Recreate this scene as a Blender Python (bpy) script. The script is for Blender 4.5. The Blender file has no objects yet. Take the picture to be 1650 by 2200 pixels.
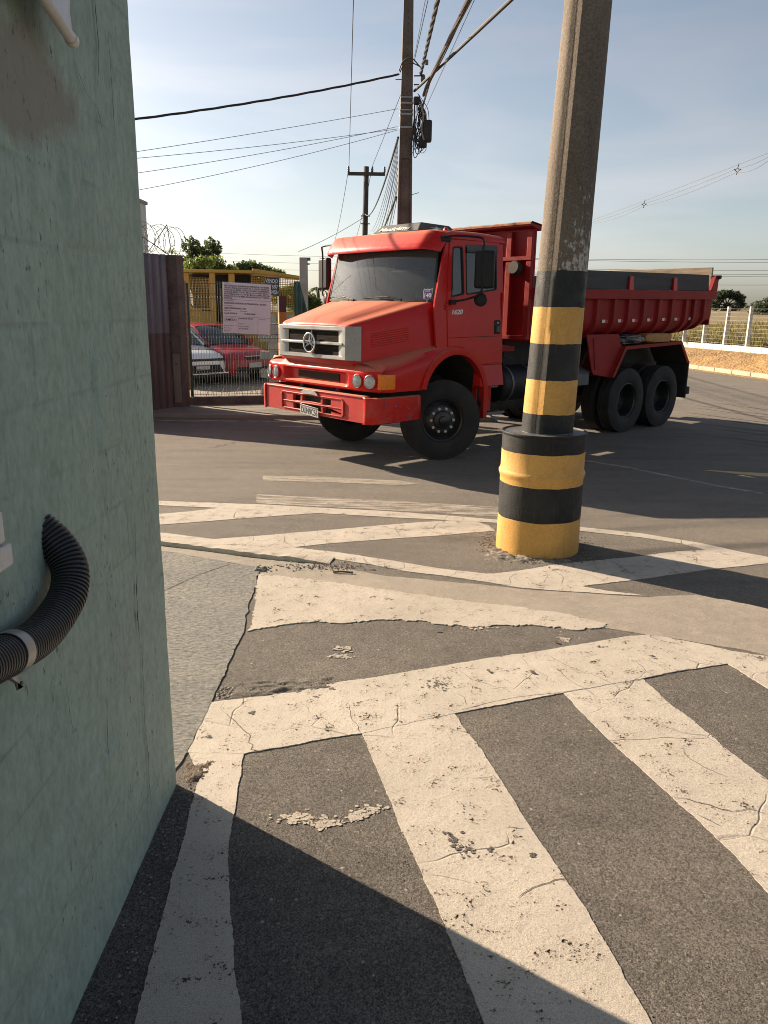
import bpy, bmesh, math, random
import numpy as np
from mathutils import Vector, Matrix, noise
from mathutils.geometry import tessellate_polygon

random.seed(7)
R = math.radians
scene = bpy.context.scene
COL = scene.collection

# ------------------------------------------------------------------ camera
cam_d = bpy.data.cameras.new("camera")
cam = bpy.data.objects.new("camera", cam_d)
COL.objects.link(cam)
cam_d.sensor_fit = 'HORIZONTAL'
cam_d.sensor_width = 36.0
cam_d.lens = 36.0 * 1654.5 / 1650.0
cam_d.clip_start = 0.05
cam_d.clip_end = 3000
_p, _r = 0.2572, 0.0144
_f = Vector((0, math.cos(_p), -math.sin(_p)))
_u0 = Vector((0, math.sin(_p), math.cos(_p)))
_x0 = Vector((1, 0, 0))
_x = _x0 * math.cos(_r) + _u0 * math.sin(_r)
_u = _u0 * math.cos(_r) - _x0 * math.sin(_r)
cam.matrix_world = Matrix(((_x.x, _u.x, -_f.x, 0), (_x.y, _u.y, -_f.y, 0), (_x.z, _u.z, -_f.z, 2.0), (0, 0, 0, 1)))
scene.camera = cam

# ------------------------------------------------------------------ light
SUN_EL = R(24.0)
SUN_AZ = math.atan2(-0.819, 0.574)          # direction towards the sun, measured from +Y
sun_dir = Vector((-0.819 * math.cos(SUN_EL), 0.574 * math.cos(SUN_EL), math.sin(SUN_EL)))
sd = bpy.data.lights.new("sun", 'SUN')
sd.energy = 5.0
sd.angle = R(0.55)
sd.color = (1.0, 0.81, 0.60)
sun = bpy.data.objects.new("sun", sd)
COL.objects.link(sun)
sun.rotation_euler = (-sun_dir).to_track_quat('-Z', 'Y').to_euler()

world = bpy.data.worlds.new("World")
scene.world = world
world.use_nodes = True
wn, wl = world.node_tree.nodes, world.node_tree.links
bg = wn["Background"]
sky = wn.new("ShaderNodeTexSky")
sky.sky_type = 'NISHITA'
sky.sun_disc = False
sky.sun_elevation = SUN_EL
sky.sun_rotation = SUN_AZ
sky.air_density = 1.0
sky.dust_density = 1.5
sky.ozone_density = 1.4
tc = wn.new("ShaderNodeTexCoord")
mp = wn.new("ShaderNodeMapping")
mp.inputs['Scale'].default_value = (1.0, 1.3, 5.0)
mp.inputs['Rotation'].default_value = (0.12, 0.1, 0.5)
cn = wn.new("ShaderNodeTexNoise")
cn.inputs['Scale'].default_value = 1.9
cn.inputs['Detail'].default_value = 7
cn.inputs['Roughness'].default_value = 0.52
cn.inputs['Distortion'].default_value = 0.5
cr = wn.new("ShaderNodeValToRGB")
cr.color_ramp.elements[0].position = 0.45
cr.color_ramp.elements[0].color = (0, 0, 0, 1)
cr.color_ramp.elements[1].position = 0.72
cr.color_ramp.elements[1].color = (0.5, 0.5, 0.5, 1)
bw = wn.new("ShaderNodeRGBToBW")
cloud = wn.new("ShaderNodeMix"); cloud.data_type = 'RGBA'
tint = wn.new("ShaderNodeMix"); tint.data_type = 'RGBA'; tint.blend_type = 'MULTIPLY'
tint.inputs[0].default_value = 1.0
tint.inputs[7].default_value = (1.42, 1.36, 1.42, 1)
wl.new(tc.outputs['Generated'], mp.inputs['Vector'])
wl.new(mp.outputs['Vector'], cn.inputs['Vector'])
wl.new(cn.outputs['Fac'], cr.inputs['Fac'])
wl.new(cr.outputs['Color'], cloud.inputs[0])
wl.new(sky.outputs['Color'], bw.inputs['Color'])
wl.new(bw.outputs['Val'], tint.inputs[6])
hz = wn.new("ShaderNodeMix"); hz.data_type = 'RGBA'; hz.inputs[0].default_value = 0.38
wl.new(sky.outputs['Color'], hz.inputs[6])
wl.new(bw.outputs['Val'], hz.inputs[7])
wl.new(hz.outputs[2], cloud.inputs[6])
wl.new(tint.outputs[2], cloud.inputs[7])
wl.new(cloud.outputs[2], bg.inputs['Color'])
bg.inputs['Strength'].default_value = 0.056

vs = scene.view_settings
vs.view_transform = 'Standard'
vs.look = 'None'
vs.gamma = 1.0
vs.use_curve_mapping = False
vs.exposure = 1.42
scene.render.film_transparent = False
scene.cycles.filter_width = 1.0
scene.cycles.max_bounces = 6
scene.cycles.transparent_max_bounces = 12

# ------------------------------------------------------------------ materials
class NT:
    def __init__(s, name, rough=0.8, metal=0.0, spec=0.5, base=(0.5, 0.5, 0.5)):
        s.m = bpy.data.materials.new(name)
        s.m.use_nodes = True
        s.N, s.L = s.m.node_tree.nodes, s.m.node_tree.links
        s.b = s.N["Principled BSDF"]
        s.out = s.N["Material Output"]
        s.b.inputs['Roughness'].default_value = rough
        s.b.inputs['Metallic'].default_value = metal
        s.b.inputs['Specular IOR Level'].default_value = spec
        s.b.inputs['Base Color'].default_value = (*base, 1)
        s._bump = None
    def n(s, t, **k):
        x = s.N.new("ShaderNode" + t)
        for a, v in k.items():
            setattr(x, a, v)
        return x
    def pos(s, kind='world', scale=(1, 1, 1), rot=(0, 0, 0)):
        if kind == 'world':
            o = s.n("NewGeometry").outputs['Position']
        else:
            o = s.n("TexCoord").outputs['Object']
        m = s.n("Mapping")
        m.inputs['Scale'].default_value = scale
        m.inputs['Rotation'].default_value = rot
        s.L.new(o, m.inputs['Vector'])
        return m.outputs['Vector']
    def noise(s, vec, scale=5, detail=5, rough=0.55, dist=0.0):
        x = s.n("TexNoise")
        x.inputs['Scale'].default_value = scale
        x.inputs['Detail'].default_value = detail
        x.inputs['Roughness'].default_value = rough
        x.inputs['Distortion'].default_value = dist
        s.L.new(vec, x.inputs['Vector'])
        return x.outputs['Fac']
    def noisecol(s, vec, scale=5):
        x = s.n("TexNoise"); x.inputs['Scale'].default_value = scale
        s.L.new(vec, x.inputs['Vector'])
        return x.outputs['Color']
    def voro(s, vec, scale=5, feature='F1', out='Distance', rnd=1.0):
        x = s.n("TexVoronoi", feature=feature)
        x.inputs['Scale'].default_value = scale
        x.inputs['Randomness'].default_value = rnd
        s.L.new(vec, x.inputs['Vector'])
        return x.outputs[out]
    def ramp(s, fac, stops):
        x = s.n("ValToRGB")
        e = x.color_ramp.elements
        while len(e) < len(stops):
            e.new(0.5)
        for q, (p, c) in zip(e, stops):
            q.position = p
            q.color = (c, c, c, 1) if isinstance(c, (int, float)) else (*c, 1)
        s.L.new(fac, x.inputs['Fac'])
        return x.outputs['Color']
    def mix(s, fac, a, b, mode='MIX'):
        x = s.n("Mix", data_type='RGBA', blend_type=mode)
        for i, v in ((0, fac), (6, a), (7, b)):
            if isinstance(v, (int, float)):
                x.inputs[i].default_value = v if i == 0 else (v, v, v, 1)
            elif isinstance(v, tuple):
                x.inputs[i].default_value = (*v, 1)
            else:
                s.L.new(v, x.inputs[i])
        return x.outputs[2]
    def math(s, op, a, b=0.0):
        x = s.n("Math", operation=op)
        for i, v in ((0, a), (1, b)):
            if isinstance(v, (int, float)):
                x.inputs[i].default_value = v
            else:
                s.L.new(v, x.inputs[i])
        return x.outputs[0]
    def color(s, c):
        s.L.new(c, s.b.inputs['Base Color'])
    def rough(s, c):
        s.L.new(c, s.b.inputs['Roughness'])
    def bump(s, h, strength=0.3, dist=0.01):
        x = s.n("Bump")
        x.inputs['Strength'].default_value = strength
        x.inputs['Distance'].default_value = dist
        s.L.new(h, x.inputs['Height'])
        if s._bump is not None:
            s.L.new(s._bump, x.inputs['Normal'])
        s._bump = x.outputs['Normal']
        s.L.new(s._bump, s.b.inputs['Normal'])
    def alpha(s, a):
        s.L.new(a, s.b.inputs['Alpha'])
    def upmask(s, lo=0.3, hi=0.9):
        g = s.n("NewGeometry"); x = s.n("SeparateXYZ")
        s.L.new(g.outputs['Normal'], x.inputs[0])
        return s.ramp(x.outputs['Z'], [(lo, 0.0), (hi, 1.0)])

MT = {}
def simple(name, a, b, scale=4, rough=0.7, metal=0.0, spec=0.5, kind='obj', bump=0.0, bscale=60, bdist=0.004, stretch=(1, 1, 1), lo=0.35, hi=0.65, coat=0.0, fine=0.12):
    t = NT(name, rough, metal, spec)
    v = t.pos('world' if kind == 'world' else 'obj', stretch)
    n1 = t.noise(v, scale, 6, 0.6)
    c = t.mix(t.ramp(n1, [(lo, 0.0), (hi, 1.0)]), a, b)
    n2 = t.noise(v, bscale, 3, 0.6)
    c = t.mix(fine, c, t.ramp(n2, [(0.3, 0.0), (0.7, 1.0)]), 'SOFT_LIGHT')
    t.color(c)
    if coat:
        t.b.inputs['Coat Weight'].default_value = coat
        t.b.inputs['Coat Roughness'].default_value = 0.12
    if bump:
        t.bump(n2, bump, bdist)
    MT[name] = t.m
    return t

def mat_asphalt(name, dark, light, dust):
    t = NT(name, 0.9, 0, 0.25)
    v = t.pos('world')
    big = t.noise(v, 0.45, 5, 0.6)
    mid = t.noise(v, 6.0, 6, 0.65)
    fine = t.noise(v, 210.0, 3, 0.75)
    def cell(sc):
        c_ = t.voro(v, sc, out='Color'); q = t.n("RGBToBW"); t.L.new(c_, q.inputs[0])
        return q.outputs[0], t.voro(v, sc)
    r1, d1 = cell(190.0)
    r2, d2 = cell(46.0)
    r3, d3 = cell(19.0)
    c = t.mix(t.ramp(mid, [(0.3, 0.0), (0.72, 1.0)]), dark, light)
    c = t.mix(t.ramp(big, [(0.46, 0.0), (0.74, 0.6)]), c, dust)
    strk = t.noise(t.pos('world', (0.35, 2.4, 1), (0, 0, 0.12)), 1.6, 7, 0.65)
    sy = t.n('SeparateXYZ'); t.L.new(v, sy.inputs[0])
    used = t.ramp(t.math('MULTIPLY', sy.outputs['Y'], 0.08), [(0.38, 0.35), (0.62, 1.0)])
    c = t.mix(t.math('MULTIPLY', t.ramp(strk, [(0.32, 0.15), (0.74, 0.72)]), used), c, dust)
    c = t.mix(t.ramp(t.noise(t.pos('world', (0.6, 1.6, 1), (0, 0, 0.5)), 0.9, 6, 0.7), [(0.55, 0.0), (0.70, 0.4)]), c, (0.06, 0.052, 0.045))
    # every stone its own tone
    c = t.mix(0.7, c, t.ramp(r1, [(0.15, 0.05), (0.85, 0.95)]), 'SOFT_LIGHT')
    c = t.mix(t.math('MULTIPLY', t.math('MULTIPLY', t.ramp(r2, [(0.66, 0.0), (0.72, 1.0)]), t.ramp(d2, [(0.18, 1.0), (0.34, 0.0)])), 0.42), c, (0.27, 0.24, 0.205))
    c = t.mix(t.math('MULTIPLY', t.math('MULTIPLY', t.ramp(r2, [(0.30, 1.0), (0.36, 0.0)]), t.ramp(d2, [(0.2, 1.0), (0.4, 0.0)])), 0.32), c, (0.045, 0.040, 0.036))
    c = t.mix(t.math('MULTIPLY', t.math('MULTIPLY', t.ramp(r3, [(0.74, 0.0), (0.77, 1.0)]), t.ramp(d3, [(0.08, 1.0), (0.15, 0.0)])), 0.65), c, (0.38, 0.34, 0.285))
    c = t.mix(0.6, c, t.ramp(fine, [(0.3, 0.0), (0.7, 1.0)]), 'SOFT_LIGHT')
    t.color(c)
    t.b.inputs['Sheen Weight'].default_value = 0.05; t.b.inputs['Sheen Roughness'].default_value = 0.5; t.b.inputs['Sheen Tint'].default_value = (1.0, 0.9, 0.78, 1)
    t.bump(t.math('ADD', t.math('MULTIPLY', fine, 0.7), t.math('SUBTRACT', 0.6, d1)), 0.35, 0.0035)
    t.bump(mid, 0.15, 0.012)
    MT[name] = t.m

mat_asphalt('asphalt', (0.056, 0.051, 0.047), (0.096, 0.087, 0.077), (0.158, 0.139, 0.117))

def mat_paint(name, wear, tone=(0.43, 0.388, 0.332), crack=True, wlo=0.575):
    t = NT(name, 0.8, 0, 0.3)
    v = t.pos('world')
    n1 = t.noise(v, 1.6, 6, 0.62)
    n2 = t.noise(v, 9.0, 7, 0.65)
    n3 = t.noise(v, 70.0, 4, 0.7)
    n4 = t.noise(v, 240.0, 2, 0.6)
    c = t.mix(t.ramp(n1, [(0.35, 0.0), (0.7, 1.0)]), tone, tuple(x * 0.80 for x in tone))
    c = t.mix(t.math('MULTIPLY', t.ramp(n2, [(0.48, 0.0), (0.72, 1.0)]), 0.7), c, (0.33, 0.285, 0.235))
    c = t.mix(t.ramp(n3, [(0.56, 0.0), (0.70, 0.75)]), c, (0.24, 0.205, 0.17))
    c = t.mix(t.math('MULTIPLY', t.ramp(t.noise(v, 24.0, 8, 0.75), [(0.56, 0.0), (0.68, 1.0)]), 0.5), c, (0.30, 0.26, 0.215))
    c = t.mix(0.6, c, t.ramp(n4, [(0.3, 0.1), (0.7, 0.9)]), 'SOFT_LIGHT')
    if crack:
        w = t.mix(0.12, v, t.noisecol(v, 3.2))
        d = t.voro(w, 2.3, 'DISTANCE_TO_EDGE')
        ck = t.math('MULTIPLY', t.ramp(d, [(0.0, 1.0), (0.010, 0.0)]), t.ramp(t.noise(v, 1.1, 3), [(0.50, 0.0), (0.58, 1.0)]))
        c = t.mix(t.math('MULTIPLY', ck, 0.6), c, (0.10, 0.08, 0.065))
        t.bump(t.math('SUBTRACT', 1.0, ck), 0.5, 0.006)
    t.color(c)
    t.bump(n3, 0.4, 0.004)
    t.bump(n2, 0.35, 0.015)
    t.bump(n4, 0.25, 0.002)
    gr_ = t.voro(v, 70.0, out='Color'); gb_ = t.n('RGBToBW'); t.L.new(gr_, gb_.inputs[0]); gd_ = t.voro(v, 70.0)
    pk = t.math('MULTIPLY', t.math('MULTIPLY', t.ramp(gb_.outputs[0], [(0.62, 0.0), (0.70, 1.0)]), t.ramp(gd_, [(0.2, 1.0), (0.36, 0.0)])), t.ramp(n2, [(0.42, 0.0), (0.60, 0.75)]))
    c = t.mix(pk, c, (0.12, 0.10, 0.085)); t.color(c)
    a = t.ramp(t.math('ADD', t.math('MULTIPLY', n2, 0.5), t.math('MULTIPLY', n3, 0.5)), [(wlo, 1.0), (wlo + 0.03, 0.0)])
    if wear:
        a = t.mix(1.0, a, t.ramp(t.noise(t.pos('world', (1, 6, 1)), 3.0, 6, 0.7), [(0.5 - wear * 0.2, 1.0), (0.5 + wear * 0.25, 0.25)]), 'MULTIPLY')
    t.alpha(a)
    MT[name] = t.m
mat_paint('paint_white', 0)
mat_paint('paint_worn', 0.45, (0.37, 0.33, 0.28))
mat_paint('paint_faint', 1.0, (0.40, 0.36, 0.30), False)
mat_paint('whitewash', 0, (0.40, 0.358, 0.303), False, 0.58)
mat_paint('cement_dust', 0, (0.36, 0.315, 0.26), False, 0.53)
mat_paint('gutter_concrete', 0, (0.265, 0.235, 0.195), False, 0.9)

def mat_ramp():
    t = NT('ramp_grey', 0.85, 0, 0.3)
    v = t.pos('world')
    w = t.pos('world', (1.0, 2.2, 1))
    n1 = t.noise(v, 2.2, 5); n2 = t.noise(w, 26, 7, 0.7); n3 = t.noise(v, 120, 3)
    c = t.mix(t.ramp(n1, [(0.35, 0.0), (0.7, 1.0)]), (0.185, 0.183, 0.175), (0.24, 0.23, 0.205))
    c = t.mix(t.ramp(n2, [(0.55, 0.0), (0.75, 0.6)]), c, (0.17, 0.16, 0.145))
    c = t.mix(0.7, c, t.ramp(n2, [(0.35, 0.1), (0.65, 0.9)]), 'SOFT_LIGHT')
    t.color(c); t.bump(n2, 1.0, 0.03); t.bump(n3, 0.6, 0.006)
    MT['ramp_grey'] = t.m
mat_ramp()

def mat_plaster():
    t = NT('green_plaster', 0.75, 0, 0.35)
    v = t.pos('world')
    vs_ = t.pos('world', (1, 1, 0.22))
    n1 = t.noise(v, 1.1, 5, 0.6)
    n2 = t.noise(vs_, 7, 7, 0.65, 0.3)
    n3 = t.noise(t.pos('world', (1, 1, 0.45)), 42, 5, 0.7)
    n4 = t.noise(v, 160, 3, 0.6)
    c = t.mix(t.ramp(n1, [(0.3, 0.0), (0.7, 1.0)]), (0.26, 0.335, 0.282), (0.31, 0.385, 0.32))
    c = t.mix(t.math('MULTIPLY', t.ramp(n2, [(0.48, 0.0), (0.75, 1.0)]), 0.30), c, (0.165, 0.195, 0.165))
    bx = t.n('CombineXYZ'); g0 = t.n('NewGeometry'); s0 = t.n('SeparateXYZ'); t.L.new(g0.outputs['Position'], s0.inputs[0]); t.L.new(s0.outputs['Y'], bx.inputs[0]); t.L.new(s0.outputs['Z'], bx.inputs[1])
    bk = t.n('TexBrick'); bk.inputs['Scale'].default_value = 1.0; bk.inputs['Brick Width'].default_value = 0.39; bk.inputs['Row Height'].default_value = 0.195; bk.inputs['Mortar Size'].default_value = 0.010; bk.inputs['Mortar Smooth'].default_value = 0.9
    t.L.new(bx.outputs[0], bk.inputs['Vector'])
    jm = t.math('MULTIPLY', bk.outputs['Fac'], t.ramp(t.noise(v, 2.5, 3), [(0.45, 0.0), (0.62, 1.0)]))
    c = t.mix(t.math('MULTIPLY', jm, 0.22), c, (0.12, 0.16, 0.135)); t.bump(t.math('SUBTRACT', 1.0, jm), 0.35, 0.008)
    c = t.mix(0.8, c, t.ramp(t.noise(t.pos('world', (1, 1, 0.6)), 38, 6, 0.65), [(0.3, 0.32), (0.7, 0.68)]), 'SOFT_LIGHT')
    # brown stain, on the upper part of the wall
    sx = t.n("SeparateXYZ"); g = t.n("NewGeometry"); t.L.new(g.outputs['Position'], sx.inputs[0])
    d1 = t.math('ADD', t.math('POWER', t.math('DIVIDE', t.math('SUBTRACT', sx.outputs['Y'], 2.02), 0.36), 2.0), t.math('POWER', t.math('DIVIDE', t.math('SUBTRACT', sx.outputs['Z'], 2.52), 0.16), 2.0))
    d1 = t.math('ADD', d1, t.math('MULTIPLY', t.math('SUBTRACT', t.noise(v, 5, 7, 0.7), 0.5), 2.6))
    c = t.mix(t.math('MULTIPLY', t.ramp(d1, [(0.45, 1.0), (1.45, 0.0)]), 0.75), c, (0.215, 0.185, 0.15))
    pit_shade = t.math('MULTIPLY', t.ramp(n3, [(0.60, 0.0), (0.66, 1.0)]), t.ramp(t.noise(v, 2.2, 3), [(0.42, 0.0), (0.6, 1.0)]))
    c = t.mix(t.math('MULTIPLY', pit_shade, 0.85), c, (0.05, 0.07, 0.06))  # shade of the pits put into the colour, beyond the bump
    t.color(c)
    t.bump(n3, 0.5, 0.004); t.bump(n2, 0.3, 0.012); t.bump(n4, 0.25, 0.002); t.bump(n1, 0.4, 0.06)
    MT['green_plaster'] = t.m
mat_plaster()

def mat_red(name, base, dark, dust, gloss=0.28, dustamt=0.55, chips=0.0, coat=0.35):
    t = NT(name, gloss, 0, 0.20)
    v = t.pos('obj')
    n1 = t.noise(v, 2.2, 5); n2 = t.noise(v, 22, 6, 0.65); n3 = t.noise(v, 110, 3)
    c = t.mix(t.ramp(n1, [(0.3, 0.0), (0.7, 1.0)]), base, dark)
    up = t.math('MULTIPLY', t.upmask(0.45, 0.97), dustamt)
    dm = t.math('ADD', up, t.math('MULTIPLY', t.ramp(n2, [(0.5, 0.0), (0.8, 1.0)]), 0.08))
    c = t.mix(dm, c, dust)
    sz = t.n('SeparateXYZ'); t.L.new(v, sz.inputs[0])
    low = t.math('MULTIPLY', t.ramp(sz.outputs['Z'], [(0.55, 1.0), (1.0, 0.0)]), t.ramp(t.noise(v, 6, 7, 0.7), [(0.40, 0.0), (0.66, 0.5)]))
    c = t.mix(low, c, (0.22, 0.14, 0.10))
    scr = t.ramp(t.noise(t.pos('obj', (1, 1, 9)), 14, 8, 0.8), [(0.66, 0.0), (0.72, 0.22)])
    c = t.mix(scr, c, dust)
    if chips:
        cm = t.ramp(t.noise(v, 9, 8, 0.75), [(0.66, 0.0), (0.69, 1.0)])
        c = t.mix(t.math('MULTIPLY', cm, chips), c, (0.22, 0.17, 0.15))
        t.bump(cm, 0.3, 0.003)
    t.color(c)
    rr = t.math('ADD', t.math('MULTIPLY', dm, 0.6), gloss)
    t.rough(rr)
    t.b.inputs['Coat Weight'].default_value = coat
    t.b.inputs['Coat Roughness'].default_value = 0.15
    t.bump(n1, 0.06, 0.05)
    t.bump(n3, 0.05, 0.002)
    MT[name] = t.m
mat_red('red_cab', (0.50, 0.013, 0.012), (0.41, 0.010, 0.010), (0.54, 0.20, 0.12), 0.24, 0.80, 0.0, 0.05)
mat_red('red_bumper', (0.47, 0.035, 0.032), (0.40, 0.024, 0.022), (0.50, 0.25, 0.20), 0.45, 0.6, 0.6, 0.02)
mat_red('red_dump', (0.28, 0.015, 0.014), (0.20, 0.012, 0.011), (0.20, 0.07, 0.05), 0.55, 0.3, 0.4, 0.0)
mat_red('red_car', (0.42, 0.012, 0.035), (0.36, 0.010, 0.03), (0.36, 0.12, 0.10), 0.25, 0.15, 0.0, 0.3)
simple('rust_edge', (0.20, 0.075, 0.035), (0.34, 0.17, 0.09), 14, 0.9, bump=0.6)
simple('lamp_silver', (0.82, 0.82, 0.80), (0.72, 0.72, 0.70), 8, 0.3, 0.2)
simple('silver_trim', (0.33, 0.33, 0.325), (0.27, 0.27, 0.265), 6, 0.45, 0.15, bump=0.08)
simple('chrome', (0.75, 0.75, 0.75), (0.65, 0.65, 0.64), 6, 0.12, 1.0)
simple('black_rubber', (0.018, 0.018, 0.018), (0.035, 0.033, 0.031), 5, 0.75, spec=0.3, bump=0.2, bscale=90)
simple('tyre_wall', (0.020, 0.019, 0.019), (0.036, 0.033, 0.030), 4, 0.8, spec=0.3, bump=0.25, bscale=70)
simple('black_plastic', (0.010, 0.011, 0.013), (0.018, 0.018, 0.02), 5, 0.5, spec=0.22, bump=0.08)
simple('black_rim', (0.012, 0.012, 0.013), (0.024, 0.023, 0.022), 6, 0.38, spec=0.5, bump=0.1)
simple('chassis_dark', (0.016, 0.015, 0.014), (0.035, 0.03, 0.026), 5, 0.8, bump=0.3)
simple('grey_box', (0.12, 0.12, 0.12), (0.09, 0.088, 0.085), 5, 0.7, bump=0.15)
simple('ac_grey', (0.055, 0.058, 0.056), (0.085, 0.085, 0.08), 5, 0.75, bump=0.15)
simple('side_board', (0.028, 0.029, 0.034), (0.045, 0.045, 0.048), 5, 0.7, bump=0.2, stretch=(0.3, 1, 3))
simple('old_wood', (0.20, 0.155, 0.105), (0.34, 0.28, 0.20), 7, 0.9, bump=0.5, stretch=(3, 0.3, 3))
simple('white_text', (0.72, 0.72, 0.70), (0.6, 0.6, 0.58), 10, 0.6)
simple('reflector_white', (0.6, 0.6, 0.58), (0.5, 0.5, 0.48), 20, 0.4)
simple('plate_white', (0.55, 0.55, 0.53), (0.40, 0.39, 0.36), 14, 0.6)
simple('ink', (0.03, 0.03, 0.035), (0.06, 0.06, 0.06), 20, 0.8)
simple('purple_print', (0.10, 0.06, 0.20), (0.12, 0.08, 0.22), 8, 0.6)
simple('blue_scuff', (0.08, 0.10, 0.30), (0.10, 0.12, 0.26), 8, 0.6)
simple('canvas_orange', (0.46, 0.24, 0.08), (0.38, 0.19, 0.07), 5, 0.85, bump=0.3)
simple('bag_black', (0.015, 0.016, 0.02), (0.03, 0.03, 0.034), 5, 0.25, bump=0.2)
simple('steel_galv', (0.42, 0.42, 0.41), (0.30, 0.30, 0.29), 8, 0.45, 0.8, bump=0.1)
simple('nut_grey', (0.55, 0.54, 0.52), (0.42, 0.41, 0.4), 20, 0.5)
simple('steel_dark', (0.10, 0.10, 0.10), (0.16, 0.15, 0.14), 8, 0.55, 0.6, bump=0.2)
simple('tread_steel', (0.10, 0.095, 0.10), (0.22, 0.20, 0.21), 40, 0.5, 0.7, bump=0.8, bscale=45)
simple('conduit_black', (0.020, 0.021, 0.023), (0.032, 0.032, 0.033), 4, 0.45, bump=0.05)
simple('pvc_white', (0.62, 0.60, 0.57), (0.55, 0.52, 0.48), 4, 0.45, bump=0.05)
simple('sheet_white', (0.62, 0.64, 0.70), (0.52, 0.54, 0.60), 4, 0.6, bump=0.1)
simple('drum_lid', (0.05, 0.055, 0.06), (0.12, 0.12, 0.12), 5, 0.45, kind='world', bump=0.3)
simple('post_concrete', (0.10, 0.078, 0.060), (0.16, 0.13, 0.105), 3, 0.9, kind='world', bump=0.6, bscale=70, bdist=0.006)
simple('light_concrete', (0.34, 0.33, 0.31), (0.24, 0.23, 0.21), 3, 0.9, kind='world', bump=0.5)
simple('pillar_concrete', (0.075, 0.06, 0.055), (0.13, 0.11, 0.10), 4, 0.95, kind='world', bump=0.9, bscale=40, bdist=0.015)
simple('kerb_concrete', (0.42, 0.36, 0.27), (0.34, 0.29, 0.22), 1.4, 0.9, kind='world', bump=0.5)
simple('pavement_concrete', (0.24, 0.21, 0.17), (0.17, 0.15, 0.12), 1.2, 0.9, kind='world', bump=0.5)
simple('earth', (0.36, 0.22, 0.085), (0.22, 0.135, 0.06), 1.3, 1.0, kind='world', bump=1.0, bscale=9, bdist=0.1)
simple('far_ground', (0.13, 0.115, 0.07), (0.09, 0.10, 0.05), 0.3, 1.0, kind='world', bump=0.5, bscale=3, bdist=0.1)
simple('field_ground', (0.145, 0.12, 0.055), (0.20, 0.15, 0.075), 0.5, 1.0, kind='world', bump=0.8, bscale=5, bdist=0.1)
simple('whitewashed_block', (0.74, 0.70, 0.60), (0.60, 0.55, 0.45), 1.5, 0.85, kind='world', bump=0.3)
simple('sunlit_strip', (0.55, 0.40, 0.19), (0.42, 0.31, 0.16), 6, 0.9, kind='world', bump=0.3)  # pale tan standing for sunlight on the asphalt
simple('white_post', (0.58, 0.55, 0.50), (0.44, 0.41, 0.37), 3, 0.8, kind='world', bump=0.3)
simple('wire_grey', (0.30, 0.29, 0.26), (0.22, 0.21, 0.2), 5, 0.6, 0.3, kind='world')
simple('cable_black', (0.02, 0.02, 0.022), (0.035, 0.032, 0.03), 5, 0.7, kind='world')
simple('cable_brown', (0.06, 0.045, 0.035), (0.10, 0.07, 0.05), 5, 0.7, kind='world')
simple('far_wood_pole', (0.05, 0.04, 0.035), (0.08, 0.065, 0.055), 3, 0.9, kind='world', bump=0.4)
simple('sheet_blue_grey', (0.105, 0.115, 0.145), (0.16, 0.17, 0.20), 2.5, 0.6, 0.2, kind='world', bump=0.15, stretch=(1, 1, 0.3))
simple('sheet_brown', (0.080, 0.066, 0.066), (0.135, 0.108, 0.103), 2.5, 0.75, 0.1, kind='world', bump=0.2, stretch=(1, 1, 0.3))
simple('green_post', (0.022, 0.065, 0.050), (0.035, 0.085, 0.065), 4, 0.55, kind='world', bump=0.15)
simple('green_wire', (0.055, 0.085, 0.070), (0.08, 0.11, 0.095), 4, 0.5, kind='world')
simple('tarp_green', (0.025, 0.075, 0.065), (0.045, 0.115, 0.10), 3, 0.6, kind='world', bump=0.15)
simple('sign_white', (0.72, 0.75, 0.80), (0.66, 0.69, 0.74), 3, 0.6, kind='world')
simple('sign_dark', (0.04, 0.055, 0.07), (0.06, 0.07, 0.09), 3, 0.7, kind='world')
simple('rebar', (0.14, 0.07, 0.05), (0.21, 0.12, 0.09), 8, 0.85, kind='world', bump=0.4)
simple('post_orange', (0.45, 0.20, 0.05), (0.38, 0.16, 0.04), 4, 0.7, kind='world', bump=0.2)
simple('post_maroon', (0.045, 0.025, 0.03), (0.07, 0.04, 0.042), 4, 0.7, kind='world', bump=0.2)
simple('machine_yellow', (0.56, 0.33, 0.06), (0.46, 0.26, 0.045), 2, 0.55, kind='world', bump=0.15)
simple('machine_dark', (0.02, 0.022, 0.022), (0.04, 0.035, 0.03), 3, 0.7, kind='world', bump=0.2)
simple('white_wall', (0.55, 0.55, 0.54), (0.47, 0.47, 0.46), 1, 0.8, kind='world', bump=0.15)
simple('grey_block', (0.22, 0.235, 0.24), (0.30, 0.31, 0.31), 3, 0.9, kind='world', bump=0.5)
simple('car_white', (0.80, 0.81, 0.82), (0.76, 0.77, 0.78), 2, 0.25, coat=0.5)
simple('bark', (0.07, 0.052, 0.036), (0.12, 0.095, 0.07), 5, 0.95, kind='world', bump=0.8)
simple('crack_dark', (0.045, 0.036, 0.030), (0.10, 0.082, 0.066), 12, 1.0, kind='world')
simple('pebble', (0.10, 0.088, 0.075), (0.24, 0.21, 0.175), 30, 0.95, kind='world', bump=0.4)
simple('tyre_mark', (0.05, 0.045, 0.04), (0.075, 0.066, 0.056), 3, 0.9, kind='world')
simple('dirt_dark', (0.055, 0.040, 0.03), (0.10, 0.075, 0.055), 9, 1.0, kind='world', bump=1.0, bscale=45, bdist=0.02)

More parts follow.
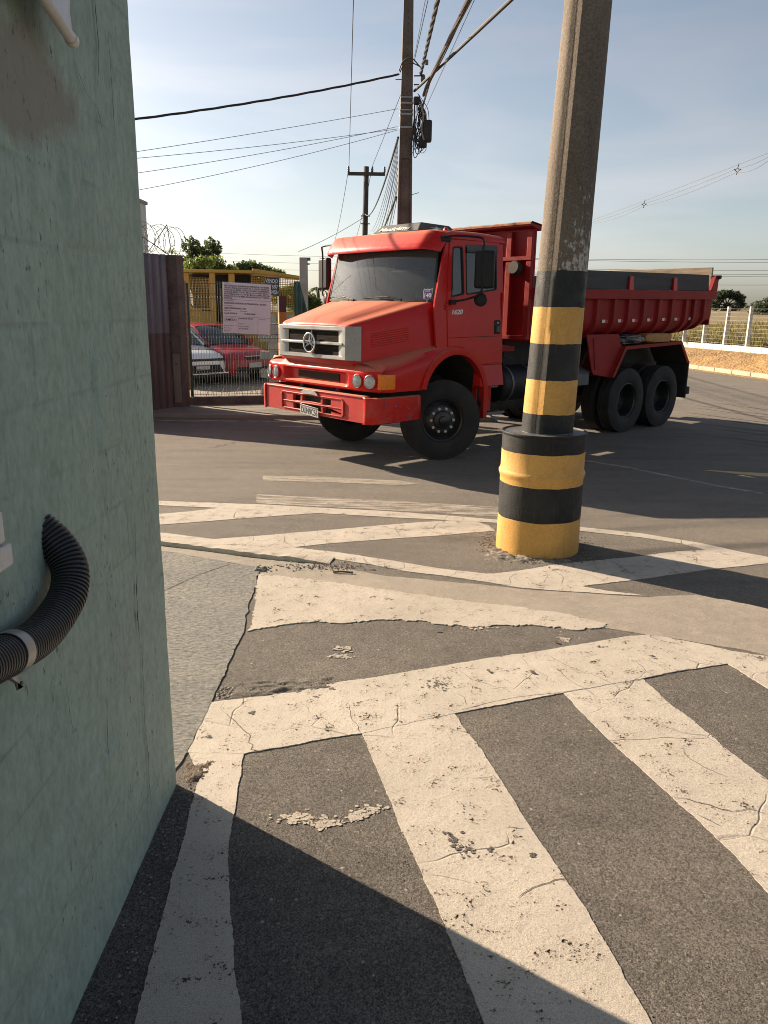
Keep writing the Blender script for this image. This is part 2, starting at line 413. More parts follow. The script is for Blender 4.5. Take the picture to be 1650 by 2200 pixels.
def mat_pole():
    t = NT('pole_concrete', 0.9, 0, 0.3)
    v = t.pos('world'); vz = t.pos('world', (1, 1, 0.3))
    n1 = t.noise(vz, 3, 6, 0.6); n2 = t.noise(v, 60, 4, 0.65); n3 = t.noise(t.pos('world', (1, 1, 0.55)), 24, 8, 0.75)
    c = t.mix(t.ramp(n1, [(0.3, 0.0), (0.7, 1.0)]), (0.115, 0.092, 0.072), (0.175, 0.143, 0.115))
    c = t.mix(t.ramp(t.noise(vz, 11, 6, 0.7), [(0.55, 0.0), (0.72, 0.7)]), c, (0.055, 0.044, 0.036))
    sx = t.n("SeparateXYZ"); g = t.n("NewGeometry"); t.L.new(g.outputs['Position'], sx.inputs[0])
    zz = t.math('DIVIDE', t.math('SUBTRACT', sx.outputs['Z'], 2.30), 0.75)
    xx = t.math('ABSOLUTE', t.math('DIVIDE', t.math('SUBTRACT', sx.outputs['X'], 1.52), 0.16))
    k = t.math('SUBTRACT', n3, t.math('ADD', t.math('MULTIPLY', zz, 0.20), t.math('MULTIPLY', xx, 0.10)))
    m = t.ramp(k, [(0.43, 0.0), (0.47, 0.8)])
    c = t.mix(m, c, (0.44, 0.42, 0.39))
    c = t.mix(0.5, c, t.ramp(n2, [(0.3, 0.1), (0.7, 0.9)]), 'SOFT_LIGHT')
    t.color(c); t.bump(n2, 0.5, 0.006); t.bump(m, 0.3, 0.002)
    MT['pole_concrete'] = t.m
mat_pole()

def mat_band(name, a, b_, under, grime):
    t = NT(name, 0.55, 0, 0.3)
    v = t.pos('world'); vz = t.pos('world', (1, 1, 0.18))
    c = t.mix(t.ramp(t.noise(v, 3, 6), [(0.35, 0.0), (0.65, 1.0)]), a, b_)
    c = t.mix(t.math('MULTIPLY', t.ramp(t.noise(vz, 16, 7, 0.7), [(0.54, 0.0), (0.74, 1.0)]), 0.55), c, grime)
    chip = t.ramp(t.noise(v, 26, 9, 0.78), [(0.665, 0.0), (0.685, 1.0)])
    c = t.mix(t.math('MULTIPLY', chip, 0.85), c, under)
    n2 = t.noise(v, 55, 4, 0.65)
    c = t.mix(0.25, c, t.ramp(n2, [(0.3, 0.1), (0.7, 0.9)]), 'SOFT_LIGHT')
    t.color(c); t.bump(n2, 0.4, 0.005); t.bump(t.noise(vz, 20, 5), 0.25, 0.006); t.bump(chip, 0.3, 0.002)
    t.rough(t.ramp(t.noise(v, 9, 5), [(0.3, 0.42), (0.7, 0.75)]))
    MT[name] = t.m
mat_band('band_yellow', (0.56, 0.315, 0.085), (0.47, 0.26, 0.07), (0.10, 0.075, 0.055), (0.27, 0.15, 0.05))
mat_band('band_black', (0.010, 0.011, 0.012), (0.022, 0.023, 0.024), (0.13, 0.11, 0.09), (0.06, 0.055, 0.05))

def mat_leaf(name, a, b, scale):
    t = NT(name, 0.55, 0, 0.3)
    v = t.pos('world')
    c = t.mix(t.ramp(t.noise(v, scale, 3), [(0.35, 0.0), (0.65, 1.0)]), a, b)
    c = t.mix(t.ramp(t.noise(v, scale * 9, 2), [(0.4, 0.0), (0.7, 0.6)]), c, tuple(x * 1.5 for x in b))
    t.color(c)
    tr = t.n("BsdfTranslucent"); t.L.new(c, tr.inputs['Color'])
    ms = t.n("MixShader"); ms.inputs[0].default_value = 0.5
    t.L.new(t.b.outputs[0], ms.inputs[1]); t.L.new(tr.outputs[0], ms.inputs[2]); t.L.new(ms.outputs[0], t.out.inputs['Surface'])
    MT[name] = t.m
mat_leaf('leaf_dark', (0.050, 0.070, 0.028), (0.085, 0.115, 0.040), 0.8)
mat_leaf('leaf_light', (0.095, 0.13, 0.03), (0.17, 0.21, 0.05), 0.8)
mat_leaf('leaf_mid', (0.075, 0.11, 0.032), (0.14, 0.18, 0.05), 0.8)
mat_leaf('leaf_far', (0.050, 0.070, 0.045), (0.085, 0.105, 0.060), 0.25)
mat_leaf('grass_dry', (0.13, 0.125, 0.045), (0.20, 0.16, 0.06), 0.6)

def mat_glass(name, tint, body, rough=0.04, bodymix=0.5):
    t = NT(name, rough, 0, 0.5)
    tr = t.n("BsdfTransparent"); tr.inputs['Color'].default_value = (*tint, 1)
    gl = t.n("BsdfGlossy"); gl.inputs['Roughness'].default_value = rough
    di = t.n("BsdfDiffuse"); di.inputs['Color'].default_value = (*body, 1)
    m1 = t.n("MixShader"); m1.inputs[0].default_value = bodymix
    t.L.new(tr.outputs[0], m1.inputs[1]); t.L.new(di.outputs[0], m1.inputs[2])
    fr = t.n("Fresnel"); fr.inputs['IOR'].default_value = 1.6
    m2 = t.n("MixShader")
    t.L.new(fr.outputs[0], m2.inputs[0]); t.L.new(m1.outputs[0], m2.inputs[1]); t.L.new(gl.outputs[0], m2.inputs[2])
    t.L.new(m2.outputs[0], t.out.inputs['Surface'])
    MT[name] = t.m
mat_glass('windscreen_glass', (0.70, 0.74, 0.75), (0.20, 0.22, 0.22), 0.03, 0.26)
mat_glass('side_glass', (0.35, 0.40, 0.44), (0.07, 0.085, 0.105), 0.03, 0.45)
mat_glass('car_glass', (0.25, 0.28, 0.30), (0.05, 0.06, 0.075), 0.04, 0.6)
mat_glass('lamp_glass', (0.95, 0.96, 0.96), (0.6, 0.62, 0.63), 0.02, 0.06)
t = NT('orange_lens', 0.2, 0, 0.6, (0.75, 0.20, 0.01)); v = t.pos('obj')
t.color(t.mix(t.ramp(t.noise(v, 40, 2), [(0.4, 0.0), (0.6, 1.0)]), (0.70, 0.17, 0.008), (0.78, 0.21, 0.010))); t.b.inputs['Subsurface Weight'].default_value = 0.15; t.b.inputs['Subsurface Radius'].default_value = (0.02, 0.01, 0.005)
MT['orange_lens'] = t.m

def mat_mesh(name, dark, wire, sc):
    t = NT(name, 0.9, 0.0, 0.08)
    v = t.pos('obj')
    d = t.voro(v, sc, 'DISTANCE_TO_EDGE', rnd=0.15)
    k = t.ramp(d, [(0.06, 1.0), (0.16, 0.0)])
    t.color(t.mix(k, dark, wire)); t.bump(k, 0.6, 0.004)
    MT[name] = t.m
mat_mesh('grille_mesh', (0.006, 0.005, 0.005), (0.045, 0.034, 0.026), 62)

# ------------------------------------------------------------------ mesh helpers
class MB:
    def __init__(s):
        s.v, s.f = [], []
    def add(s, v, f):
        o = len(s.v)
        s.v += [tuple(q) for q in v]
        s.f += [tuple(i + o for i in q) for q in f]
        return s
    def box(s, x0, x1, y0, y1, z0, z1, M=None):
        v = [(x, y, z) for z in (z0, z1) for y in (y0, y1) for x in (x0, x1)]
        if M is not None:
            v = [M @ Vector(q) for q in v]
        return s.add(v, [(0, 2, 3, 1), (4, 5, 7, 6), (0, 1, 5, 4), (2, 6, 7, 3), (0, 4, 6, 2), (1, 3, 7, 5)])
    def hexa(s, lo, hi):
        """lo, hi: four points each, same winding"""
        return s.add(list(lo) + list(hi), [(3, 2, 1, 0), (4, 5, 6, 7), (0, 1, 5, 4), (1, 2, 6, 5), (2, 3, 7, 6), (3, 0, 4, 7)])
    def plate(s, outer, holes, fmap):
        loops = [list(outer)] + [list(h) for h in holes]
        tri = tessellate_polygon([[Vector((u, v, 0)) for u, v in l] for l in loops])
        flat = [q for l in loops for q in l]
        n = len(flat)
        V = [fmap(u, v, 0) for u, v in flat] + [fmap(u, v, 1) for u, v in flat]
        F = []
        for a, b, c in tri:
            F.append((a, b, c)); F.append((c + n, b + n, a + n))
        o = 0
        for l in loops:
            m = len(l)
            for i in range(m):
                j = (i + 1) % m
                F.append((o + i, o + j, o + j + n, o + i + n))
            o += m
        return s.add(V, F)
    def tube(s, pts, r, n=8, caps=True):
        pts = [Vector(p) for p in pts]
        m = len(pts)
        rr = r if isinstance(r, (list, tuple)) else [r] * m
        V, F = [], []
        up = None
        for i, p in enumerate(pts):
            d = (pts[min(i + 1, m - 1)] - pts[max(i - 1, 0)])
            d = d.normalized() if d.length > 1e-9 else Vector((0, 0, 1))
            if up is None:
                up = Vector((0, 0, 1)) if abs(d.z) < 0.9 else Vector((1, 0, 0))
            a = d.cross(up)
            if a.length < 1e-6:
                a = d.orthogonal()
            a.normalize(); b = a.cross(d).normalized(); up = b
            for k in range(n):
                t_ = 2 * math.pi * k / n
                V.append(p + a * math.cos(t_) * rr[i] + b * math.sin(t_) * rr[i])
        for i in range(m - 1):
            for k in range(n):
                F.append((i * n + k, i * n + (k + 1) % n, (i + 1) * n + (k + 1) % n, (i + 1) * n + k))
        if caps:
            F.append(tuple(range(n - 1, -1, -1))); F.append(tuple((m - 1) * n + k for k in range(n)))
        return s.add(V, F)
    def lathe(s, prof, n=32, M=None, closed=False):
        """prof: list of (r, h); axis = local Z of M"""
        V, F = [], []
        m = len(prof)
        for k in range(n):
            a = 2 * math.pi * k / n
            for r, h in prof:
                q = Vector((r * math.cos(a), r * math.sin(a), h))
                V.append(M @ q if M is not None else q)
        mm = m if closed else m - 1
        for k in range(n):
            k2 = (k + 1) % n
            for i in range(mm):
                j = (i + 1) % m
                F.append((k * m + i, k2 * m + i, k2 * m + j, k * m + j))
        return s.add(V, F)
    def grid(s, rows, close=False):
        n = len(rows[0]); m = len(rows)
        V = [q for r_ in rows for q in r_]
        F = []
        for i in range(m - 1):
            for j in range(n - 1 if not close else n):
                F.append((i * n + j, i * n + (j + 1) % n, (i + 1) * n + (j + 1) % n, (i + 1) * n + j))
        return s.add(V, F)
    def build(s, name, mat, parent=None, smooth=False, bevel=0.0, solid=0.0, seg=2, fixn=True):
        me = bpy.data.meshes.new(name)
        me.from_pydata([tuple(q) for q in s.v], [], s.f)
        if fixn:
            bm = bmesh.new(); bm.from_mesh(me)
            bmesh.ops.remove_doubles(bm, verts=bm.verts, dist=1e-5)
            bmesh.ops.recalc_face_normals(bm, faces=bm.faces)
            bm.to_mesh(me); bm.free()
        o = bpy.data.objects.new(name, me)
        COL.objects.link(o)
        me.materials.append(MT[mat])
        if parent is not None:
            o.parent = parent
        if smooth:
            for p in me.polygons:
                p.use_smooth = True
        if solid:
            k = o.modifiers.new("solid", 'SOLIDIFY'); k.thickness = solid; k.offset = -1
        if bevel:
            k = o.modifiers.new("bevel", 'BEVEL'); k.width = bevel; k.segments = seg; k.limit_method = 'ANGLE'; k.angle_limit = R(35)
        if smooth == 'auto' or (bevel and not smooth):
            for p in me.polygons:
                p.use_smooth = True
            try:
                me.set_sharp_from_angle(angle=R(38))
            except Exception:
                pass
        return o

def tag(o, label, cat, group=None):
    o['label'] = label; o['category'] = cat
    if group:
        o['group'] = group
    return o
def thing(name, label, cat, loc=(0, 0, 0), rz=0.0, group=None):
    o = bpy.data.objects.new(name, None)
    o.empty_display_size = 0.2
    COL.objects.link(o)
    o.location = loc; o.rotation_euler = (0, 0, rz)
    return tag(o, label, cat, group)
def struct(o):
    o['kind'] = 'structure'; return o
def stuff(o, label=None):
    o['kind'] = 'stuff'
    if label:
        o['label'] = label
    return o
def text(s, size, mat, parent, M, name='lettering', shear=0.0, width=None, align='LEFT', bold=0.0, ext=0.0008):
    """flat lettering; M places it: local X = reading direction, Y = up, Z = out of the face"""
    cu = bpy.data.curves.new(name, 'FONT')
    cu.body = s; cu.size = size; cu.shear = shear; cu.align_x = align; cu.align_y = 'CENTER'
    cu.offset = bold; cu.extrude = ext; cu.resolution_u = 3
    tmp = bpy.data.objects.new("tmp", cu)
    COL.objects.link(tmp)
    dg = bpy.context.evaluated_depsgraph_get()
    me = bpy.data.meshes.new_from_object(tmp.evaluated_get(dg))
    bpy.data.objects.remove(tmp); bpy.data.curves.remove(cu)
    co = np.array([tuple(v.co) for v in me.vertices])
    sx = 1.0
    if width and len(co):
        sx = width / max(1e-6, co[:, 0].max() - co[:, 0].min())
    for v in me.vertices:
        v.co = M @ Vector((v.co.x * sx, v.co.y, v.co.z))
    me.name = name
    me.materials.clear(); me.materials.append(MT[mat])
    o = bpy.data.objects.new(name, me)
    COL.objects.link(o)
    if parent is not None:
        o.parent = parent
    return o
def frame_M(origin, xdir, ydir):
    x = Vector(xdir).normalized(); y = Vector(ydir); y = (y - x * y.dot(x)).normalized(); z = x.cross(y)
    o = Vector(origin)
    return Matrix(((x.x, y.x, z.x, o.x), (x.y, y.y, z.y, o.y), (x.z, y.z, z.z, o.z), (0, 0, 0, 1)))
def copy_tree(o, parent=None):
    c = o.copy(); COL.objects.link(c); c.parent = parent
    for ch in list(o.children):
        copy_tree(ch, c)
    return c
def bezier(p0, p1, p2, n=10):
    p0, p1, p2 = Vector(p0), Vector(p1), Vector(p2)
    return [p0 * (1 - t) ** 2 + p1 * 2 * t * (1 - t) + p2 * t * t for t in [i / n for i in range(n + 1)]]
def sag(a, b, s=0.3, n=14):
    a, b = Vector(a), Vector(b)
    return [a.lerp(b, i / n) - Vector((0, 0, s * 4 * (i / n) * (1 - i / n))) for i in range(n + 1)]
def lerp_tab(tab, x):
    for (x0, y0), (x1, y1) in zip(tab, tab[1:]):
        if (x0 <= x <= x1) or (x1 <= x <= x0):
            return y0 + (y1 - y0) * (x - x0) / (x1 - x0) if x1 != x0 else y0
    return tab[0][1] if abs(x - tab[0][0]) < abs(x - tab[-1][0]) else tab[-1][1]

# ------------------------------------------------------------------ surveyed outlines on the ground, metres
PAINT = {
 'edge_line_far': [(-3.005,8.108),(-2.411,7.926),(-1.234,7.825),(-0.457,7.695),(-0.018,7.637),(0.552,7.512),(1.123,7.358),(1.503,7.26),(1.867,7.145),(2.413,6.942),(2.856,6.655),(3.121,6.393),(3.282,6.268),(3.537,5.934),(4.336,4.856),(4.185,4.666),(3.449,5.773),(3.211,6.121),(2.841,6.428),(2.691,6.621),(2.37,6.807),(1.833,7.003),(1.478,7.125),(1.085,7.243),(0.54,7.326),(-0.017,7.406),(-0.444,7.478),(-1.672,7.657),(-2.344,7.736),(-2.919,7.863)],
 'worn_dash': [(-1.41,8.294),(-0.638,8.176),(-0.021,8.095),(0.583,7.98),(1.206,7.871),(1.572,7.75),(1.972,7.603),(1.903,7.315),(1.506,7.398),(1.144,7.47),(0.556,7.579),(-0.607,7.766),(-1.355,7.881)],
 'faint_dash': [(-1.496,9.276),(-0.72,9.248),(0.191,9.096),(0.41,8.931),(0.187,8.842),(-0.698,8.959),(-1.456,8.986)],
 'diagonal_a': [(-2.619,7.138),(-2.247,7.386),(-1.95,7.512),(-1.679,7.678),(-1.076,7.656),(-0.495,7.539),(-0.676,7.51),(-1.32,7.295),(-1.678,7.156),(-2.127,6.999),(-2.504,6.805)],
 'diagonal_b': [(-1.524,6.557),(-1.065,6.707),(-0.413,6.946),(-0.122,7.058),(0.313,7.214),(0.706,7.318),(0.87,7.294),(1.008,7.158),(1.047,6.964),(0.504,6.776),(0.151,6.679),(-0.507,6.473),(-0.806,6.343),(-1.155,6.435)],
 'edge_line_near': [(-2.563,6.976),(-2.048,6.741),(-1.824,6.669),(-1.525,6.56),(-1.16,6.462),(-0.808,6.356),(-0.37,6.22),(0.066,6.028),(0.444,5.845),(0.792,5.738),(0.875,5.739),(0.852,5.514),(0.502,5.659),(0.171,5.765),(-0.099,5.919),(-0.477,6.078),(-0.713,6.114),(-1.023,6.112),(-1.137,6.119),(-1.528,6.268),(-1.946,6.396),(-2.418,6.556)],
 'diagonal_c': [(0.864,5.738),(1.102,5.827),(1.339,5.953),(1.569,6.046),(2.079,6.205),(2.531,6.388),(2.851,6.451),(3.111,6.33),(3.247,6.196),(3.199,6.096),(2.635,5.917),(1.93,5.633),(1.5,5.48),(1.664,5.388),(1.948,5.293),(1.646,5.324),(1.044,5.421),(0.844,5.514)],
 'whitewash': [(-0.97,5.648),(-0.813,5.616),(-0.433,5.505),(0.078,5.32),(0.402,5.196),(0.748,5.089),(1.195,4.949),(1.491,4.754),(1.453,4.696),(1.24,4.642),(1.033,4.709),(0.811,4.715),(0.588,4.665),(0.37,4.713),(0.261,4.766),(-0.001,4.776),(-0.26,4.7),(-0.435,4.729),(-0.61,4.677),(-0.861,4.554),(-0.859,4.754),(-0.881,4.931),(-0.95,5.495)],
 'gutter': [(-2.399,6.499),(-1.927,6.329),(-1.513,6.204),(-1.126,6.057),(-0.431,5.873),(0.025,5.647),(0.493,5.54),(1.041,5.401),(1.641,5.305),(1.938,5.265),(2.141,5.311),(2.305,5.334),(2.607,5.161),(2.708,5.069),(2.955,4.861),(3.905,3.987),(3.526,3.546),(2.585,4.181),(2.342,4.305),(2.18,4.406),(1.997,4.475),(1.696,4.594),(1.471,4.69),(1.195,4.877),(0.396,5.13),(-0.427,5.42),(-0.79,5.538),(-0.953,5.584),(-1.003,5.802),(-1.258,5.93),(-1.893,6.211),(-2.342,6.336)],
 'ramp': [(-2.375,6.43),(-1.882,6.199),(-1.421,6.004),(-1.213,5.884),(-1.021,5.822),(-0.927,5.709),(-0.972,5.688),(-0.954,5.495),(-0.935,5.256),(-0.938,5.034),(-0.879,4.532),(-0.892,4.272),(-0.889,4.045),(-0.886,3.839),(-0.887,3.635),(-0.894,3.383),(-0.896,3.171),(-0.913,3.034),(-0.932,2.964),(-1.214,3.071)],
 'band_top': [(-0.888,3.634),(-0.684,3.694),(-0.466,3.755),(-0.246,3.875),(0.026,3.968),(0.351,4.097),(0.636,4.214),(0.958,4.318),(1.301,4.453),(1.542,4.551),(1.695,4.588),(1.765,4.572),(1.991,4.461),(2.148,4.358),(2.336,4.292),(2.655,4.11),(3.567,3.593),(2.369,2.198),(2.229,3.357),(2.183,3.713),(2.133,3.895),(2.044,4.182),(1.676,4.061),(1.471,3.974),(0.994,3.796),(0.387,3.56),(-0.093,3.35),(-0.324,3.277),(-0.559,3.187),(-0.632,3.158),(-0.894,3.162),(-0.894,3.383)],
 'band_left': [(-0.902,3.186),(-0.634,3.192),(-0.599,2.791),(-0.58,2.54),(-0.513,2.228),(-0.459,2.012),(-0.388,1.772),(-0.324,1.485),(-0.681,1.48),(-0.696,1.767),(-0.716,2.008),(-0.736,2.241),(-0.754,2.479),(-0.771,2.681),(-0.787,2.873),(-0.789,2.981),(-0.848,3.08)],
 'band_mid': [(-0.106,3.401),(0.364,3.597),(0.51,3.078),(0.591,2.72),(0.683,2.363),(0.731,2.165),(0.8,1.791),(0.846,1.501),(0.359,1.495),(0.312,1.783),(0.25,2.04),(0.215,2.184),(0.155,2.41),(0.076,2.674),(0.009,2.962)],
 'band_right': [(0.972,3.843),(1.469,4.026),(1.533,3.665),(1.588,3.515),(1.642,3.264),(1.719,3.025),(1.801,2.602),(1.97,1.733),(1.566,1.423),(1.455,1.99),(1.39,2.333),(1.362,2.51),(1.294,2.751),(1.206,3.012),(1.105,3.323)],
}
SPILL = [[(-0.399,2.689),(-0.388,2.728),(-0.322,2.736),(-0.271,2.718),(-0.214,2.732),(-0.199,2.693),(-0.12,2.682),(-0.2,2.649),(-0.24,2.642),(-0.29,2.666),(-0.355,2.664)],
 [(-0.121,2.695),(-0.098,2.748),(-0.024,2.776),(0.002,2.757),(-0.04,2.736),(-0.08,2.696)],
 [(-0.3,4.322),(-0.25,4.344),(-0.179,4.306),(-0.194,4.266),(-0.273,4.293)],
 [(-0.326,4.203),(-0.277,4.234),(-0.175,4.198),(-0.266,4.186)],
 [(0.542,4.664),(0.683,4.7),(0.731,4.671),(0.599,4.629)],
 [(1.127,4.495),(1.169,4.524),(1.179,4.503)]]
FLAKE = [[(0.226,3.91),(0.292,3.937),(0.337,3.901),(0.377,3.816),(0.329,3.778),(0.273,3.812),(0.216,3.823)],
 [(0.257,2.621),(0.283,2.634),(0.302,2.572),(0.352,2.573),(0.354,2.513),(0.312,2.494),(0.284,2.547)],
 [(1.335,4.429),(1.389,4.409),(1.393,4.378),(1.334,4.376)],
 [(0.569,2.5),(0.588,2.512),(0.593,2.494),(0.575,2.488)],
 [(0.415,2.55),(0.434,2.538),(0.429,2.503),(0.416,2.526)],
 [(-0.677,3.529),(-0.65,3.551),(-0.639,3.52),(-0.658,3.509)],
 [(-0.841,3.294),(-0.819,3.307),(-0.81,3.286)],
 [(-0.669,3.525),(-0.647,3.543),(-0.646,3.512),(-0.659,3.505)],
 [(-0.844,3.3),(-0.822,3.31),(-0.819,3.288)],
 [(-0.364,3.711),(-0.313,3.736),(-0.34,3.697)]]
CRACKS = [([(-0.821,3.637),(-0.828,3.578),(-0.799,3.529)],0.0033),
 ([(-0.799,3.529),(-0.706,3.415),(-0.668,3.356),(-0.626,3.313),(-0.622,3.25),(-0.602,3.233),(-0.605,3.19),(-0.564,3.18),(-0.515,3.205)],0.0099),
 ([(-0.165,3.627),(-0.151,3.484),(-0.12,3.431)],0.0044),
 ([(-0.12,3.431),(-0.116,3.404),(-0.1,3.359)],0.0088),
 ([(-0.082,3.334),(-0.007,3.329),(0.061,3.316)],0.0033),
 ([(-0.392,3.62),(-0.372,3.562),(-0.35,3.52)],0.00275),
 ([(-0.278,3.389),(-0.251,3.4),(-0.226,3.388)],0.0044),
 ([(0.444,4.047),(0.505,3.931),(0.56,3.895),(0.63,3.847)],0.0044),
 ([(0.586,3.822),(0.693,3.845)],0.0033),
 ([(0.829,4.24),(0.865,4.087),(0.936,3.983),(0.919,3.931)],0.0033),
 ([(0.988,4.275),(1.081,4.121),(1.139,4.055),(1.211,4.005),(1.254,3.941),(1.298,3.887)],0.0055),
 ([(1.298,3.887),(1.394,3.933),(1.478,3.974),(1.676,4.059),(1.808,4.117)],0.0055),
 ([(1.298,3.887),(1.303,3.843),(1.249,3.758)],0.0044),
 ([(1.549,4.235),(1.607,4.18),(1.671,4.113),(1.676,4.059)],0.0033),
 ([(1.768,4.501),(1.873,4.425),(1.913,4.291)],0.0033),
 ([(0.831,3.967),(0.841,3.891),(0.876,3.831)],0.0033),
 ([(0.306,3.617),(0.39,3.565)],0.00275),
 ([(0.391,3.576),(0.566,3.669),(0.746,3.744),(0.997,3.803),(1.136,3.851)],0.0055),
 ([(0.408,3.769),(0.443,3.723),(0.447,3.644)],0.0055),
 ([(0.341,3.36),(0.348,3.39),(0.426,3.382)],0.0033),
 ([(0.404,2.986),(0.461,2.995),(0.501,3.012),(0.515,2.981)],0.0044),
 ([(0.496,2.659),(0.53,2.659),(0.58,2.654)],0.0044),
 ([(0.492,2.276),(0.52,2.307),(0.589,2.35),(0.638,2.367),(0.682,2.375)],0.0066),
 ([(1.437,3.267),(1.427,3.186),(1.458,3.127),(1.49,3.085),(1.552,3.03)],0.0044),
 ([(1.251,2.876),(1.31,2.863),(1.362,2.835),(1.404,2.808),(1.462,2.778),(1.535,2.804),(1.599,2.77)],0.0066),
 ([(1.307,2.764),(1.343,2.724),(1.379,2.685)],0.0044),
 ([(2.186,4.359),(2.185,4.213),(2.196,4.102)],0.0033),
 ([(-1.445,7.251),(-1.488,7.333),(-1.495,7.486),(-1.431,7.602)],0.0055),
 ([(-1.28,7.324),(-1.294,7.475),(-1.254,7.612)],0.0044),
 ([(-1.988,7.159),(-1.939,7.224),(-1.949,7.329),(-1.844,7.284)],0.0044),
 ([(-1.954,7.482),(-1.894,7.354)],0.0044),
 ([(-1.721,7.585),(-1.647,7.535),(-1.509,7.53)],0.0044),
 ([(-1.242,6.338),(-1.189,6.423),(-1.155,6.544),(-1.171,6.666)],0.0044),
 ([(-0.925,6.226),(-0.878,6.307),(-0.815,6.343),(-0.801,6.392),(-0.88,6.506),(-0.885,6.627),(-0.919,6.733)],0.0055),
 ([(-0.618,6.878),(-0.602,6.749)],0.0044),
 ([(-0.509,6.611),(-0.507,6.524),(-0.455,6.493)],0.0044),
 ([(-0.327,6.95),(-0.254,6.84),(-0.126,6.719),(-0.073,6.633)],0.0055),
 ([(-0.126,6.719),(-0.134,6.647),(-0.223,6.573),(-0.509,6.49)],0.0044),
 ([(-0.105,6.72),(0.007,6.798),(0.091,6.858)],0.0044),
 ([(0.125,7.091),(0.108,6.973),(0.142,6.787),(0.156,6.697)],0.0055),
 ([(0.309,7.101),(0.379,6.968),(0.501,7.052),(0.698,7.102)],0.0055),
 ([(0.379,6.968),(0.519,6.843)],0.0044),
 ([(0.969,7.196),(1.02,7.079),(1.023,6.982)],0.0055),
 ([(0.794,7.481),(0.778,7.31)],0.0044),
 ([(-0.058,5.893),(0.033,5.954),(0.075,6.014)],0.0055),
 ([(-0.226,6.135),(-0.252,6.073),(-0.333,6.01)],0.0044),
 ([(0.602,5.797),(0.518,5.647)],0.0055),
 ([(0.389,5.532),(0.517,5.634),(0.6,5.586),(0.764,5.505),(0.966,5.489)],0.0055),
 ([(-0.383,7.755),(-0.367,8.049)],0.0033),
 ([(0.487,7.666),(0.504,7.878)],0.0033),
 ([(0.638,7.91),(0.669,7.699),(0.824,7.731)],0.0033),
 ([(0.028,7.732),(0.076,7.877),(0.207,7.885)],0.0033),
 ([(0.966,5.495),(0.977,5.647),(1.052,5.749)],0.0044),
 ([(1.103,5.471),(1.215,5.524),(1.264,5.64)],0.0044),
 ([(1.331,5.905),(1.405,5.685),(1.354,5.511)],0.0044),
 ([(1.518,5.831),(1.629,5.734),(1.707,5.582)],0.0033),
 ([(1.907,6.105),(1.933,5.953),(1.958,5.809),(2.001,5.691)],0.0077),
 ([(2.278,6.077),(2.325,5.971),(2.403,5.996),(2.424,5.85)],0.0044),
 ([(2.69,6.421),(2.704,6.232),(2.846,6.262)],0.0033),
 ([(2.404,6.195),(2.451,6.13)],0.0033)]

# ------------------------------------------------------------------ ground, road, markings
def disc(name, mat, r, z, n=64):
    b = MB(); b.add([(0, 0, z)] + [(r * math.cos(2 * math.pi * k / n), r * math.sin(2 * math.pi * k / n), z) for k in range(n)], [(0, 1 + k, 1 + (k + 1) % n) for k in range(n)])
    return struct(b.build(name, mat))
disc('ground', 'far_ground', 1500, -0.12)

def kerb_x(y):
    return 12.3 - 0.192 * (y - 25.1) + 0.0022 * max(0, y - 30) ** 2 * -1
road_pts = [(-45, -14), (16.5, -14), (16.5, 4)] + [(kerb_x(y), y) for y in (8, 14, 20, 26, 32, 38, 44, 52, 60)] + [(-6, 60), (2.0, 34), (2.0, 14.3), (-45, 14.3)]
b = MB(); b.plate(road_pts, [], lambda u, v, k: (u, v, 0.0 if k == 0 else -0.10))
road = struct(b.build('road', 'asphalt'))

def ragged(poly, step=0.035, amp=0.006, seed=0):
    out = []
    n = len(poly)
    for i in range(n):
        a, c = Vector((*poly[i], 0)), Vector((*poly[(i + 1) % n], 0))
        d = c - a
        L = d.length
        if L < 1e-6:
            continue
        st = max(step, L / 260)
        k = max(1, int(L / st))
        nrm = Vector((-d.y, d.x, 0)) / L
        for j in range(k):
            q = a + d * (j / k)
            if j:
                w = min(1.0, 4.0 * min(j / k, 1 - j / k))
                e = noise.noise(Vector((q.x * 9 + seed, q.y * 9, 1.3))) + 0.6 * noise.noise(Vector((q.x * 37, q.y * 37 + seed, 4.1))) + 0.55 * noise.noise(Vector((q.x * 120, q.y * 120 + seed, 8.1)))
                q = q + nrm * e * amp * w
            out.append((q.x, q.y))
    return out
def sheet(name, poly, mat, z, thick, amp=0.006, parent=None, step=0.035, seed=0):
    b = MB(); b.plate(ragged(poly, step, amp, seed), [], lambda u, v, k: (u, v, z if k == 0 else z - thick))
    return b.build(name, mat, parent)
sheet('gutter_strip', PAINT['gutter'], 'gutter_concrete', 0.0022, 0.03, 0.02, road, 0.06, 3)
LAY = [('edge_line_far', 'paint_white', 0.0040, .006), ('worn_dash', 'paint_worn', .0030, .006), ('faint_dash', 'paint_faint', .0030, .006),
       ('diagonal_a', 'paint_white', 0.0035, .006), ('diagonal_b', 'paint_white', 0.0030, .007), ('edge_line_near', 'paint_white', 0.0045, .008),
       ('diagonal_c', 'paint_white', 0.0036, .008), ('whitewash', 'whitewash', .0060, .030), ('band_top', 'paint_white', 0.0046, .008),
       ('band_left', 'paint_white', 0.0040, .007), ('band_mid', 'paint_white', 0.0035, .008), ('band_right', 'paint_white', 0.0030, .008)]
for i, (k, m, z, amp) in enumerate(LAY):
    sheet('painted_band', PAINT[k], m, z, z + 0.01, amp, road, 0.010, i * 5)
def inside(p, poly):
    x, y = p; c = False; n = len(poly)
    for i in range(n):
        (x0, y0), (x1, y1) = poly[i], poly[i - 1]
        if (y0 > y) != (y1 > y) and x < (x1 - x0) * (y - y0) / (y1 - y0) + x0:
            c = not c
    return c
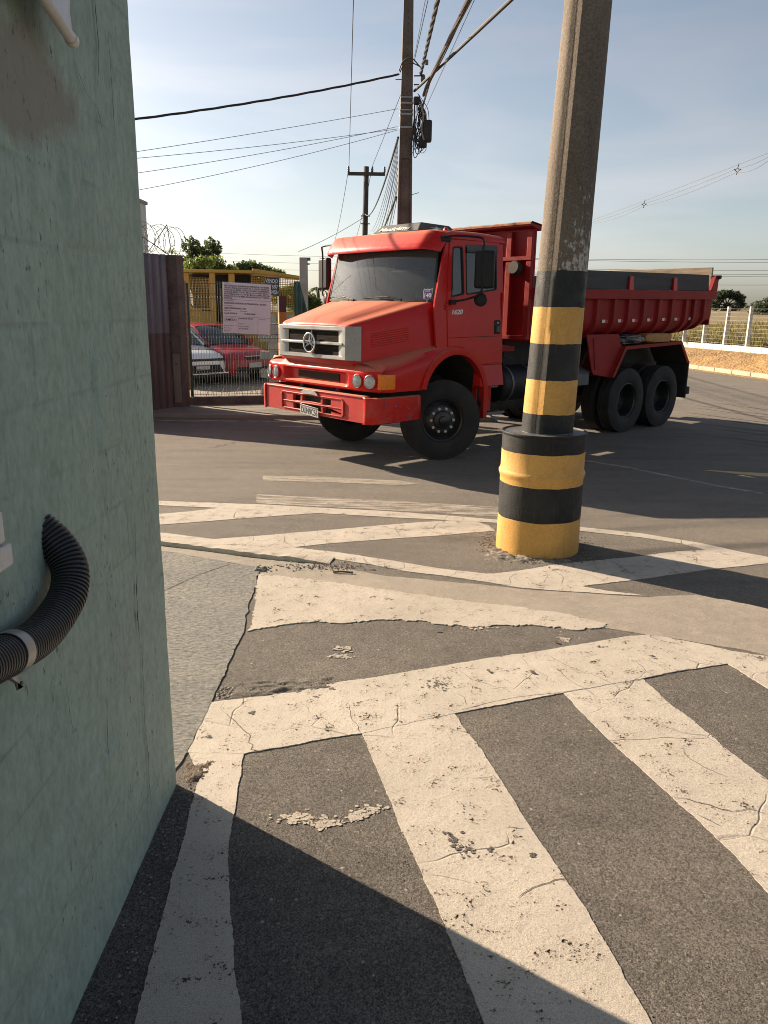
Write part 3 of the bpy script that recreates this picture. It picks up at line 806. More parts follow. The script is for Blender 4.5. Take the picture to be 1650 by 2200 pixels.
def flecks(name, poly, mat, z, n, smin, smax, seed, grow_=1.25):
    r = random.Random(seed); b = MB()
    cx = sum(p[0] for p in poly) / len(poly); cy = sum(p[1] for p in poly) / len(poly)
    big = [(cx + (x - cx) * grow_, cy + (y - cy) * grow_) for x, y in poly]
    xs, ys = [p[0] for p in big], [p[1] for p in big]; k = 0
    while k < n:
        x, y = r.uniform(min(xs), max(xs)), r.uniform(min(ys), max(ys))
        if not inside((x, y), poly if r.random() < .8 else big):
            x, y = x, y
            if r.random() < .97:
                continue
        s_ = r.uniform(smin, smax); m = r.randint(5, 8); a0 = r.uniform(0, 6)
        ring = [(x + s_ * r.uniform(.5, 1.1) * math.cos(a0 + 6.283 * j / m) * 1.3, y + s_ * r.uniform(.5, 1.1) * math.sin(a0 + 6.283 * j / m), z + .00008 * (k % 12)) for j in range(m)]
        b.add(ring, [tuple(range(m))]); k += 1
    return b.build(name, mat, road, fixn=False)
for i, p in enumerate(SPILL):
    sheet('cement_spill', p, 'cement_dust', 0.0022, 0.02, 0.05, road, 0.006, i)
    flecks('cement_crumbs', p, 'whitewash', 0.0030, 60 if i < 2 else 25, .003, .012, i, 1.5)
for i, p in enumerate(FLAKE):
    flecks('paint_flake_gap', p, 'asphalt', 0.0056, 46 if i < 2 else 12, .0025, .011 if i < 2 else .008, 40 + i)
# edge line and dashes on the far side of the road
for p, m in (([(-9, 13.98), (-4.2, 13.95), (-2.2, 13.99), (1.8, 14.03), (1.8, 13.90), (-2.2, 13.86), (-4.2, 13.82), (-9, 13.85)], 'paint_worn'),
             ([(-1.86, 13.44), (-0.2, 13.40), (-0.2, 13.22), (-1.83, 13.26)], 'paint_worn'),
             ([(2.79, 10.62), (3.27, 10.16), (4.05, 9.06), (4.40, 8.71), (4.36, 8.68), (4.0, 9.02), (3.22, 10.12), (2.74, 10.58)], 'paint_faint'),
             ([(7.0, 18.6), (7.6, 20.6), (7.75, 20.55), (7.15, 18.55)], 'paint_worn'), ([(8.3, 23.0), (8.9, 25.0), (9.05, 24.95), (8.45, 22.95)], 'paint_worn'),
             ([(9.2, 15.2), (9.9, 17.4), (10.05, 17.35), (9.35, 15.15)], 'paint_worn')):
    sheet('painted_line_or_sun_strip', p, m, 0.005, 0.02, 0.01, road, 0.06)

sheet('painted_line_or_sun_strip', [(4.22, 10.02), (4.60, 9.94), (5.6, 9.72), (5.6, 9.50), (4.80, 9.68)], 'sunlit_strip', 0.004, 0.02, 0.012, road, 0.04)  # sunlit gap in the truck's shadow, laid as a tan sheet
def ribbon(b, pts, w, z, jit=0.5, seed=0, ends=True):
    P = []
    for (x0, y0), (x1, y1) in zip(pts, pts[1:]):
        L = math.hypot(x1 - x0, y1 - y0); k = max(1, int(L / 0.02))
        for j in range(k):
            P.append(Vector((x0 + (x1 - x0) * j / k, y0 + (y1 - y0) * j / k, 0)))
    P.append(Vector((*pts[-1], 0)))
    if len(P) < 3:
        return
    P = [P[0]] + [q + Vector((noise.noise(q * 30 + Vector((seed, 0, 0))), noise.noise(q * 30 + Vector((0, seed, 7))), 0)) * 0.010 for q in P[1:-1]] + [P[-1]]
    V, F = [], []
    m = len(P)
    for i, q in enumerate(P):
        d = (P[min(i + 1, m - 1)] - P[max(i - 1, 0)]); nn = Vector((-d.y, d.x, 0)).normalized()
        t_ = i / (m - 1)
        ww = w * 0.5 * (0.25 + 0.75 * min(1, 6 * t_, 6 * (1 - t_) + 0.25)) * (0.7 + 0.8 * abs(noise.noise(q * 45)))
        V += [(q.x + nn.x * ww, q.y + nn.y * ww, z), (q.x - nn.x * ww, q.y - nn.y * ww, z)]
    F = [(2 * i, 2 * i + 1, 2 * i + 3, 2 * i + 2) for i in range(m - 1)]
    b.add(V, F)
for i, (p, w) in enumerate(CRACKS):
    b = MB(); ribbon(b, p, w * 0.62, 0.0049 + 0.0001 * (i % 5), seed=i)
    if b.f:
        b.build('crack', 'crack_dark', road, fixn=False)

# lip where the asphalt overlay ends above the gutter
lip = [(-2.6, 6.60), (-1.933, 6.371), (-1.519, 6.229), (-1.131, 6.092), (-0.866, 6.009), (-0.434, 5.913)]
b = MB()
ln = []
for (x0, y0), (x1, y1) in zip(lip, lip[1:]):
    for j in range(12):
        ln.append((x0 + (x1 - x0) * j / 12, y0 + (y1 - y0) * j / 12))
ln.append(lip[-1])
rows = [[], [], []]
for i, (x, y) in enumerate(ln):
    h = 0.042 * min(1, (len(ln) - 1 - i) / 9 + 0.15) * (0.85 + 0.3 * noise.noise(Vector((x * 12, y * 12, 0))))
    e = 0.012 * noise.noise(Vector((x * 17, y * 17, 5)))
    rows[0].append((x, y + e - 0.004, 0.0)); rows[1].append((x, y + e, h)); rows[2].append((x + 0.03, y + 0.17, 0.012))
b.grid(rows)
b.build('asphalt_lip', 'whitewash', road)
# grey concrete ramp beside the wall
sheet('concrete_ramp', PAINT['ramp'], 'ramp_grey', 0.0060, 0.03, 0.012, road, 0.03, 11)
b = MB(); ribbon(b, [(-1.62, 5.17), (-1.587, 5.241), (-1.419, 5.603), (-1.221, 5.878)], 0.014, 0.0068); b.build('joint', 'dirt_dark', road, fixn=False)

# rubble and pebbles: one object each patch kind
def pebbles(name, mat, spots, seed, parent=None):
    rnd = random.Random(seed); b = MB()
    ico = [(0, 0, 1), (.9, 0, .3), (.28, .85, .3), (-.72, .53, .3), (-.72, -.53, .3), (.28, -.85, .3), (0, 0, -.6)]
    icf = [(0, 1, 2), (0, 2, 3), (0, 3, 4), (0, 4, 5), (0, 5, 1), (6, 2, 1), (6, 3, 2), (6, 4, 3), (6, 5, 4), (6, 1, 5)]
    for x, y, z, s in spots(rnd):
        a = rnd.uniform(0, 6.28); c_, s_ = math.cos(a), math.sin(a); k = (s * rnd.uniform(.7, 1.3), s * rnd.uniform(.7, 1.3), s * rnd.uniform(.45, .8))
        b.add([(x + (p[0] * c_ - p[1] * s_) * k[0], y + (p[0] * s_ + p[1] * c_) * k[1], z + p[2] * k[2]) for p in ico], icf)
    o = b.build(name, mat, parent, fixn=False)
    return stuff(o)
def sp_wall(r):
    for _ in range(420):
        y = r.uniform(0.4, 3.0); x = -0.86 + abs(r.gauss(0, 0.09))
        yield x, y, 0.002, r.uniform(.002, .0075)
def sp_drum(r):
    for _ in range(700):
        a = r.uniform(0, 6.28); q = 0.36 + abs(r.gauss(0, 0.10))
        yield 1.345 + q * math.cos(a), 6.47 + q * math.sin(a), 0.003, r.uniform(.003, .011)
def sp_rough(r):
    for _ in range(420):
        u = r.random(); x = -0.88 + 0.62 * u; y = 3.74 + 0.12 * u + r.gauss(0, 0.03)
        yield x, y, 0.0, r.uniform(.003, .013)
def sp_lip(r):
    for _ in range(260):
        yield -0.45 + r.gauss(0, 0.22), 5.83 + r.gauss(0, 0.05), 0.004, r.uniform(.003, .012)
def sp_road(r):
    for _ in range(2600):
        y = 1.1 + 9 * r.random() ** 2; x = r.uniform(-0.75, 0.9) * (1 + y * 0.42)
        yield x, y, 0.001, r.uniform(.0012, .0042)
for nm, fn, lb in (('gravel', sp_wall, 'loose gravel along the foot of the green wall'), ('rubble', sp_drum, 'crumbled concrete around the foot of the striped drum'),
                   ('rubble', sp_rough, 'broken asphalt crumbs beside the white band'), ('rubble', sp_lip, 'crumbs at the end of the asphalt lip'), ('gravel', sp_road, 'scattered grit lying on the road')):
    o = pebbles(nm, 'pebble', fn, hash(nm + lb) % 97 if False else len(lb)); o['label'] = lb; o['category'] = 'gravel'
# broken, lumpy asphalt patch next to the ramp
def lump_patch(name, cx, cy, sx, sy, h, rot, mat, n=26, seed=0):
    rows = []
    for i in range(n + 1):
        row = []
        for j in range(n + 1):
            u, v = i / n * 2 - 1, j / n * 2 - 1
            x = u * sx * math.cos(rot) - v * sy * math.sin(rot) + cx; y = u * sx * math.sin(rot) + v * sy * math.cos(rot) + cy
            e = max(0.0, 1 - max(abs(u), abs(v)) ** 3)
            z = h * e * (0.45 + 0.9 * noise.noise(Vector((x * 14, y * 24, seed))) + 0.5 * noise.noise(Vector((x * 45, y * 60, seed)))) - 0.012 * (1 - e)
            row.append((x, y, z))
        rows.append(row)
    b = MB(); b.grid(rows)
    return b.build(name, mat, road, smooth=True)
lump_patch('broken_asphalt', -0.55, 3.82, 0.40, 0.13, 0.016, 0.2, 'asphalt', 34, 3)
lump_patch('concrete_skirt', 1.22, 6.20, 0.42, 0.20, 0.030, -0.1, 'pebble', 30, 8)
lump_patch('dirt_clod', -0.80, 3.02, 0.09, 0.10, 0.018, 0.3, 'dirt_dark', 20, 5)
lump_patch('concrete_clod', -0.97, 5.74, 0.06, 0.05, 0.05, 0.0, 'ramp_grey', 10, 2)
b = MB(); b.tube([(-0.39, 5.695, .012), (-0.32, 5.70, .016), (-0.235, 5.688, .012)], 0.008, 6)
tag(b.build('twig', 'bark'), 'short dark twig lying on the tan gutter strip', 'twig')
rl = random.Random(5)
for k, (x, y) in enumerate([(0.61, 4.03), (0.86, 4.02), (1.08, 4.45), (0.35, 4.6), (1.62, 4.25)]):
    a = rl.uniform(0, 3); L = rl.uniform(.015, .03); b = MB()
    b.add([(x - L * math.cos(a), y - L * math.sin(a), .010), (x - L * .4 * math.sin(a), y + L * .4 * math.cos(a), .013), (x + L * math.cos(a), y + L * math.sin(a), .011), (x + L * .4 * math.sin(a), y - L * .4 * math.cos(a), .018)], [(0, 1, 3), (1, 2, 3)])
    tag(b.build('fallen_leaf', 'bark', fixn=False), 'small dry brown leaf lying on the road markings', 'leaf', 'dry leaves on the road')
# dark curved tyre marks on the far right of the road
for k in range(9):
    r0 = 5.6 + 0.55 * k + 0.2 * (k % 2); pts = []
    for j in range(26):
        a = R(200 + j * 3.4 + k * 3)
        pts.append((13.4 + r0 * 1.1 * math.cos(a), 20.5 + r0 * 1.15 * math.sin(a)))
    pts = [q for q in pts if q[0] < kerb_x(q[1]) - 0.6]
    if len(pts) > 4:
        b = MB(); V = []
        for i, q in enumerate(pts):
            d = Vector((pts[min(i + 1, len(pts) - 1)][0] - pts[max(i - 1, 0)][0], pts[min(i + 1, len(pts) - 1)][1] - pts[max(i - 1, 0)][1], 0)).normalized(); w_ = 0.055 * math.sin(math.pi * (i + .3) / len(pts))
            V += [(q[0] - d.y * w_, q[1] + d.x * w_, 0.003 + 0.0003 * k), (q[0] + d.y * w_, q[1] - d.x * w_, 0.003 + 0.0003 * k)]
        b.add(V, [(2 * i, 2 * i + 1, 2 * i + 3, 2 * i + 2) for i in range(len(pts) - 1)])
        b.build('tyre_mark', 'tyre_mark', road, fixn=False)

# pavement and yard on the far left
b = MB(); b.box(-45, 2.0, 14.30, 34, -0.1, 0.07)
struct(b.build('pavement', 'pavement_concrete', bevel=0.015))

# ------------------------------------------------------------------ far right: kerb, bank, field
kerb = struct(bpy.data.objects.new('kerb', None)); COL.objects.link(kerb)
y = 9.0; first = None
while y < 58:
    x0, x1 = kerb_x(y), kerb_x(y + 0.98)
    if first is None:
        b = MB(); b.box(0, 0.16, 0.003, 0.992, -0.05, 0.15); first = b.build('kerb_stone', 'kerb_concrete', kerb, bevel=0.006); o = first
    else:
        o = first.copy(); COL.objects.link(o); o.parent = kerb
    o.location = (x0, y, random.uniform(-.006, .006)); o.rotation_euler = (0, 0, math.atan2(-(x1 - x0), 0.98))
    y += 1.0
b = MB(); rows = []
for i in range(50):
    yy = 9 + i; rows.append([(kerb_x(yy) - 0.45 - 0.12 * noise.noise(Vector((yy * .8, 0, 0))), yy, 0.0035), (kerb_x(yy) + 0.02, yy, 0.012)])
b.grid(rows); b.build('gutter_sand', 'earth', road)
rows = []
for i in range(0, 181):
    yy = 9 + i * 0.27; row = []
    for j in range(15):
        u = j / 14; xx = kerb_x(yy) + 0.16 + u * 2.55
        z = 0.10 + 0.50 * min(1.0, u * 1.5) ** 0.8 + (0.10 * noise.noise(Vector((xx * 2.2, yy * 2.2, 0))) + 0.06 * noise.noise(Vector((xx * 7, yy * 7, 3)))) * math.sin(math.pi * min(1, u * 1.15 + .05))
        row.append((xx, yy, z))
    rows.append(row)
b = MB(); b.grid(rows); struct(b.build('earth_bank', 'earth', smooth=True))
def wall_x(y):
    return kerb_x(y) + 2.62
rows = []
for i in range(60):
    yy = 6 + i * 2.6; row = []
    for j in range(40):
        xx = wall_x(min(yy, 55)) + 0.15 + (j / 39) ** 1.5 * 110
        z = 0.70 + 0.028 * max(0, xx - 13) ** 0.95 + 0.0105 * max(0, yy - 30) + 0.12 * noise.noise(Vector((xx * .35, yy * .35, 2)))
        row.append((xx, yy, z))
    rows.append(row)
b = MB(); b.grid(rows); fieldo = struct(b.build('field', 'field_ground', smooth=True))
def field_z(xx, yy):
    return 0.70 + 0.028 * max(0, xx - 13) ** 0.95 + 0.0105 * max(0, yy - 30)
# grass on the field
rg = random.Random(3); V, F = [], []
for k in range(20000):
    yy = 24 + 34 * rg.random() ** 1.3; xx = wall_x(yy) + 0.4 + 22 * rg.random() ** 1.4
    z = field_z(xx, yy) + 0.12 * noise.noise(Vector((xx * .35, yy * .35, 2)))
    den = noise.noise(Vector((xx * .25, yy * .25, 9)))
    h = rg.uniform(.12, .40) * (1 + 0.9 * den); a = rg.uniform(0, 6.28); w_ = rg.uniform(.02, .05); lx, ly = rg.gauss(0, .10), rg.gauss(0, .10)
    o_ = len(V); V += [(xx - w_ * math.cos(a), yy - w_ * math.sin(a), z - .03), (xx + w_ * math.cos(a), yy + w_ * math.sin(a), z - .03), (xx + lx, yy + ly, z + h)]; F.append((o_, o_ + 1, o_ + 2))
b = MB(); b.v, b.f = V, F; o = stuff(b.build('grass', 'grass_dry', fixn=False)); o['label'] = 'dry grass covering the field behind the white fence'; o['category'] = 'grass'
# white fence: low block wall, concrete posts, wires
wf = thing('wire_fence', 'low whitewashed block wall with white concrete posts and wires along the field', 'fence', (wall_x(30), 30, 0.6))
mw = wf.matrix_world.inverted() if False else Matrix.Translation((-wall_x(30), -30, -0.6))
first = None; y = 24.0
while y < 46:
    x0, x1 = wall_x(y), wall_x(y + 0.6)
    if first is None:
        b = MB(); b.box(-0.10, 0.10, 0.006, 0.594, -0.25, 0.21); first = b.build('block', 'whitewashed_block', wf, bevel=0.012); o = first
    else:
        o = first.copy(); COL.objects.link(o); o.parent = wf
    o.location = (x0 - wall_x(30), y - 30, random.uniform(-.01, .01)); o.rotation_euler = (0, 0, math.atan2(-(x1 - x0), 0.6))
    y += 0.6
first = None
for k in range(14):
    yy = 24.75 + k * 1.41
    if first is None:
        b = MB(); b.hexa([(-.07, -.07, 0), (.07, -.07, 0), (.07, .07, 0), (-.07, .07, 0)], [(-.055, -.055, 1.50), (.055, -.055, 1.50), (.055, .055, 1.50), (-.055, .055, 1.50)])
        first = b.build('post', 'white_post', wf, bevel=0.008); o = first
    else:
        o = first.copy(); COL.objects.link(o); o.parent = wf
    o.location = (wall_x(yy) - wall_x(30), yy - 30, 0.20); o.rotation_euler = (random.uniform(-.015, .015), random.uniform(-.02, .02), 0)
for k in range(10):
    z = 0.28 + k * 0.148
    b = MB(); b.tube([(wall_x(yy) - wall_x(30) - .06, yy - 30, z) for yy in np.arange(24.5, 43.5, 1.0)], 0.0045, 5)
    b.build('wire', 'wire_grey', wf)

# ------------------------------------------------------------------ green gatehouse wall with its fittings
gw = thing('plastered_wall', 'pale green rough plastered wall of the gatehouse filling the left edge', 'wall', (-0.88, 2.93, 0))
# rounded corner, slightly wavy face, built as a grid
rows = []
for iz in range(0, 57):
    z = iz * 0.08
    row = []
    path = []
    for k in range(0, 61):
        path.append((0.0, -9.0 + 9.0 * (k / 60) ** 0.45 - 0.02 if k < 60 else -0.02))
    for k in range(1, 6):
        a = R(90 * k / 5); path.append((-0.02 + 0.02 * math.cos(a), -0.02 + 0.02 * math.sin(a)))
    for k in range(1, 16):
        path.append((-0.02 - 4.0 * k / 15, 0.0))
    for x, yv in path:
        wv = 0.006 * noise.noise(Vector((0, yv * 1.3, z * 1.3))) + 0.0025 * noise.noise(Vector((3, yv * 8, z * 5)))
        ed = (0.007 * noise.noise(Vector((9, yv * 2, z * 9))) + 0.005 * noise.noise(Vector((2, yv * 2, z * 31)))) if abs(yv) < 0.03 else 0
        row.append((x + (wv if yv < -0.01 else 0), yv + ed + (wv if yv >= -0.01 else 0), z))
    rows.append(row)
b = MB(); b.grid(rows); b.box(-4.0, -0.05, -8.95, -0.06, 0, 4.47)
b.build('plaster_face', 'green_plaster', gw, smooth='auto')
def wall_ribbon(pts, w, seed):
    P = []
    for (y0, z0), (y1, z1) in zip(pts, pts[1:]):
        k = max(1, int(math.hypot(y1 - y0, z1 - z0) / 0.012))
        P += [Vector((y0 + (y1 - y0) * j / k, z0 + (z1 - z0) * j / k, 0)) for j in range(k)]
    P.append(Vector((*pts[-1], 0)))
    V = []
    for i, q in enumerate(P):
        t_ = i / (len(P) - 1); q = q + Vector((noise.noise(q * 35 + Vector((seed, 0, 0))), 0, 0)) * 0.004
        ww = w * (0.35 + 1.3 * abs(noise.noise(q * 28 + Vector((0, 0, seed))))) * min(1, 5 * t_ + .2, 5 * (1 - t_) + .2) * 0.5
        sx = 0.0075 + 0.006 * noise.noise(Vector((0, (q.x - 2.93) * 1.3, q.y * 1.3)))
        V += [(sx, q.x - 2.93 - ww, q.y), (sx, q.x - 2.93 + ww, q.y)]
    b = MB(); b.add(V, [(2 * i, 2 * i + 1, 2 * i + 3, 2 * i + 2) for i in range(len(P) - 1)])
    b.build('crack', 'wall_crack', gw, fixn=False)
simple('wall_crack', (0.03, 0.045, 0.04), (0.06, 0.085, 0.075), 10, 1.0, kind='world')
for i, (p, w) in enumerate([([(2.592, 1.288), (2.569, 1.09)], .004), ([(2.569, 1.09), (2.553, 0.921), (2.562, 0.836)], .011), ([(2.562, 0.836), (2.576, 0.729), (2.566, 0.603), (2.559, 0.492), (2.573, 0.367), (2.56, 0.255), (2.569, 0.127)], .006),
     ([(2.688, 2.025), (2.697, 1.777), (2.71, 1.647), (2.709, 1.447), (2.705, 1.275), (2.713, 1.131)], .003), ([(2.571, 2.90), (2.577, 2.797), (2.579, 2.736), (2.56, 2.668), (2.535, 2.624)], .008),
     ([(2.673, 2.84), (2.677, 2.713), (2.676, 2.593), (2.674, 2.525)], .004), ([(2.373, 2.653), (2.443, 2.589), (2.531, 2.573), (2.557, 2.515)], .006), ([(1.933, 0.987), (1.941, 0.882), (1.955, 0.8)], .003), ([(2.203, 0.733), (2.195, 0.638), (2.201, 0.532)], .004)]):
    wall_ribbon(p, w, i * 3.7)
# shallow plaster patches standing proud of the face
for (y0, y1, z0, z1) in ((2.235, 2.50, 2.15, 2.42), (2.32, 2.52, 1.55, 1.86), (1.2, 2.4, 0.35, 0.62)):
    rows = []
    for i in range(13):
        row = []
        for j in range(13):
            u, v = i / 12, j / 12; yy = y0 + (y1 - y0) * u; zz = z0 + (z1 - z0) * v; e = min(u, 1 - u, v, 1 - v)
            row.append((0.0055 + 0.006 * noise.noise(Vector((0, (yy - 2.93) * 1.3, zz * 1.3))) + (0.0045 if e > 0.01 else -0.006), yy - 2.93 + 0.006 * noise.noise(Vector((yy * 9, zz * 9, 1))), zz))
        rows.append(row)
    b = MB(); b.grid(rows); b.build('plaster_patch', 'green_plaster', gw, smooth=True)

# corrugated conduit bending out of the wall
cd = thing('conduit', 'black corrugated conduit bending out of a hole in the green wall', 'conduit', (-0.88, 1.95, 1.30))
ctrl = [Vector(q) for q in [(-0.99, 1.945, 1.50), (-0.925, 1.945, 1.445), (-0.868, 1.94, 1.395), (-0.826, 1.918, 1.338), (-0.812, 1.872, 1.285), (-0.815, 1.80, 1.250), (-0.815, 1.69, 1.238), (-0.815, 1.565, 1.256), (-0.815, 1.43, 1.283), (-0.815, 1.25, 1.32), (-0.815, 1.0, 1.37)]]
def catmull(P, n):
    out = []
    for i in range(len(P) - 1):
        p0, p1, p2, p3 = P[max(i - 1, 0)], P[i], P[i + 1], P[min(i + 2, len(P) - 1)]
        for j in range(n):
            t_ = j / n
            out.append(0.5 * ((2 * p1) + (-p0 + p2) * t_ + (2 * p0 - 5 * p1 + 4 * p2 - p3) * t_ * t_ + (-p0 + 3 * p1 - 3 * p2 + p3) * t_ ** 3))
    out.append(P[-1]); return out
dense = catmull(ctrl, 60)
acc = [0.0]
for a, c in zip(dense, dense[1:]):
    acc.append(acc[-1] + (c - a).length)
pts, rad = [], []
s_ = 0.0; pitch = 0.0115; i = 0
while s_ < acc[-1]:
    while acc[i + 1] < s_:
        i += 1
    f_ = (s_ - acc[i]) / max(1e-9, acc[i + 1] - acc[i]); pts.append(dense[i].lerp(dense[i + 1], f_) - Vector((-0.88, 1.95, 1.30)))
    rad.append(0.0435 + 0.0040 * (1 if (s_ / pitch) % 1 < 0.56 else -1) * (1.0)); s_ += pitch / 6
b = MB(); b.tube(pts, rad, 28); b.build('pipe', 'conduit_black', cd, smooth='auto')
# clamp band with ear
cl = thing('pipe_clamp', 'galvanised steel clamp holding the corrugated conduit', 'clamp', (-0.815, 1.55, 1.26))
dv = Vector((0, -0.137, 0.03)).normalized()
Mx = Matrix.Translation((0, 0, 0)) @ dv.to_track_quat('Z', 'X').to_matrix().to_4x4()
b = MB(); b.lathe([(0.0480, -0.019), (0.0500, -0.019), (0.0500, 0.019), (0.0480, 0.019)], 40, Mx, True); b.build('band', 'steel_galv', cl, smooth='auto')
b = MB(); b.hexa([(-.01, -.014, -.052), (.003, -.014, -.052), (.003, .014, -.058), (-.01, .014, -.058)][::-1], [(.012, -.014, -.083), (.016, -.014, -.082), (.016, .014, -.088), (.012, .014, -.089)]); b.build('ear', 'steel_galv', cl, bevel=0.001)
b = MB(); b.lathe([(0, .004), (.005, .004), (.005, 0), (0, 0)], 8, Matrix.Translation((.016, 0, -.072)) @ Matrix.Rotation(R(90), 4, 'Y')); b.build('bolt', 'steel_dark', cl)
# small white box at the frame edge
b = MB(); b.box(-0.88, -0.855, 1.30, 1.668, 1.478, 1.552); b.box(-0.878, -0.848, 1.31, 1.680, 1.42, 1.474)
tag(b.build('switch_box', 'pvc_white', bevel=0.006), 'white plastic box fixed to the green wall at the left edge', 'box')
# banner tube with its white sheet
bn = thing('banner', 'white sheet banner with a round tube along its lower edge, high on the green wall', 'banner', (-0.80, 2.1, 2.66))
b = MB(); b.tube([(0, -0.55, 0.155), (0, -0.085, 0.022), (0, 0.07, -0.018)], 0.0145, 16); b.build('tube', 'pvc_white', bn, smooth='auto')
b = MB(); b.lathe([(0, .016), (.012, .013), (.0165, .004), (.0165, -.012), (0, -.012)], 18, Matrix.Translation((0, 0.07, -.018)) @ Vector((0, .155, -.04)).to_track_quat('Z', 'X').to_matrix().to_4x4()); b.build('end_cap', 'pvc_white', bn, smooth='auto')
rows = []
for i in range(15):
    u = i / 14; y0 = -0.55 + 0.62 * u
    lo = Vector((-0.012, y0, 0.155 - 0.173 * u + 0.004)); hi = Vector((-0.03, y0 + 0.18, 0.155 - 0.173 * u + 0.40))
    rows.append([lo.lerp(hi, j / 12) + Vector((0.008 * math.sin(u * 14 + j * .5), 0.006 * math.sin(j * 2.1) * (1 if i == 14 else 0), 0)) for j in range(13)])
b = MB(); b.grid(rows); b.build('sheet', 'sheet_white', bn, smooth=True, solid=0.002)

# ------------------------------------------------------------------ leaning striped pole in its drum
sp = thing('striped_pole', 'leaning concrete pole with black and yellow bands standing in a striped drum', 'pole', (1.345, 6.47, 0))
def drum_part(name, prof, mat, n=56):
    b = MB(); rows = []
    for i, (r_, h_) in enumerate(prof):
        row = []
        for k in range(n):
            a = 2 * math.pi * k / n
            e = (0.0055 * noise.noise(Vector((math.cos(a) * 2.2, math.sin(a) * 2.2, round(h_, 2) * 7))) + 0.0025 * noise.noise(Vector((math.cos(a) * 9, math.sin(a) * 9, round(h_, 2) * 7)))) if (i in (0, len(prof) - 1) and 0.1 < h_ < 0.95 and name == 'drum_band') else 0
            q = r_ + 0.0022 * noise.noise(Vector((math.cos(a) * 3, math.sin(a) * 3, h_ * 5)))
            row.append((q * math.cos(a), q * math.sin(a), h_ + e))
        rows.append(row)
    b.grid(rows, close=True); b.build(name, mat, sp, smooth='auto')
RD = 0.352
drum_part('drum_band', [(RD + .002, -0.05), (RD + .003, 0.0), (RD, 0.30), (RD, 0.305)], 'band_yellow')
drum_part('drum_band', [(RD, 0.305), (RD + .001, 0.33), (RD + .001, 0.335), (RD - .001, 0.58), (RD - .001, 0.60)], 'band_black')
drum_part('drum_band', [(RD - .001, 0.60), (RD - .001, 0.635), (RD + .004, 0.655), (RD + .012, 0.675), (RD + .013, 0.69), (RD + .005, 0.705), (RD - .001, 0.72), (RD - .002, 0.875)], 'band_yellow')
drum_part('drum_band', [(RD - .002, 0.875), (RD - .003, 1.005), (RD + .004, 1.012), (RD + .007, 1.022), (RD + .004, 1.032), (RD - .005, 1.032), (RD - .012, 1.022)], 'band_black')
drum_part('drum_lid', [(RD - .012, 1.022), (0.1, 1.026)], 'drum_lid')
# shaft: slightly flattened cone with a seam, leaning to the right
def shaft_rows(z0, z1, off=0.0, n=44, dz=0.06):
    rows = []
    k = max(1, int((z1 - z0) / dz))
    for i in range(k + 1):
        z = z0 + (z1 - z0) * i / k
        cx = 0.023 + (z - 1.05) * 0.0274; rr = (0.212 - 0.0124 * (z - 1.05)) + off
        row = []
        for j in range(n):
            a = 2 * math.pi * j / n; da = (a - R(232) + math.pi) % (2 * math.pi) - math.pi
            q = rr - 0.010 * math.exp(-(da / 0.10) ** 2) + 0.010 * math.exp(-((da - 0.22) / 0.14) ** 2) + 0.0018 * noise.noise(Vector((math.cos(a) * 2.5, math.sin(a) * 2.5, z * 2.0)))
            e = (0.006 * noise.noise(Vector((math.cos(a) * 2.2, math.sin(a) * 2.2, round(z, 2) * 7))) + 0.003 * noise.noise(Vector((math.cos(a) * 9, math.sin(a) * 9, round(z, 2) * 7)))) if (off > 0 and i in (0, k) and z > 1.1) else 0
            row.append((cx + q * math.cos(a), q * math.sin(a), z + e))
        rows.append(row)
    return rows
def shaft(name, z0, z1, mat, off=0.0):
    b = MB(); b.grid(shaft_rows(z0, z1, off), close=True); return b.build(name, mat, sp, smooth='auto')
shaft('shaft', 1.0, 9.0, 'pole_concrete' if 'pole_concrete' in MT else 'post_concrete')
for z0, z1, m in ((1.028, 1.185, 'band_black'), (1.185, 1.462, 'band_yellow'), (1.462, 1.752, 'band_black'), (1.752, 2.036, 'band_yellow'), (2.036, 2.312, 'band_black')):
    shaft('painted_ring', z0, z1, m, 0.0025)
# open crack running up the shaft
V = []
for i in range(320):
    z = 1.03 + 0.016 * i * 0.62; cx = 0.023 + (z - 1.05) * 0.0274; q = 0.212 - 0.0124 * (z - 1.05) - 0.0035
    a = R(232) + 0.05 * noise.noise(Vector((z * 3, 0, 0))) + 0.025 * noise.noise(Vector((z * 15, 4, 0))); w_ = 0.0035 * (0.3 + 1.6 * abs(noise.noise(Vector((z * 7, 9, 1))))) / q
    V += [(cx + q * math.cos(a - w_), q * math.sin(a - w_), z), (cx + q * math.cos(a + w_), q * math.sin(a + w_), z)]
b = MB(); b.add(V, [(2 * i, 2 * i + 1, 2 * i + 3, 2 * i + 2) for i in range(319)]); b.build('crack', 'crack_dark', sp, fixn=False)

# ------------------------------------------------------------------ the dump truck (local x forward, y to its left, z up)
TH = 0.7332
tk = thing('dump_truck', 'red bonneted dump truck with a ribbed red tipper body crossing the junction', 'truck', (0.108, 11.323, 0), math.pi + TH)

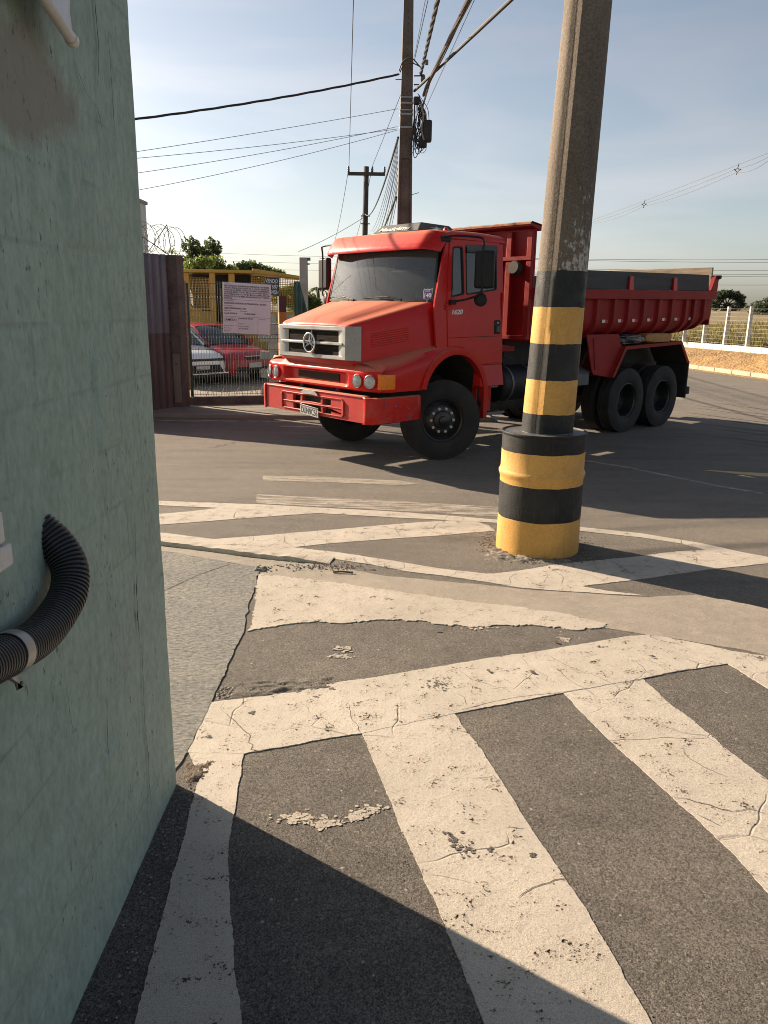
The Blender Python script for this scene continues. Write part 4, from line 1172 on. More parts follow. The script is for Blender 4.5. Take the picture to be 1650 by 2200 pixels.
def yt(z):                      # cab side plane leans in towards the roof
    return 1.19 - 0.058 * (z - 1.25)
cab = MB()
ARC = [(0.30, 1.49), (0.15, 1.515), (0.0, 1.525), (-0.15, 1.51), (-0.3, 1.455), (-0.42, 1.38), (-0.52, 1.28)]
side_out = [(-1.0, 1.28), (-1.0, 2.93), (0.10, 2.95), (0.20, 2.62), (0.335, 2.14), (0.36, 2.0), (0.33, 1.56)] + ARC
qwin = [(0.048, 2.185), (0.060, 2.165), (0.03, 2.77), (0.015, 2.795), (-0.155, 2.81), (-0.172, 2.795), (-0.197, 2.215), (-0.185, 2.198)]
qwin = [(0.052, 2.18), (0.022, 2.775), (0.005, 2.797), (-0.155, 2.808), (-0.172, 2.792), (-0.197, 2.222), (-0.182, 2.205), (0.035, 2.168)]
mwin = [(-0.237, 2.22), (-0.226, 2.795), (-0.243, 2.818), (-0.825, 2.845), (-0.848, 2.825), (-0.860, 2.30), (-0.842, 2.278), (-0.255, 2.203)]
hole_big = [(0.085, 2.14), (0.045, 2.82), (-0.875, 2.865), (-0.885, 2.25), (-0.25, 2.16)]
door_out = [(0.118, 1.535), (0.128, 2.08), (0.075, 2.86), (0.05, 2.885), (-0.88, 2.905), (-0.915, 2.88), (-0.935, 2.2), (-0.945, 1.33), (-0.93, 1.30), (-0.54, 1.29), (-0.43, 1.392), (-0.3, 1.468), (-0.15, 1.522), (0.0, 1.538)]
def grow(poly, d):
    cx = sum(p[0] for p in poly) / len(poly); cy = sum(p[1] for p in poly) / len(poly)
    return [(cx + (x - cx) * (1 + d / max(.05, abs(x - cx))) if abs(x - cx) > .03 else x, cy + (z - cy) * (1 + d / max(.05, abs(z - cy))) if abs(z - cy) > .03 else z) for x, z in poly]
for s in (1, -1):
    cab.plate(side_out, [hole_big], lambda u, v, k, s=s: (u, s * (yt(v) - (0.03 if k else 0)), v))
# rear wall, firewall, floor
cab.box(-1.0, -0.97, -1.16, 1.16, 1.28, 2.25); cab.box(-1.0, -0.97, -1.09, 1.09, 2.72, 2.93)
for y0, y1 in ((-1.1, -0.62), (0.62, 1.1)):
    cab.box(-1.0, -0.97, y0, y1, 2.25, 2.72)
cab.box(0.25, 0.30, -1.05, 1.05, 1.48, 2.08); cab.box(-0.97, 0.25, -1.12, 1.12, 1.47, 1.50)
cabo = cab.build('cab', 'red_cab', tk, bevel=0.010)
for s in (1, -1):
    b = MB(); b.plate([(-0.94, 1.52), (-0.94, 2.88), (0.06, 2.90), (0.18, 2.55), (0.24, 2.10), (0.24, 1.52)], [hole_big], lambda u, v, k, s=s: (u, s * (yt(v) - (0.034 if k == 0 else 0.042)), v)); b.build('side_lining', 'black_plastic', tk)
    b = MB(); b.plate([(0.10, 2.14), (0.055, 2.845), (-0.89, 2.88), (-0.905, 2.24), (-0.25, 2.15)], [qwin, mwin], lambda u, v, k, s=s: (u, s * (yt(v) - (0.014 if k == 0 else 0.028)), v)); b.build('door_lining', 'black_plastic', tk)
# roof
rows = []
prof = [(1.098, 2.885), (1.112, 2.90), (1.112, 2.945), (1.09, 2.975), (1.03, 2.997), (0.8, 3.015), (0.4, 3.026), (0, 3.03)]
prof = [(-y, z) for y, z in prof] + [(y, z) for y, z in prof[::-1][1:]]
for x, dz, k in ((-1.035, -0.055, .985), (-1.03, -0.02, .995), (-0.98, 0, 1), (-0.5, 0.012, 1), (0.0, 0.006, 1), (0.12, -0.015, .995), (0.17, -0.06, .985)):
    rows.append([(x, y * k, z + (dz if z > 2.92 else 0)) for y, z in prof])
b = MB(); b.grid(rows); b.add(rows[0], [tuple(range(len(prof)))]); b.add(rows[-1], [tuple(range(len(prof)))])
roof = b.build('roof', 'red_cab', tk, smooth='auto')
b = MB(); b.box(-0.968, -0.964, -.62, .62, 2.25, 2.72); b.build('rear_window', 'car_glass', tk)
# windscreen
def ws(u, v, off=0.0):          # u -1..1 across, v 0..1 up
    hy = 1.105 - 0.075 * v
    x = 0.315 - 0.145 * v + (0.17 - 0.03 * v) * (1 - u * u) + off
    return (x, u * hy, 2.115 + 0.775 * v - 0.02 * (1 - u * u) * (1 - v))
b = MB(); b.grid([[ws(-1 + 2 * i / 24, j / 10) for i in range(25)] for j in range(11)])
wso = b.build('windscreen', 'windscreen_glass', tk, smooth=True)
b = MB()
for v0, v1, u0, u1 in ((0, .035, -1, 1), (.965, 1, -1, 1), (0, 1, -1, -.975), (0, 1, .975, 1)):
    b.grid([[ws(u0 + (u1 - u0) * i / 24, v0 + (v1 - v0) * j / 6, 0.006) for i in range(25)] for j in range(7)])
b.build('windscreen_seal', 'black_rubber', wso, smooth=True)
b = MB(); b.grid([[ws(-1 + 2 * i / 24, 0.83 + .14 * j / 3, 0.004) for i in range(25)] for j in range(4)])
b.build('sun_strip', 'black_plastic', wso, smooth=True)
for yb, ye, zb in ((0.15, 0.62, 0.04), (-0.78, -0.32, 0.04)):
    w_ = thing('wiper', '', '') if False else None
    pa_, pb_ = Vector(ws(ye / 1.1, zb, .03)), Vector(ws(yb / 1.1, zb + .055, .02))
    b = MB(); b.tube([pa_ - Vector((0, 0, .03)), pa_, pa_.lerp(pb_, .5) + Vector((.02, 0, .015)), pb_], [.012, .011, .008, .006], 7); wo = b.build('wiper', 'black_plastic', tk)
    m_ = pa_.lerp(pb_, .75)
    b = MB(); b.tube([Vector(ws((ye - (ye - yb) * .35) / 1.1, .035, .012)), Vector(ws((yb - .28 * (1 if ye > 0 else 1)) / 1.1, .075, .012))], .007, 6); b.build('blade', 'black_rubber', wo)
# sticker on the glass
M_ = frame_M(Vector(ws(.905, .10, .004)), Vector(ws(.97, .10)) - Vector(ws(.85, .10)), Vector(ws(.905, .2)) - Vector(ws(.905, .05)))
sh = [(-.055, .075), (-.03, .062), (0, .072), (.03, .062), (.055, .075), (.062, .03), (.05, -.035), (.03, -.062), (0, -.078), (-.03, -.062), (-.05, -.035), (-.062, .03)]
b = MB(); b.plate([(x * 1.12, y * 1.12) for x, y in sh], [], lambda u, v, k: M_ @ Vector((u, v, .001 if k == 0 else -.001))); so = b.build('sticker', 'white_text', wso)
b = MB(); b.plate(sh, [], lambda u, v, k: M_ @ Vector((u, v, .003 if k == 0 else .002))); b.build('sticker_print', 'purple_print', so)
text("140", 0.075, 'white_text', so, M_ @ Matrix.Translation((0, -.008, .004)), align='CENTER', bold=.002)
text("ROTA", 0.026, 'white_text', so, M_ @ Matrix.Translation((0, .045, .004)), align='CENTER')
# interior: bench, backrests, steering wheel, dashboard
b = MB(); b.box(-0.962, -0.945, -1.06, 1.06, 1.51, 2.28); b.box(-0.962, -0.945, -1.05, 1.05, 2.70, 2.90); b.box(-0.962, -0.945, .58, 1.05, 2.28, 2.70); b.box(-0.962, -0.945, -1.05, -.58, 2.28, 2.70); b.box(-0.94, 0.10, -1.03, 1.03, 2.86, 2.885); b.build('trim_lining', 'black_plastic', tk)
b = MB(); b.box(-0.9, -0.35, -1.0, 1.0, 1.51, 1.85); b.box(0.02, 0.30, -1.05, 1.05, 1.8, 2.08)
b.box(-0.92, -0.78, -0.98, -0.2, 1.85, 2.6); b.box(-0.92, -0.78, 0.22, 0.98, 1.85, 2.6); b.build('interior', 'black_plastic', tk, bevel=0.04)
b = MB()
Ms = Matrix.Translation((-0.12, 0.52, 2.12)) @ Matrix.Rotation(R(-58), 4, 'Y')
b.lathe([(0.225 + .014 * math.cos(a), .014 * math.sin(a)) for a in np.linspace(0, 2 * math.pi, 8, endpoint=False)], 28, Ms, True); b.tube([Ms @ Vector((-.21, 0, 0)), Ms @ Vector((.21, 0, 0))], .016, 6); b.tube([Ms @ Vector((0, 0, 0)), Ms @ Vector((0, 0, -.35))], .03, 8)
b.build('steering_wheel', 'black_plastic', tk, smooth=True)
# sun visor above the windscreen
rows = []
vp = [(0.10, 3.000), (0.20, 3.002), (0.28, 2.985), (0.335, 2.935), (0.405, 2.835), (0.440, 2.775), (0.438, 2.752), (0.424, 2.750), (0.385, 2.805), (0.31, 2.90), (0.22, 2.950), (0.10, 2.968)]
for i in range(33):
    u = -1 + 2 * i / 32; y = u * 1.115
    bow = 0.045 * (1 - u * u); e = max(0, (abs(u) - 0.86) / 0.14)
    rows.append([(x + bow - 0.13 * e * e - (0.05 * e if x > .3 else 0), y, z - 0.03 * e * e) for x, z in vp])
b = MB(); b.grid(rows, close=True); b.add(rows[0], [tuple(range(len(vp)))]); b.add(rows[-1], [tuple(range(len(vp)))])
b.build('sun_visor', 'red_cab', tk, smooth='auto')
# doors
for s in (1, -1):
    f0 = lambda u, v, k, s=s: (u, s * (yt(v) + (0.012 if k == 0 else -0.012)), v)
    b = MB(); b.plate(door_out, [qwin, mwin], f0); d = b.build('door', 'red_cab', tk, bevel=0.006)
    for nm, wn_ in (('quarter_window', qwin), ('window', mwin)):
        b = MB(); b.plate(wn_, [], lambda u, v, k, s=s: (u, s * (yt(v) + (-0.004 if k == 0 else -0.009)), v)); b.build(nm, 'side_glass', d)
        ins = grow(wn_, -0.016)
        b = MB(); b.plate(wn_, [ins], lambda u, v, k, s=s: (u, s * (yt(v) + (0.015 if k == 0 else -0.011)), v)); b.build('window_seal', 'black_rubber', d)
    b = MB(); b.plate([(-0.805, 1.70), (-0.825, 1.69), (-0.92, 1.69), (-0.94, 1.70), (-0.94, 1.865), (-0.92, 1.88), (-0.825, 1.88), (-0.805, 1.865)], [], lambda u, v, k, s=s: (u, s * (yt(v) + (0.020 if k == 0 else 0.0)), v)); hb = b.build('handle_plate', 'black_plastic', d, bevel=0.006)
    b = MB(); b.plate([(-0.835, 1.712), (-0.912, 1.712), (-0.912, 1.80), (-0.835, 1.80)], [], lambda u, v, k, s=s: (u, s * (yt(v) + (0.034 if k == 0 else 0.018)), v)); b.build('pull', 'black_rim', hb, bevel=0.006)
    b = MB(); b.lathe([(0, .006), (.011, .006), (.011, 0)], 10, Matrix.Translation((-.873, s * (yt(1.84) + .02), 1.842)) @ Matrix.Rotation(R(-90 * s), 4, 'X')); b.build('lock', 'chrome', hb)
    # pressed crease low on the door
    b = MB(); b.plate([(0.115, 1.652), (-0.94, 1.668), (-0.94, 1.661), (0.115, 1.645)], [], lambda u, v, k, s=s: (u, s * (yt(v) + (0.0142 if k == 0 else 0.0)), v)); b.build('crease', 'crease_red' if 'crease_red' in MT else 'black_rubber', d)
    for z in (2.02, 2.06):
        b = MB(); b.box(0.105, 0.165, s * (yt(z) + .008) - .012, s * (yt(z) + .008) + .012, z - .012, z + .012); b.build('hinge', 'red_cab', d, bevel=0.004)
    M_ = frame_M((0.062 if s > 0 else -0.18, s * (yt(1.975) + 0.0135), 1.973), (-s, 0, .035 * s), (0, -0.058 * s, 1))
    text("1620", 0.082, 'white_text', d, M_, shear=0.25, bold=0.003, width=0.215)
    if s > 0:        # rain deflector above the driver's window
        b = MB(); rr_ = []
        for i in range(13):
            x = -0.232 - 0.618 * i / 12; zt_ = 2.826 + 0.022 * i / 12
            rr_.append([(x, yt(zt_) + .014, zt_ + .012), (x, yt(zt_) + .032, zt_ - .03), (x, yt(zt_) + .040, zt_ - .085), (x, yt(zt_) + .034, zt_ - .088)])
        b.grid(rr_); b.build('rain_deflector', 'deflector_smoke' if 'deflector_smoke' in MT else 'ac_grey', d, smooth=True)
    # side skirt, step box, tread
    b = MB(); b.hexa([(-0.48, s * 1.10, 0.98), (-1.005, s * 1.10, 0.98), (-1.005, s * 1.235, 0.98), (-0.52, s * 1.235, 0.98)], [(-0.50, s * 1.10, 1.275), (-1.0, s * 1.10, 1.275), (-1.0, s * 1.185, 1.275), (-0.53, s * 1.185, 1.275)]); b.build('side_skirt', 'red_cab', tk, bevel=0.01)
    b = MB(); b.box(-0.87, -0.56, s * 1.12 if s < 0 else 1.02, 1.12 if s > 0 else -1.02, 0.61, 0.975) if s > 0 else b.box(-0.87, -0.56, -1.12, -1.02, 0.61, 0.975); b.build('step_panel', 'red_cab', tk, bevel=0.008)
    b = MB(); b.box(-1.12, -0.60, min(s * .80, s * 1.18), max(s * .80, s * 1.18), 0.565, 0.605); b.build('tread_plate', 'tread_steel', tk, bevel=0.005)
    b = MB(); b.box(-1.10, -0.62, min(s * .78, s * 1.05), max(s * .78, s * 1.05), 0.93, 0.96); b.build('tread_plate', 'tread_steel', tk, bevel=0.005)

# bonnet
TT = [(1.44, .700), (1.425, .732), (1.40, .758), (1.36, .782), (1.30, .805), (1.0, .875), (.7, .955), (.4, 1.035), (.28, 1.066)]
BT = [(1.44, .715), (1.425, .750), (1.40, .778), (1.36, .803), (1.30, .828), (1.0, .905), (.7, .992), (.4, 1.08), (.28, 1.112)]
ZT = [(1.44, 1.790), (1.425, 1.806), (1.40, 1.818), (1.36, 1.830), (1.30, 1.846), (1.0, 1.925), (.7, 2.005), (.4, 2.085), (.28, 2.115)]
ZB = [(1.44, 1.335), (1.3, 1.338), (1.0, 1.385), (.7, 1.455), (.4, 1.525), (.28, 1.545)]
def hood_row(x):
    t_, b_, zt, zb = lerp_tab(TT, x), lerp_tab(BT, x), lerp_tab(ZT, x), lerp_tab(ZB, x)
    k = 1.0 if x < 1.3 else max(0, (1.44 - x) / .14)
    pr = [(0, zt + .040 * k + .010), (.30 * t_, zt + .038 * k + .009), (.655 * t_, zt + .028 * k + .006), (.675 * t_, zt + .016 * k + .004), (.88 * t_, zt + .010 * k), (t_ - .035, zt + .002), (t_ - .012, zt - .010), (t_, zt - .032), (t_ + (b_ - t_) * .35, zt - (zt - zb) * .4), (t_ + (b_ - t_) * .75, zt - (zt - zb) * .75), (b_, zb)]
    return [(x, -y, z) for y, z in pr[::-1]] + [(x, y, z) for y, z in pr[1:]]
xs = [1.44, 1.425, 1.40, 1.36, 1.30] + list(np.linspace(1.2, .28, 14))
rows = [hood_row(x) for x in xs]
b = MB(); b.grid(rows); b.add(rows[0], [tuple(range(len(rows[0])))])
bon = b.build('bonnet', 'red_cab', tk, smooth='auto')
for s in (1, -1):                                     # louvre pressings on the flank
    for k in range(7):
        x0, x1 = 1.17, .66
        z0 = 1.705 - .027 * k; z1 = z0 + .078
        def fl(x, z):
            t_, b_, zt, zb = lerp_tab(TT, x), lerp_tab(BT, x), lerp_tab(ZT, x), lerp_tab(ZB, x)
            return s * (t_ + (b_ - t_) * max(0, (zt - z) / (zt - zb)) + .004)
        rows = [[(x, fl(x, z) + s * (.006 if q in (1, 2) else -.006), z + dz) for q, dz in enumerate((-.010, -.004, .002, .008))] for x, z in [(x0 + (x1 - x0) * i / 8, z0 + (z1 - z0) * i / 8) for i in range(9)]]
        b = MB(); b.grid(rows); b.build('louvre', 'red_cab', bon, smooth=True)
    b = MB(); b.tube([(x, s * (lerp_tab(TT, x) + .002), lerp_tab(ZT, x) - .0) for x in (0, 0)] if False else [(0.30, s * 1.10, 1.60), (0.29, s * 1.085, 2.10)], .006, 5); b.build('shut_line', 'black_rubber', bon)

# grille: silver surround, mesh, bar, star in ring
x0 = 1.482
ring_o = [(-.722, 1.375), (.722, 1.375), (.722, 1.785), (-.722, 1.785)]
ring_i = [(-.655, 1.418), (.655, 1.418), (.655, 1.738), (-.655, 1.738)]
mesh_i = [(-.545, 1.425), (.545, 1.425), (.545, 1.725), (-.545, 1.725)]
back_o = [(-.832, 1.362), (.832, 1.362), (.832, 1.792), (-.832, 1.792)]
b = MB()
R4 = lambda P, x: [(x, y, z) for y, z in P]
V = R4(ring_o, x0) + R4(ring_i, x0) + R4(mesh_i, x0 - .034) + R4(back_o, x0 - .165)
F = []
for i in range(4):
    j = (i + 1) % 4
    F += [(i, j, 4 + j, 4 + i), (4 + i, 4 + j, 8 + j, 8 + i), (12 + i, 12 + j, j, i)]
b.add(V, F); gr_ = b.build('grille', 'silver_trim', tk, bevel=0.006)
b = MB(); b.box(x0 - .040, x0 - .034, -.55, .55, 1.42, 1.73); b.build('mesh', 'grille_mesh', gr_)
b = MB(); b.hexa([(x0 - .03, -.665, 1.548), (x0 + .012, -.665, 1.556), (x0 + .012, -.665, 1.584), (x0 - .03, -.665, 1.592)], [(x0 - .03, .665, 1.548), (x0 + .012, .665, 1.556), (x0 + .012, .665, 1.584), (x0 - .03, .665, 1.592)]); b.build('cross_bar', 'silver_trim', gr_, bevel=0.004)
b = MB(); b.tube([(x0 - .02, 0, 1.42), (x0 - .02, 0, 1.74)], .006, 6); b.build('stay', 'silver_trim', gr_)
Mx = Matrix.Translation((x0 + .022, 0, 1.567)) @ Matrix.Rotation(R(90), 4, 'Y')
b = MB(); b.lathe([(.122 + .0125 * math.cos(a), .016 * math.sin(a)) for a in np.linspace(0, 2 * math.pi, 10, endpoint=False)], 40, Mx, True)
em = b.build('badge_ring', 'chrome', gr_, smooth=True)
b = MB()
for k in range(3):
    a = R(90 + 120 * k); d = Vector((0, math.cos(a), math.sin(a))); n_ = Vector((0, -math.sin(a), math.cos(a))); c_ = Vector((x0 + .022, 0, 1.567))
    tip = c_ + d * .118; r1, r2 = c_ + n_ * .026 - d * .004, c_ - n_ * .026 - d * .004
    b.add([r1, r2, tip, c_ + Vector((.016, 0, 0)) + d * .01, c_ - Vector((.01, 0, 0))], [(0, 3, 2), (3, 1, 2), (1, 4, 2), (4, 0, 2)])
b.build('badge_star', 'chrome', gr_)

# nose panel with lamps
def nose_x(y):
    a = abs(y)
    return 1.432 - .012 * (a / .9) ** 2 - .10 * max(0, (a - .93) / .30) ** 2.2
rows = []
ys = np.linspace(-1.225, 1.225, 99)
for y in ys:
    a = abs(y); xf = nose_x(y)
    sm = lambda e0, e1, q: (lambda t_: t_ * t_ * (3 - 2 * t_))(min(1, max(0, (q - e0) / (e1 - e0))))
    rec = 1 - sm(.58, .72, a)
    wx = sm(.72, .86, a)
    row = [(1.375 - .14 * wx, y, 1.350 - .012 * wx), (xf - .055, y, 1.305 - .015 * wx), (xf - .012, y, 1.262), (xf, y, 1.248), (xf + .002, y, 1.225)]
    for z in (1.212, 1.195, 1.17, 1.14, 1.10, 1.07, 1.055):
        row.append((xf - .075 * rec * (1 if 1.06 < z < 1.205 else .35), y, z))
    row += [(xf, y, 1.040), (xf - .004, y, 1.02), (xf - .03, y, 1.004), (xf - .12, y, 1.0)]
    rows.append(row)
b = MB(); b.grid(rows); nose = b.build('nose_panel', 'red_cab', tk, smooth='auto')
b = MB(); b.box(1.350, 1.3645, -.45, .45, 1.085, 1.185); b.build('lower_mesh', 'grille_mesh', nose)
for y in (-1.095, -.893, .893, 1.095):
    nrm = Vector((1, .08 * (1 if y > 0 else -1) + (.22 * (1 if y > 0 else -1) if abs(y) > 1 else 0), .02)).normalized()
    Mx = Matrix.Translation((nose_x(y) + .001, y, 1.130)) @ nrm.to_track_quat('Z', 'Y').to_matrix().to_4x4()
    b = MB(); b.lathe([(.092, -.012), (.091, .014), (.083, .021), (.077, .017), (.076, .004)], 30, Mx); hl = b.build('headlight', 'red_cab', nose, smooth='auto')
    b = MB(); b.lathe([(.077, .016), (.064, .0105), (.042, .0065), (.018, .005), (.014, .012), (0, .014)], 30, Mx); b.build('reflector', 'lamp_silver', hl, smooth=True)
    b = MB(); b.lathe([(.077, .018), (.06, .026), (.03, .032), (0, .034)], 30, Mx); b.build('lens', 'lamp_glass', hl, smooth=True)
    b = MB(); b.lathe([(.0765, .017), (.080, .0215), (.077, .025), (.0745, .020)], 30, Mx, True); b.build('rim', 'chrome', hl, smooth=True)
for s in (1, -1):
    # turn lamp wrapping round the corner
    pth = [(1.352, s * 1.19), (1.325, s * 1.217), (1.285, s * 1.232), (1.20, s * 1.238), (1.105, s * 1.240)]
    rows = []
    for i, (x, y) in enumerate(pth):
        t_ = i / 4; zt_, zl = 1.228 - .012 * t_, 1.040 - .002 * t_
        rows.append([(x - .02, y - s * .03, zt_ + .004), (x, y, zt_), (x + .002, y + s * .004, (zt_ + zl) / 2), (x, y, zl), (x - .02, y - s * .03, zl - .004)])
    b = MB(); b.grid(rows); b.add(rows[0], [(0, 1, 2, 3, 4)]); b.add(rows[-1], [(0, 1, 2, 3, 4)]); b.build('turn_lamp', 'orange_lens', nose, smooth='auto')
    # fender
    rows = []
    RA, ZC = .575, .86
    for x in list(np.linspace(1.34, .62, 13)) + list(np.linspace(.57, -.02, 19)):
        b_ = lerp_tab(BT, min(x, 1.30)) - .02; zb = lerp_tab(ZB, x) + .01
        zl = 1.0 if abs(x) >= RA else max(1.0, ZC + math.sqrt(max(0, RA * RA - x * x)))
        yo = 1.222 - .05 * max(0, (x - 1.15) / .2) ** 2
        pr = [(b_, zb), (b_ + (yo - b_) * .4, zb - .012), (b_ + (yo - b_) * .72, zb - .035), (yo - .035, zb - .075), (yo - .008, zb - .125), (yo, zb - .19), (yo, 1.15), (yo, zl)]
        pr = [(y, max(z, zl)) for y, z in pr]
        rows.append([(x, s * y, z) for y, z in pr])
    b = MB(); b.grid(rows); fe = b.build('fender', 'red_cab', tk, smooth='auto')
    # arch lip running down behind the wheel
    arc_i = [(RA * math.cos(R(a)), ZC + RA * math.sin(R(a))) for a in range(14, 181, 6)] + [(-RA, .54)]
    arc_o = [((RA + .088) * math.cos(R(a)), ZC + (RA + .088) * math.sin(R(a))) for a in range(14, 181, 6)] + [(-RA - .075, .54)]
    ri = [[(x, s * 1.15, z), (x, s * 1.215, z), (x, s * 1.243, z)] for x, z in arc_i]
    ro = [[(x, s * 1.243, z), (x, s * 1.222, z), (x, s * 1.17, z)] for x, z in arc_o]
    b = MB(); b.grid([a + c for a, c in zip(ri, [[((p[0][0] + q[0][0]) / 2, s * 1.246, (p[0][2] + q[0][2]) / 2)] + q for p, q in zip(ri, ro)])])
    b.build('wheel_arch', 'red_cab', tk, smooth='auto')
    b = MB(); b.grid([[((RA + .006) * math.cos(R(a)), s * y, ZC + (RA + .006) * math.sin(R(a))) for y in (.3, 1.20)] for a in range(-20, 201, 9)]); b.build('arch_liner', 'chassis_dark', tk, smooth=True)

# bumper
bm_out = [(-1.075, .622), (1.075, .622), (1.075, .945), (-1.075, .945)]
holes = []
for y0, y1, z0, z1 in ((-.205, .205, .79, .868), (-.42, -.245, .778, .858), (.245, .42, .778, .858), (-.42, -.245, .668, .742), (.245, .42, .668, .742), (-.205, .205, .672, .752)):
    holes.append([(y0, z0), (y1, z0), (y1, z1), (y0, z1)])
b = MB(); b.plate(bm_out, holes, lambda u, v, k: (1.506 - .01 * (u / 1.08) ** 2 - (.055 if k else 0) - .02 * ((v - .78) / .17) ** 2 - (.022 if (abs(u) < .5 and v < .9 and v > .65) else 0), u, v))
bump = b.build('bumper', 'red_bumper', tk, bevel=0.008)
b = MB(); b.box(1.36, 1.49, -1.06, 1.06, .93, .955); b.build('top_flange', 'red_bumper', bump, bevel=0.01)
b = MB(); b.box(1.36, 1.40, -.9, .9, .63, .92); b.build('backing', 'chassis_dark', bump)
for z0 in (.756, .875, .655):                       # raised ribs framing the slots
    b = MB(); b.box(1.470, 1.492, -.66, .66, z0, z0 + .014); b.build('rib', 'red_bumper', bump, bevel=0.005)
for s in (1, -1):
    b = MB(); b.hexa([(1.45, s * .66, .66), (1.498, s * .66, .66), (1.500, s * .70, .69), (1.45, s * .70, .69)], [(1.45, s * .66, .875), (1.498, s * .66, .875), (1.500, s * .70, .85), (1.45, s * .70, .85)]); b.build('rib', 'red_bumper', bump, bevel=0.005)
    pth = [(1.494, 1.082), (1.482, 1.13), (1.45, 1.19), (1.40, 1.228), (1.30, 1.248), (1.0, 1.252), (.72, 1.252), (.665, 1.250)]
    rows = []
    for i, (x, y) in enumerate(pth):
        k = max(0, i - 3) / 4
        zz = [(.612, -.02), (.625, 0), (.78, .006), (.93, 0), (.948, -.025)]
        rows.append([(x, s * (y + dy * (1 if i > 2 else .6)), z + (.012 * k if z < .7 else -.0 * k)) for z, dy in zz])
    b = MB(); b.grid(rows); b.build('bumper_end', 'red_cab' if s > 0 else 'red_bumper', bump, smooth='auto', solid=0.02)
b = MB(); b.plate([(-.19, .862), (-.12, .9), (.0, .905), (.12, .895), (.17, .87), (.19, .84), (.05, .85), (-.1, .845)], [], lambda u, v, k: (1.504 + (.004 if k == 0 else -.02), u * 1.0 - .02, v + .045)); b.build('bare_metal_patch', 'steel_galv', bump)
# number plate hanging a little crooked
Mp = Matrix.Translation((1.515, -.005, .675)) @ Matrix.Rotation(R(-4), 4, 'X') @ Matrix.Rotation(R(5), 4, 'Y')
b = MB(); b.box(-.003, .003, -.20, .20, -.065, .065, Mp); pl_ = b.build('number_plate', 'plate_white', bump, bevel=0.003)
Mt = Mp @ frame_M((.0036, 0, -.012), (0, 1, 0), (0, 0, 1))
text("DUN9C56", 0.118, 'ink', pl_, Mt, align='CENTER', width=.36, bold=.002)
b = MB(); b.box(.0032, .0036, -.195, .195, .042, .061, Mp); b.build('plate_strip', 'grey_box', pl_)
rs = random.Random(4)
for k in range(8):                                    # scuffs on the bumper end
    x, z = rs.uniform(.75, 1.32), rs.uniform(.65, .9); w_ = rs.uniform(.006, .02)
    b = MB(); b.plate([(x - w_, z - w_ * .5), (x + w_ * .8, z - w_ * .9), (x + w_, z + w_ * .6), (x - w_ * .4, z + w_ * .9)], [], lambda u, v, k_: (u, 1.262 - (.0 if k_ == 0 else .006), v)); b.build('scuff', 'blue_scuff' if k % 2 else 'steel_dark', bump)

# roof cooler
b = MB()
b.hexa([(-.78, -.50, 3.005), (.06, -.50, 3.005), (.06, .50, 3.005), (-.78, .50, 3.005)], [(-.66, -.40, 3.145), (-.10, -.40, 3.155), (-.10, .40, 3.155), (-.66, .40, 3.145)])
ac = b.build('roof_cooler', 'ac_grey', tk, bevel=0.022, seg=3)
b = MB(); b.box(-.80, .08, -.52, .52, 2.995, 3.035); b.build('base_tray', 'black_plastic', ac, bevel=0.012)
M_ = frame_M((.0, -.36, 3.066), (0, 1, 0), (-.16, 0, .15)); M_ = M_ @ Matrix.Translation((0, .02, .004))
text("Maxiclima", 0.10, 'white_text', ac, M_, shear=.25, width=.62, bold=.002)
M_ = frame_M((-.22, .456, 3.075), (-1, 0, 0), (0, -.10, .14)) @ Matrix.Translation((0, .0, .004))
b = MB(); b.plate([(0, .01), (.10, .018), (.13, .045), (.15, .018), (.28, .01), (.15, .0), (.13, -.03), (.10, .0)], [], lambda u, v, k: M_ @ Vector((u, v, .002 if k == 0 else -.003))); b.build('logo', 'white_text', ac)
for s in (1,):                                        # marker lamps on the roof edge
    b = MB(); b.lathe([(0, .05), (.025, .045), (.035, .02), (.038, 0)], 12, Matrix.Translation((.02, s * .98, 2.99))); b.build('marker_lamp', 'orange_lens', tk, smooth=True)
    b = MB(); b.tube([(.06, s * 1.02, 2.99), (.06, s * 1.02, 3.03)], .02, 8); b.build('horn_bracket', 'red_cab', tk)

# mirrors
def mirror(s):
    px, py = (-0.20, 1.455) if s > 0 else (0.12, -1.50)
    b = MB(); b.tube(catmull([Vector((.16, s * 1.09, 2.885)), Vector((.20, s * 1.13, 2.90)), Vector((.12 if s > 0 else .18, s * 1.26, 2.915)), Vector((px + .05, s * (abs(py) - .05), 2.905)), Vector((px + .02, py, 2.87)), Vector((px + .01, py, 2.78)), Vector((px + .01, py, 2.5)), Vector((px + .01, py, 2.28)), Vector((px + .03, s * (abs(py) - .03), 2.20)), Vector(((px + .10) * .5, s * 1.28, 2.135)), Vector((.06, s * 1.16, 2.115))], 6), .0135, 8)
    a = b.build('mirror_arm', 'black_plastic', tk, smooth=True)
    Mm = Matrix.Translation((px - .03, py, 2.515)) @ Matrix.Rotation(R(24 if s > 0 else -4), 4, 'Z')
    b = MB(); b.box(-.05, .045, -.13, .13, -.235, .235, Mm); b.build('mirror_head', 'black_plastic', a, bevel=0.035, seg=4)
    b = MB(); b.lathe([(0, .03), (.06, .025), (.085, .008), (.088, -.015), (0, -.015)], 24, Matrix.Translation((px + .0, s * (1.43 if s > 0 else 1.44), 2.14)) @ Matrix.Rotation(R(90), 4, 'Y') @ Matrix.Rotation(R(-24 * s), 4, 'X')); b.build('round_mirror', 'black_plastic', a, smooth='auto')
    b = MB(); b.box(.0, .10, min(s * 1.10, s * 1.20), max(s * 1.10, s * 1.20), 2.075, 2.13); b.box(.08, .22, min(s * 1.06, s * 1.14), max(s * 1.06, s * 1.14), 2.85, 2.915); b.build('mirror_bracket', 'black_plastic', a, bevel=0.008)
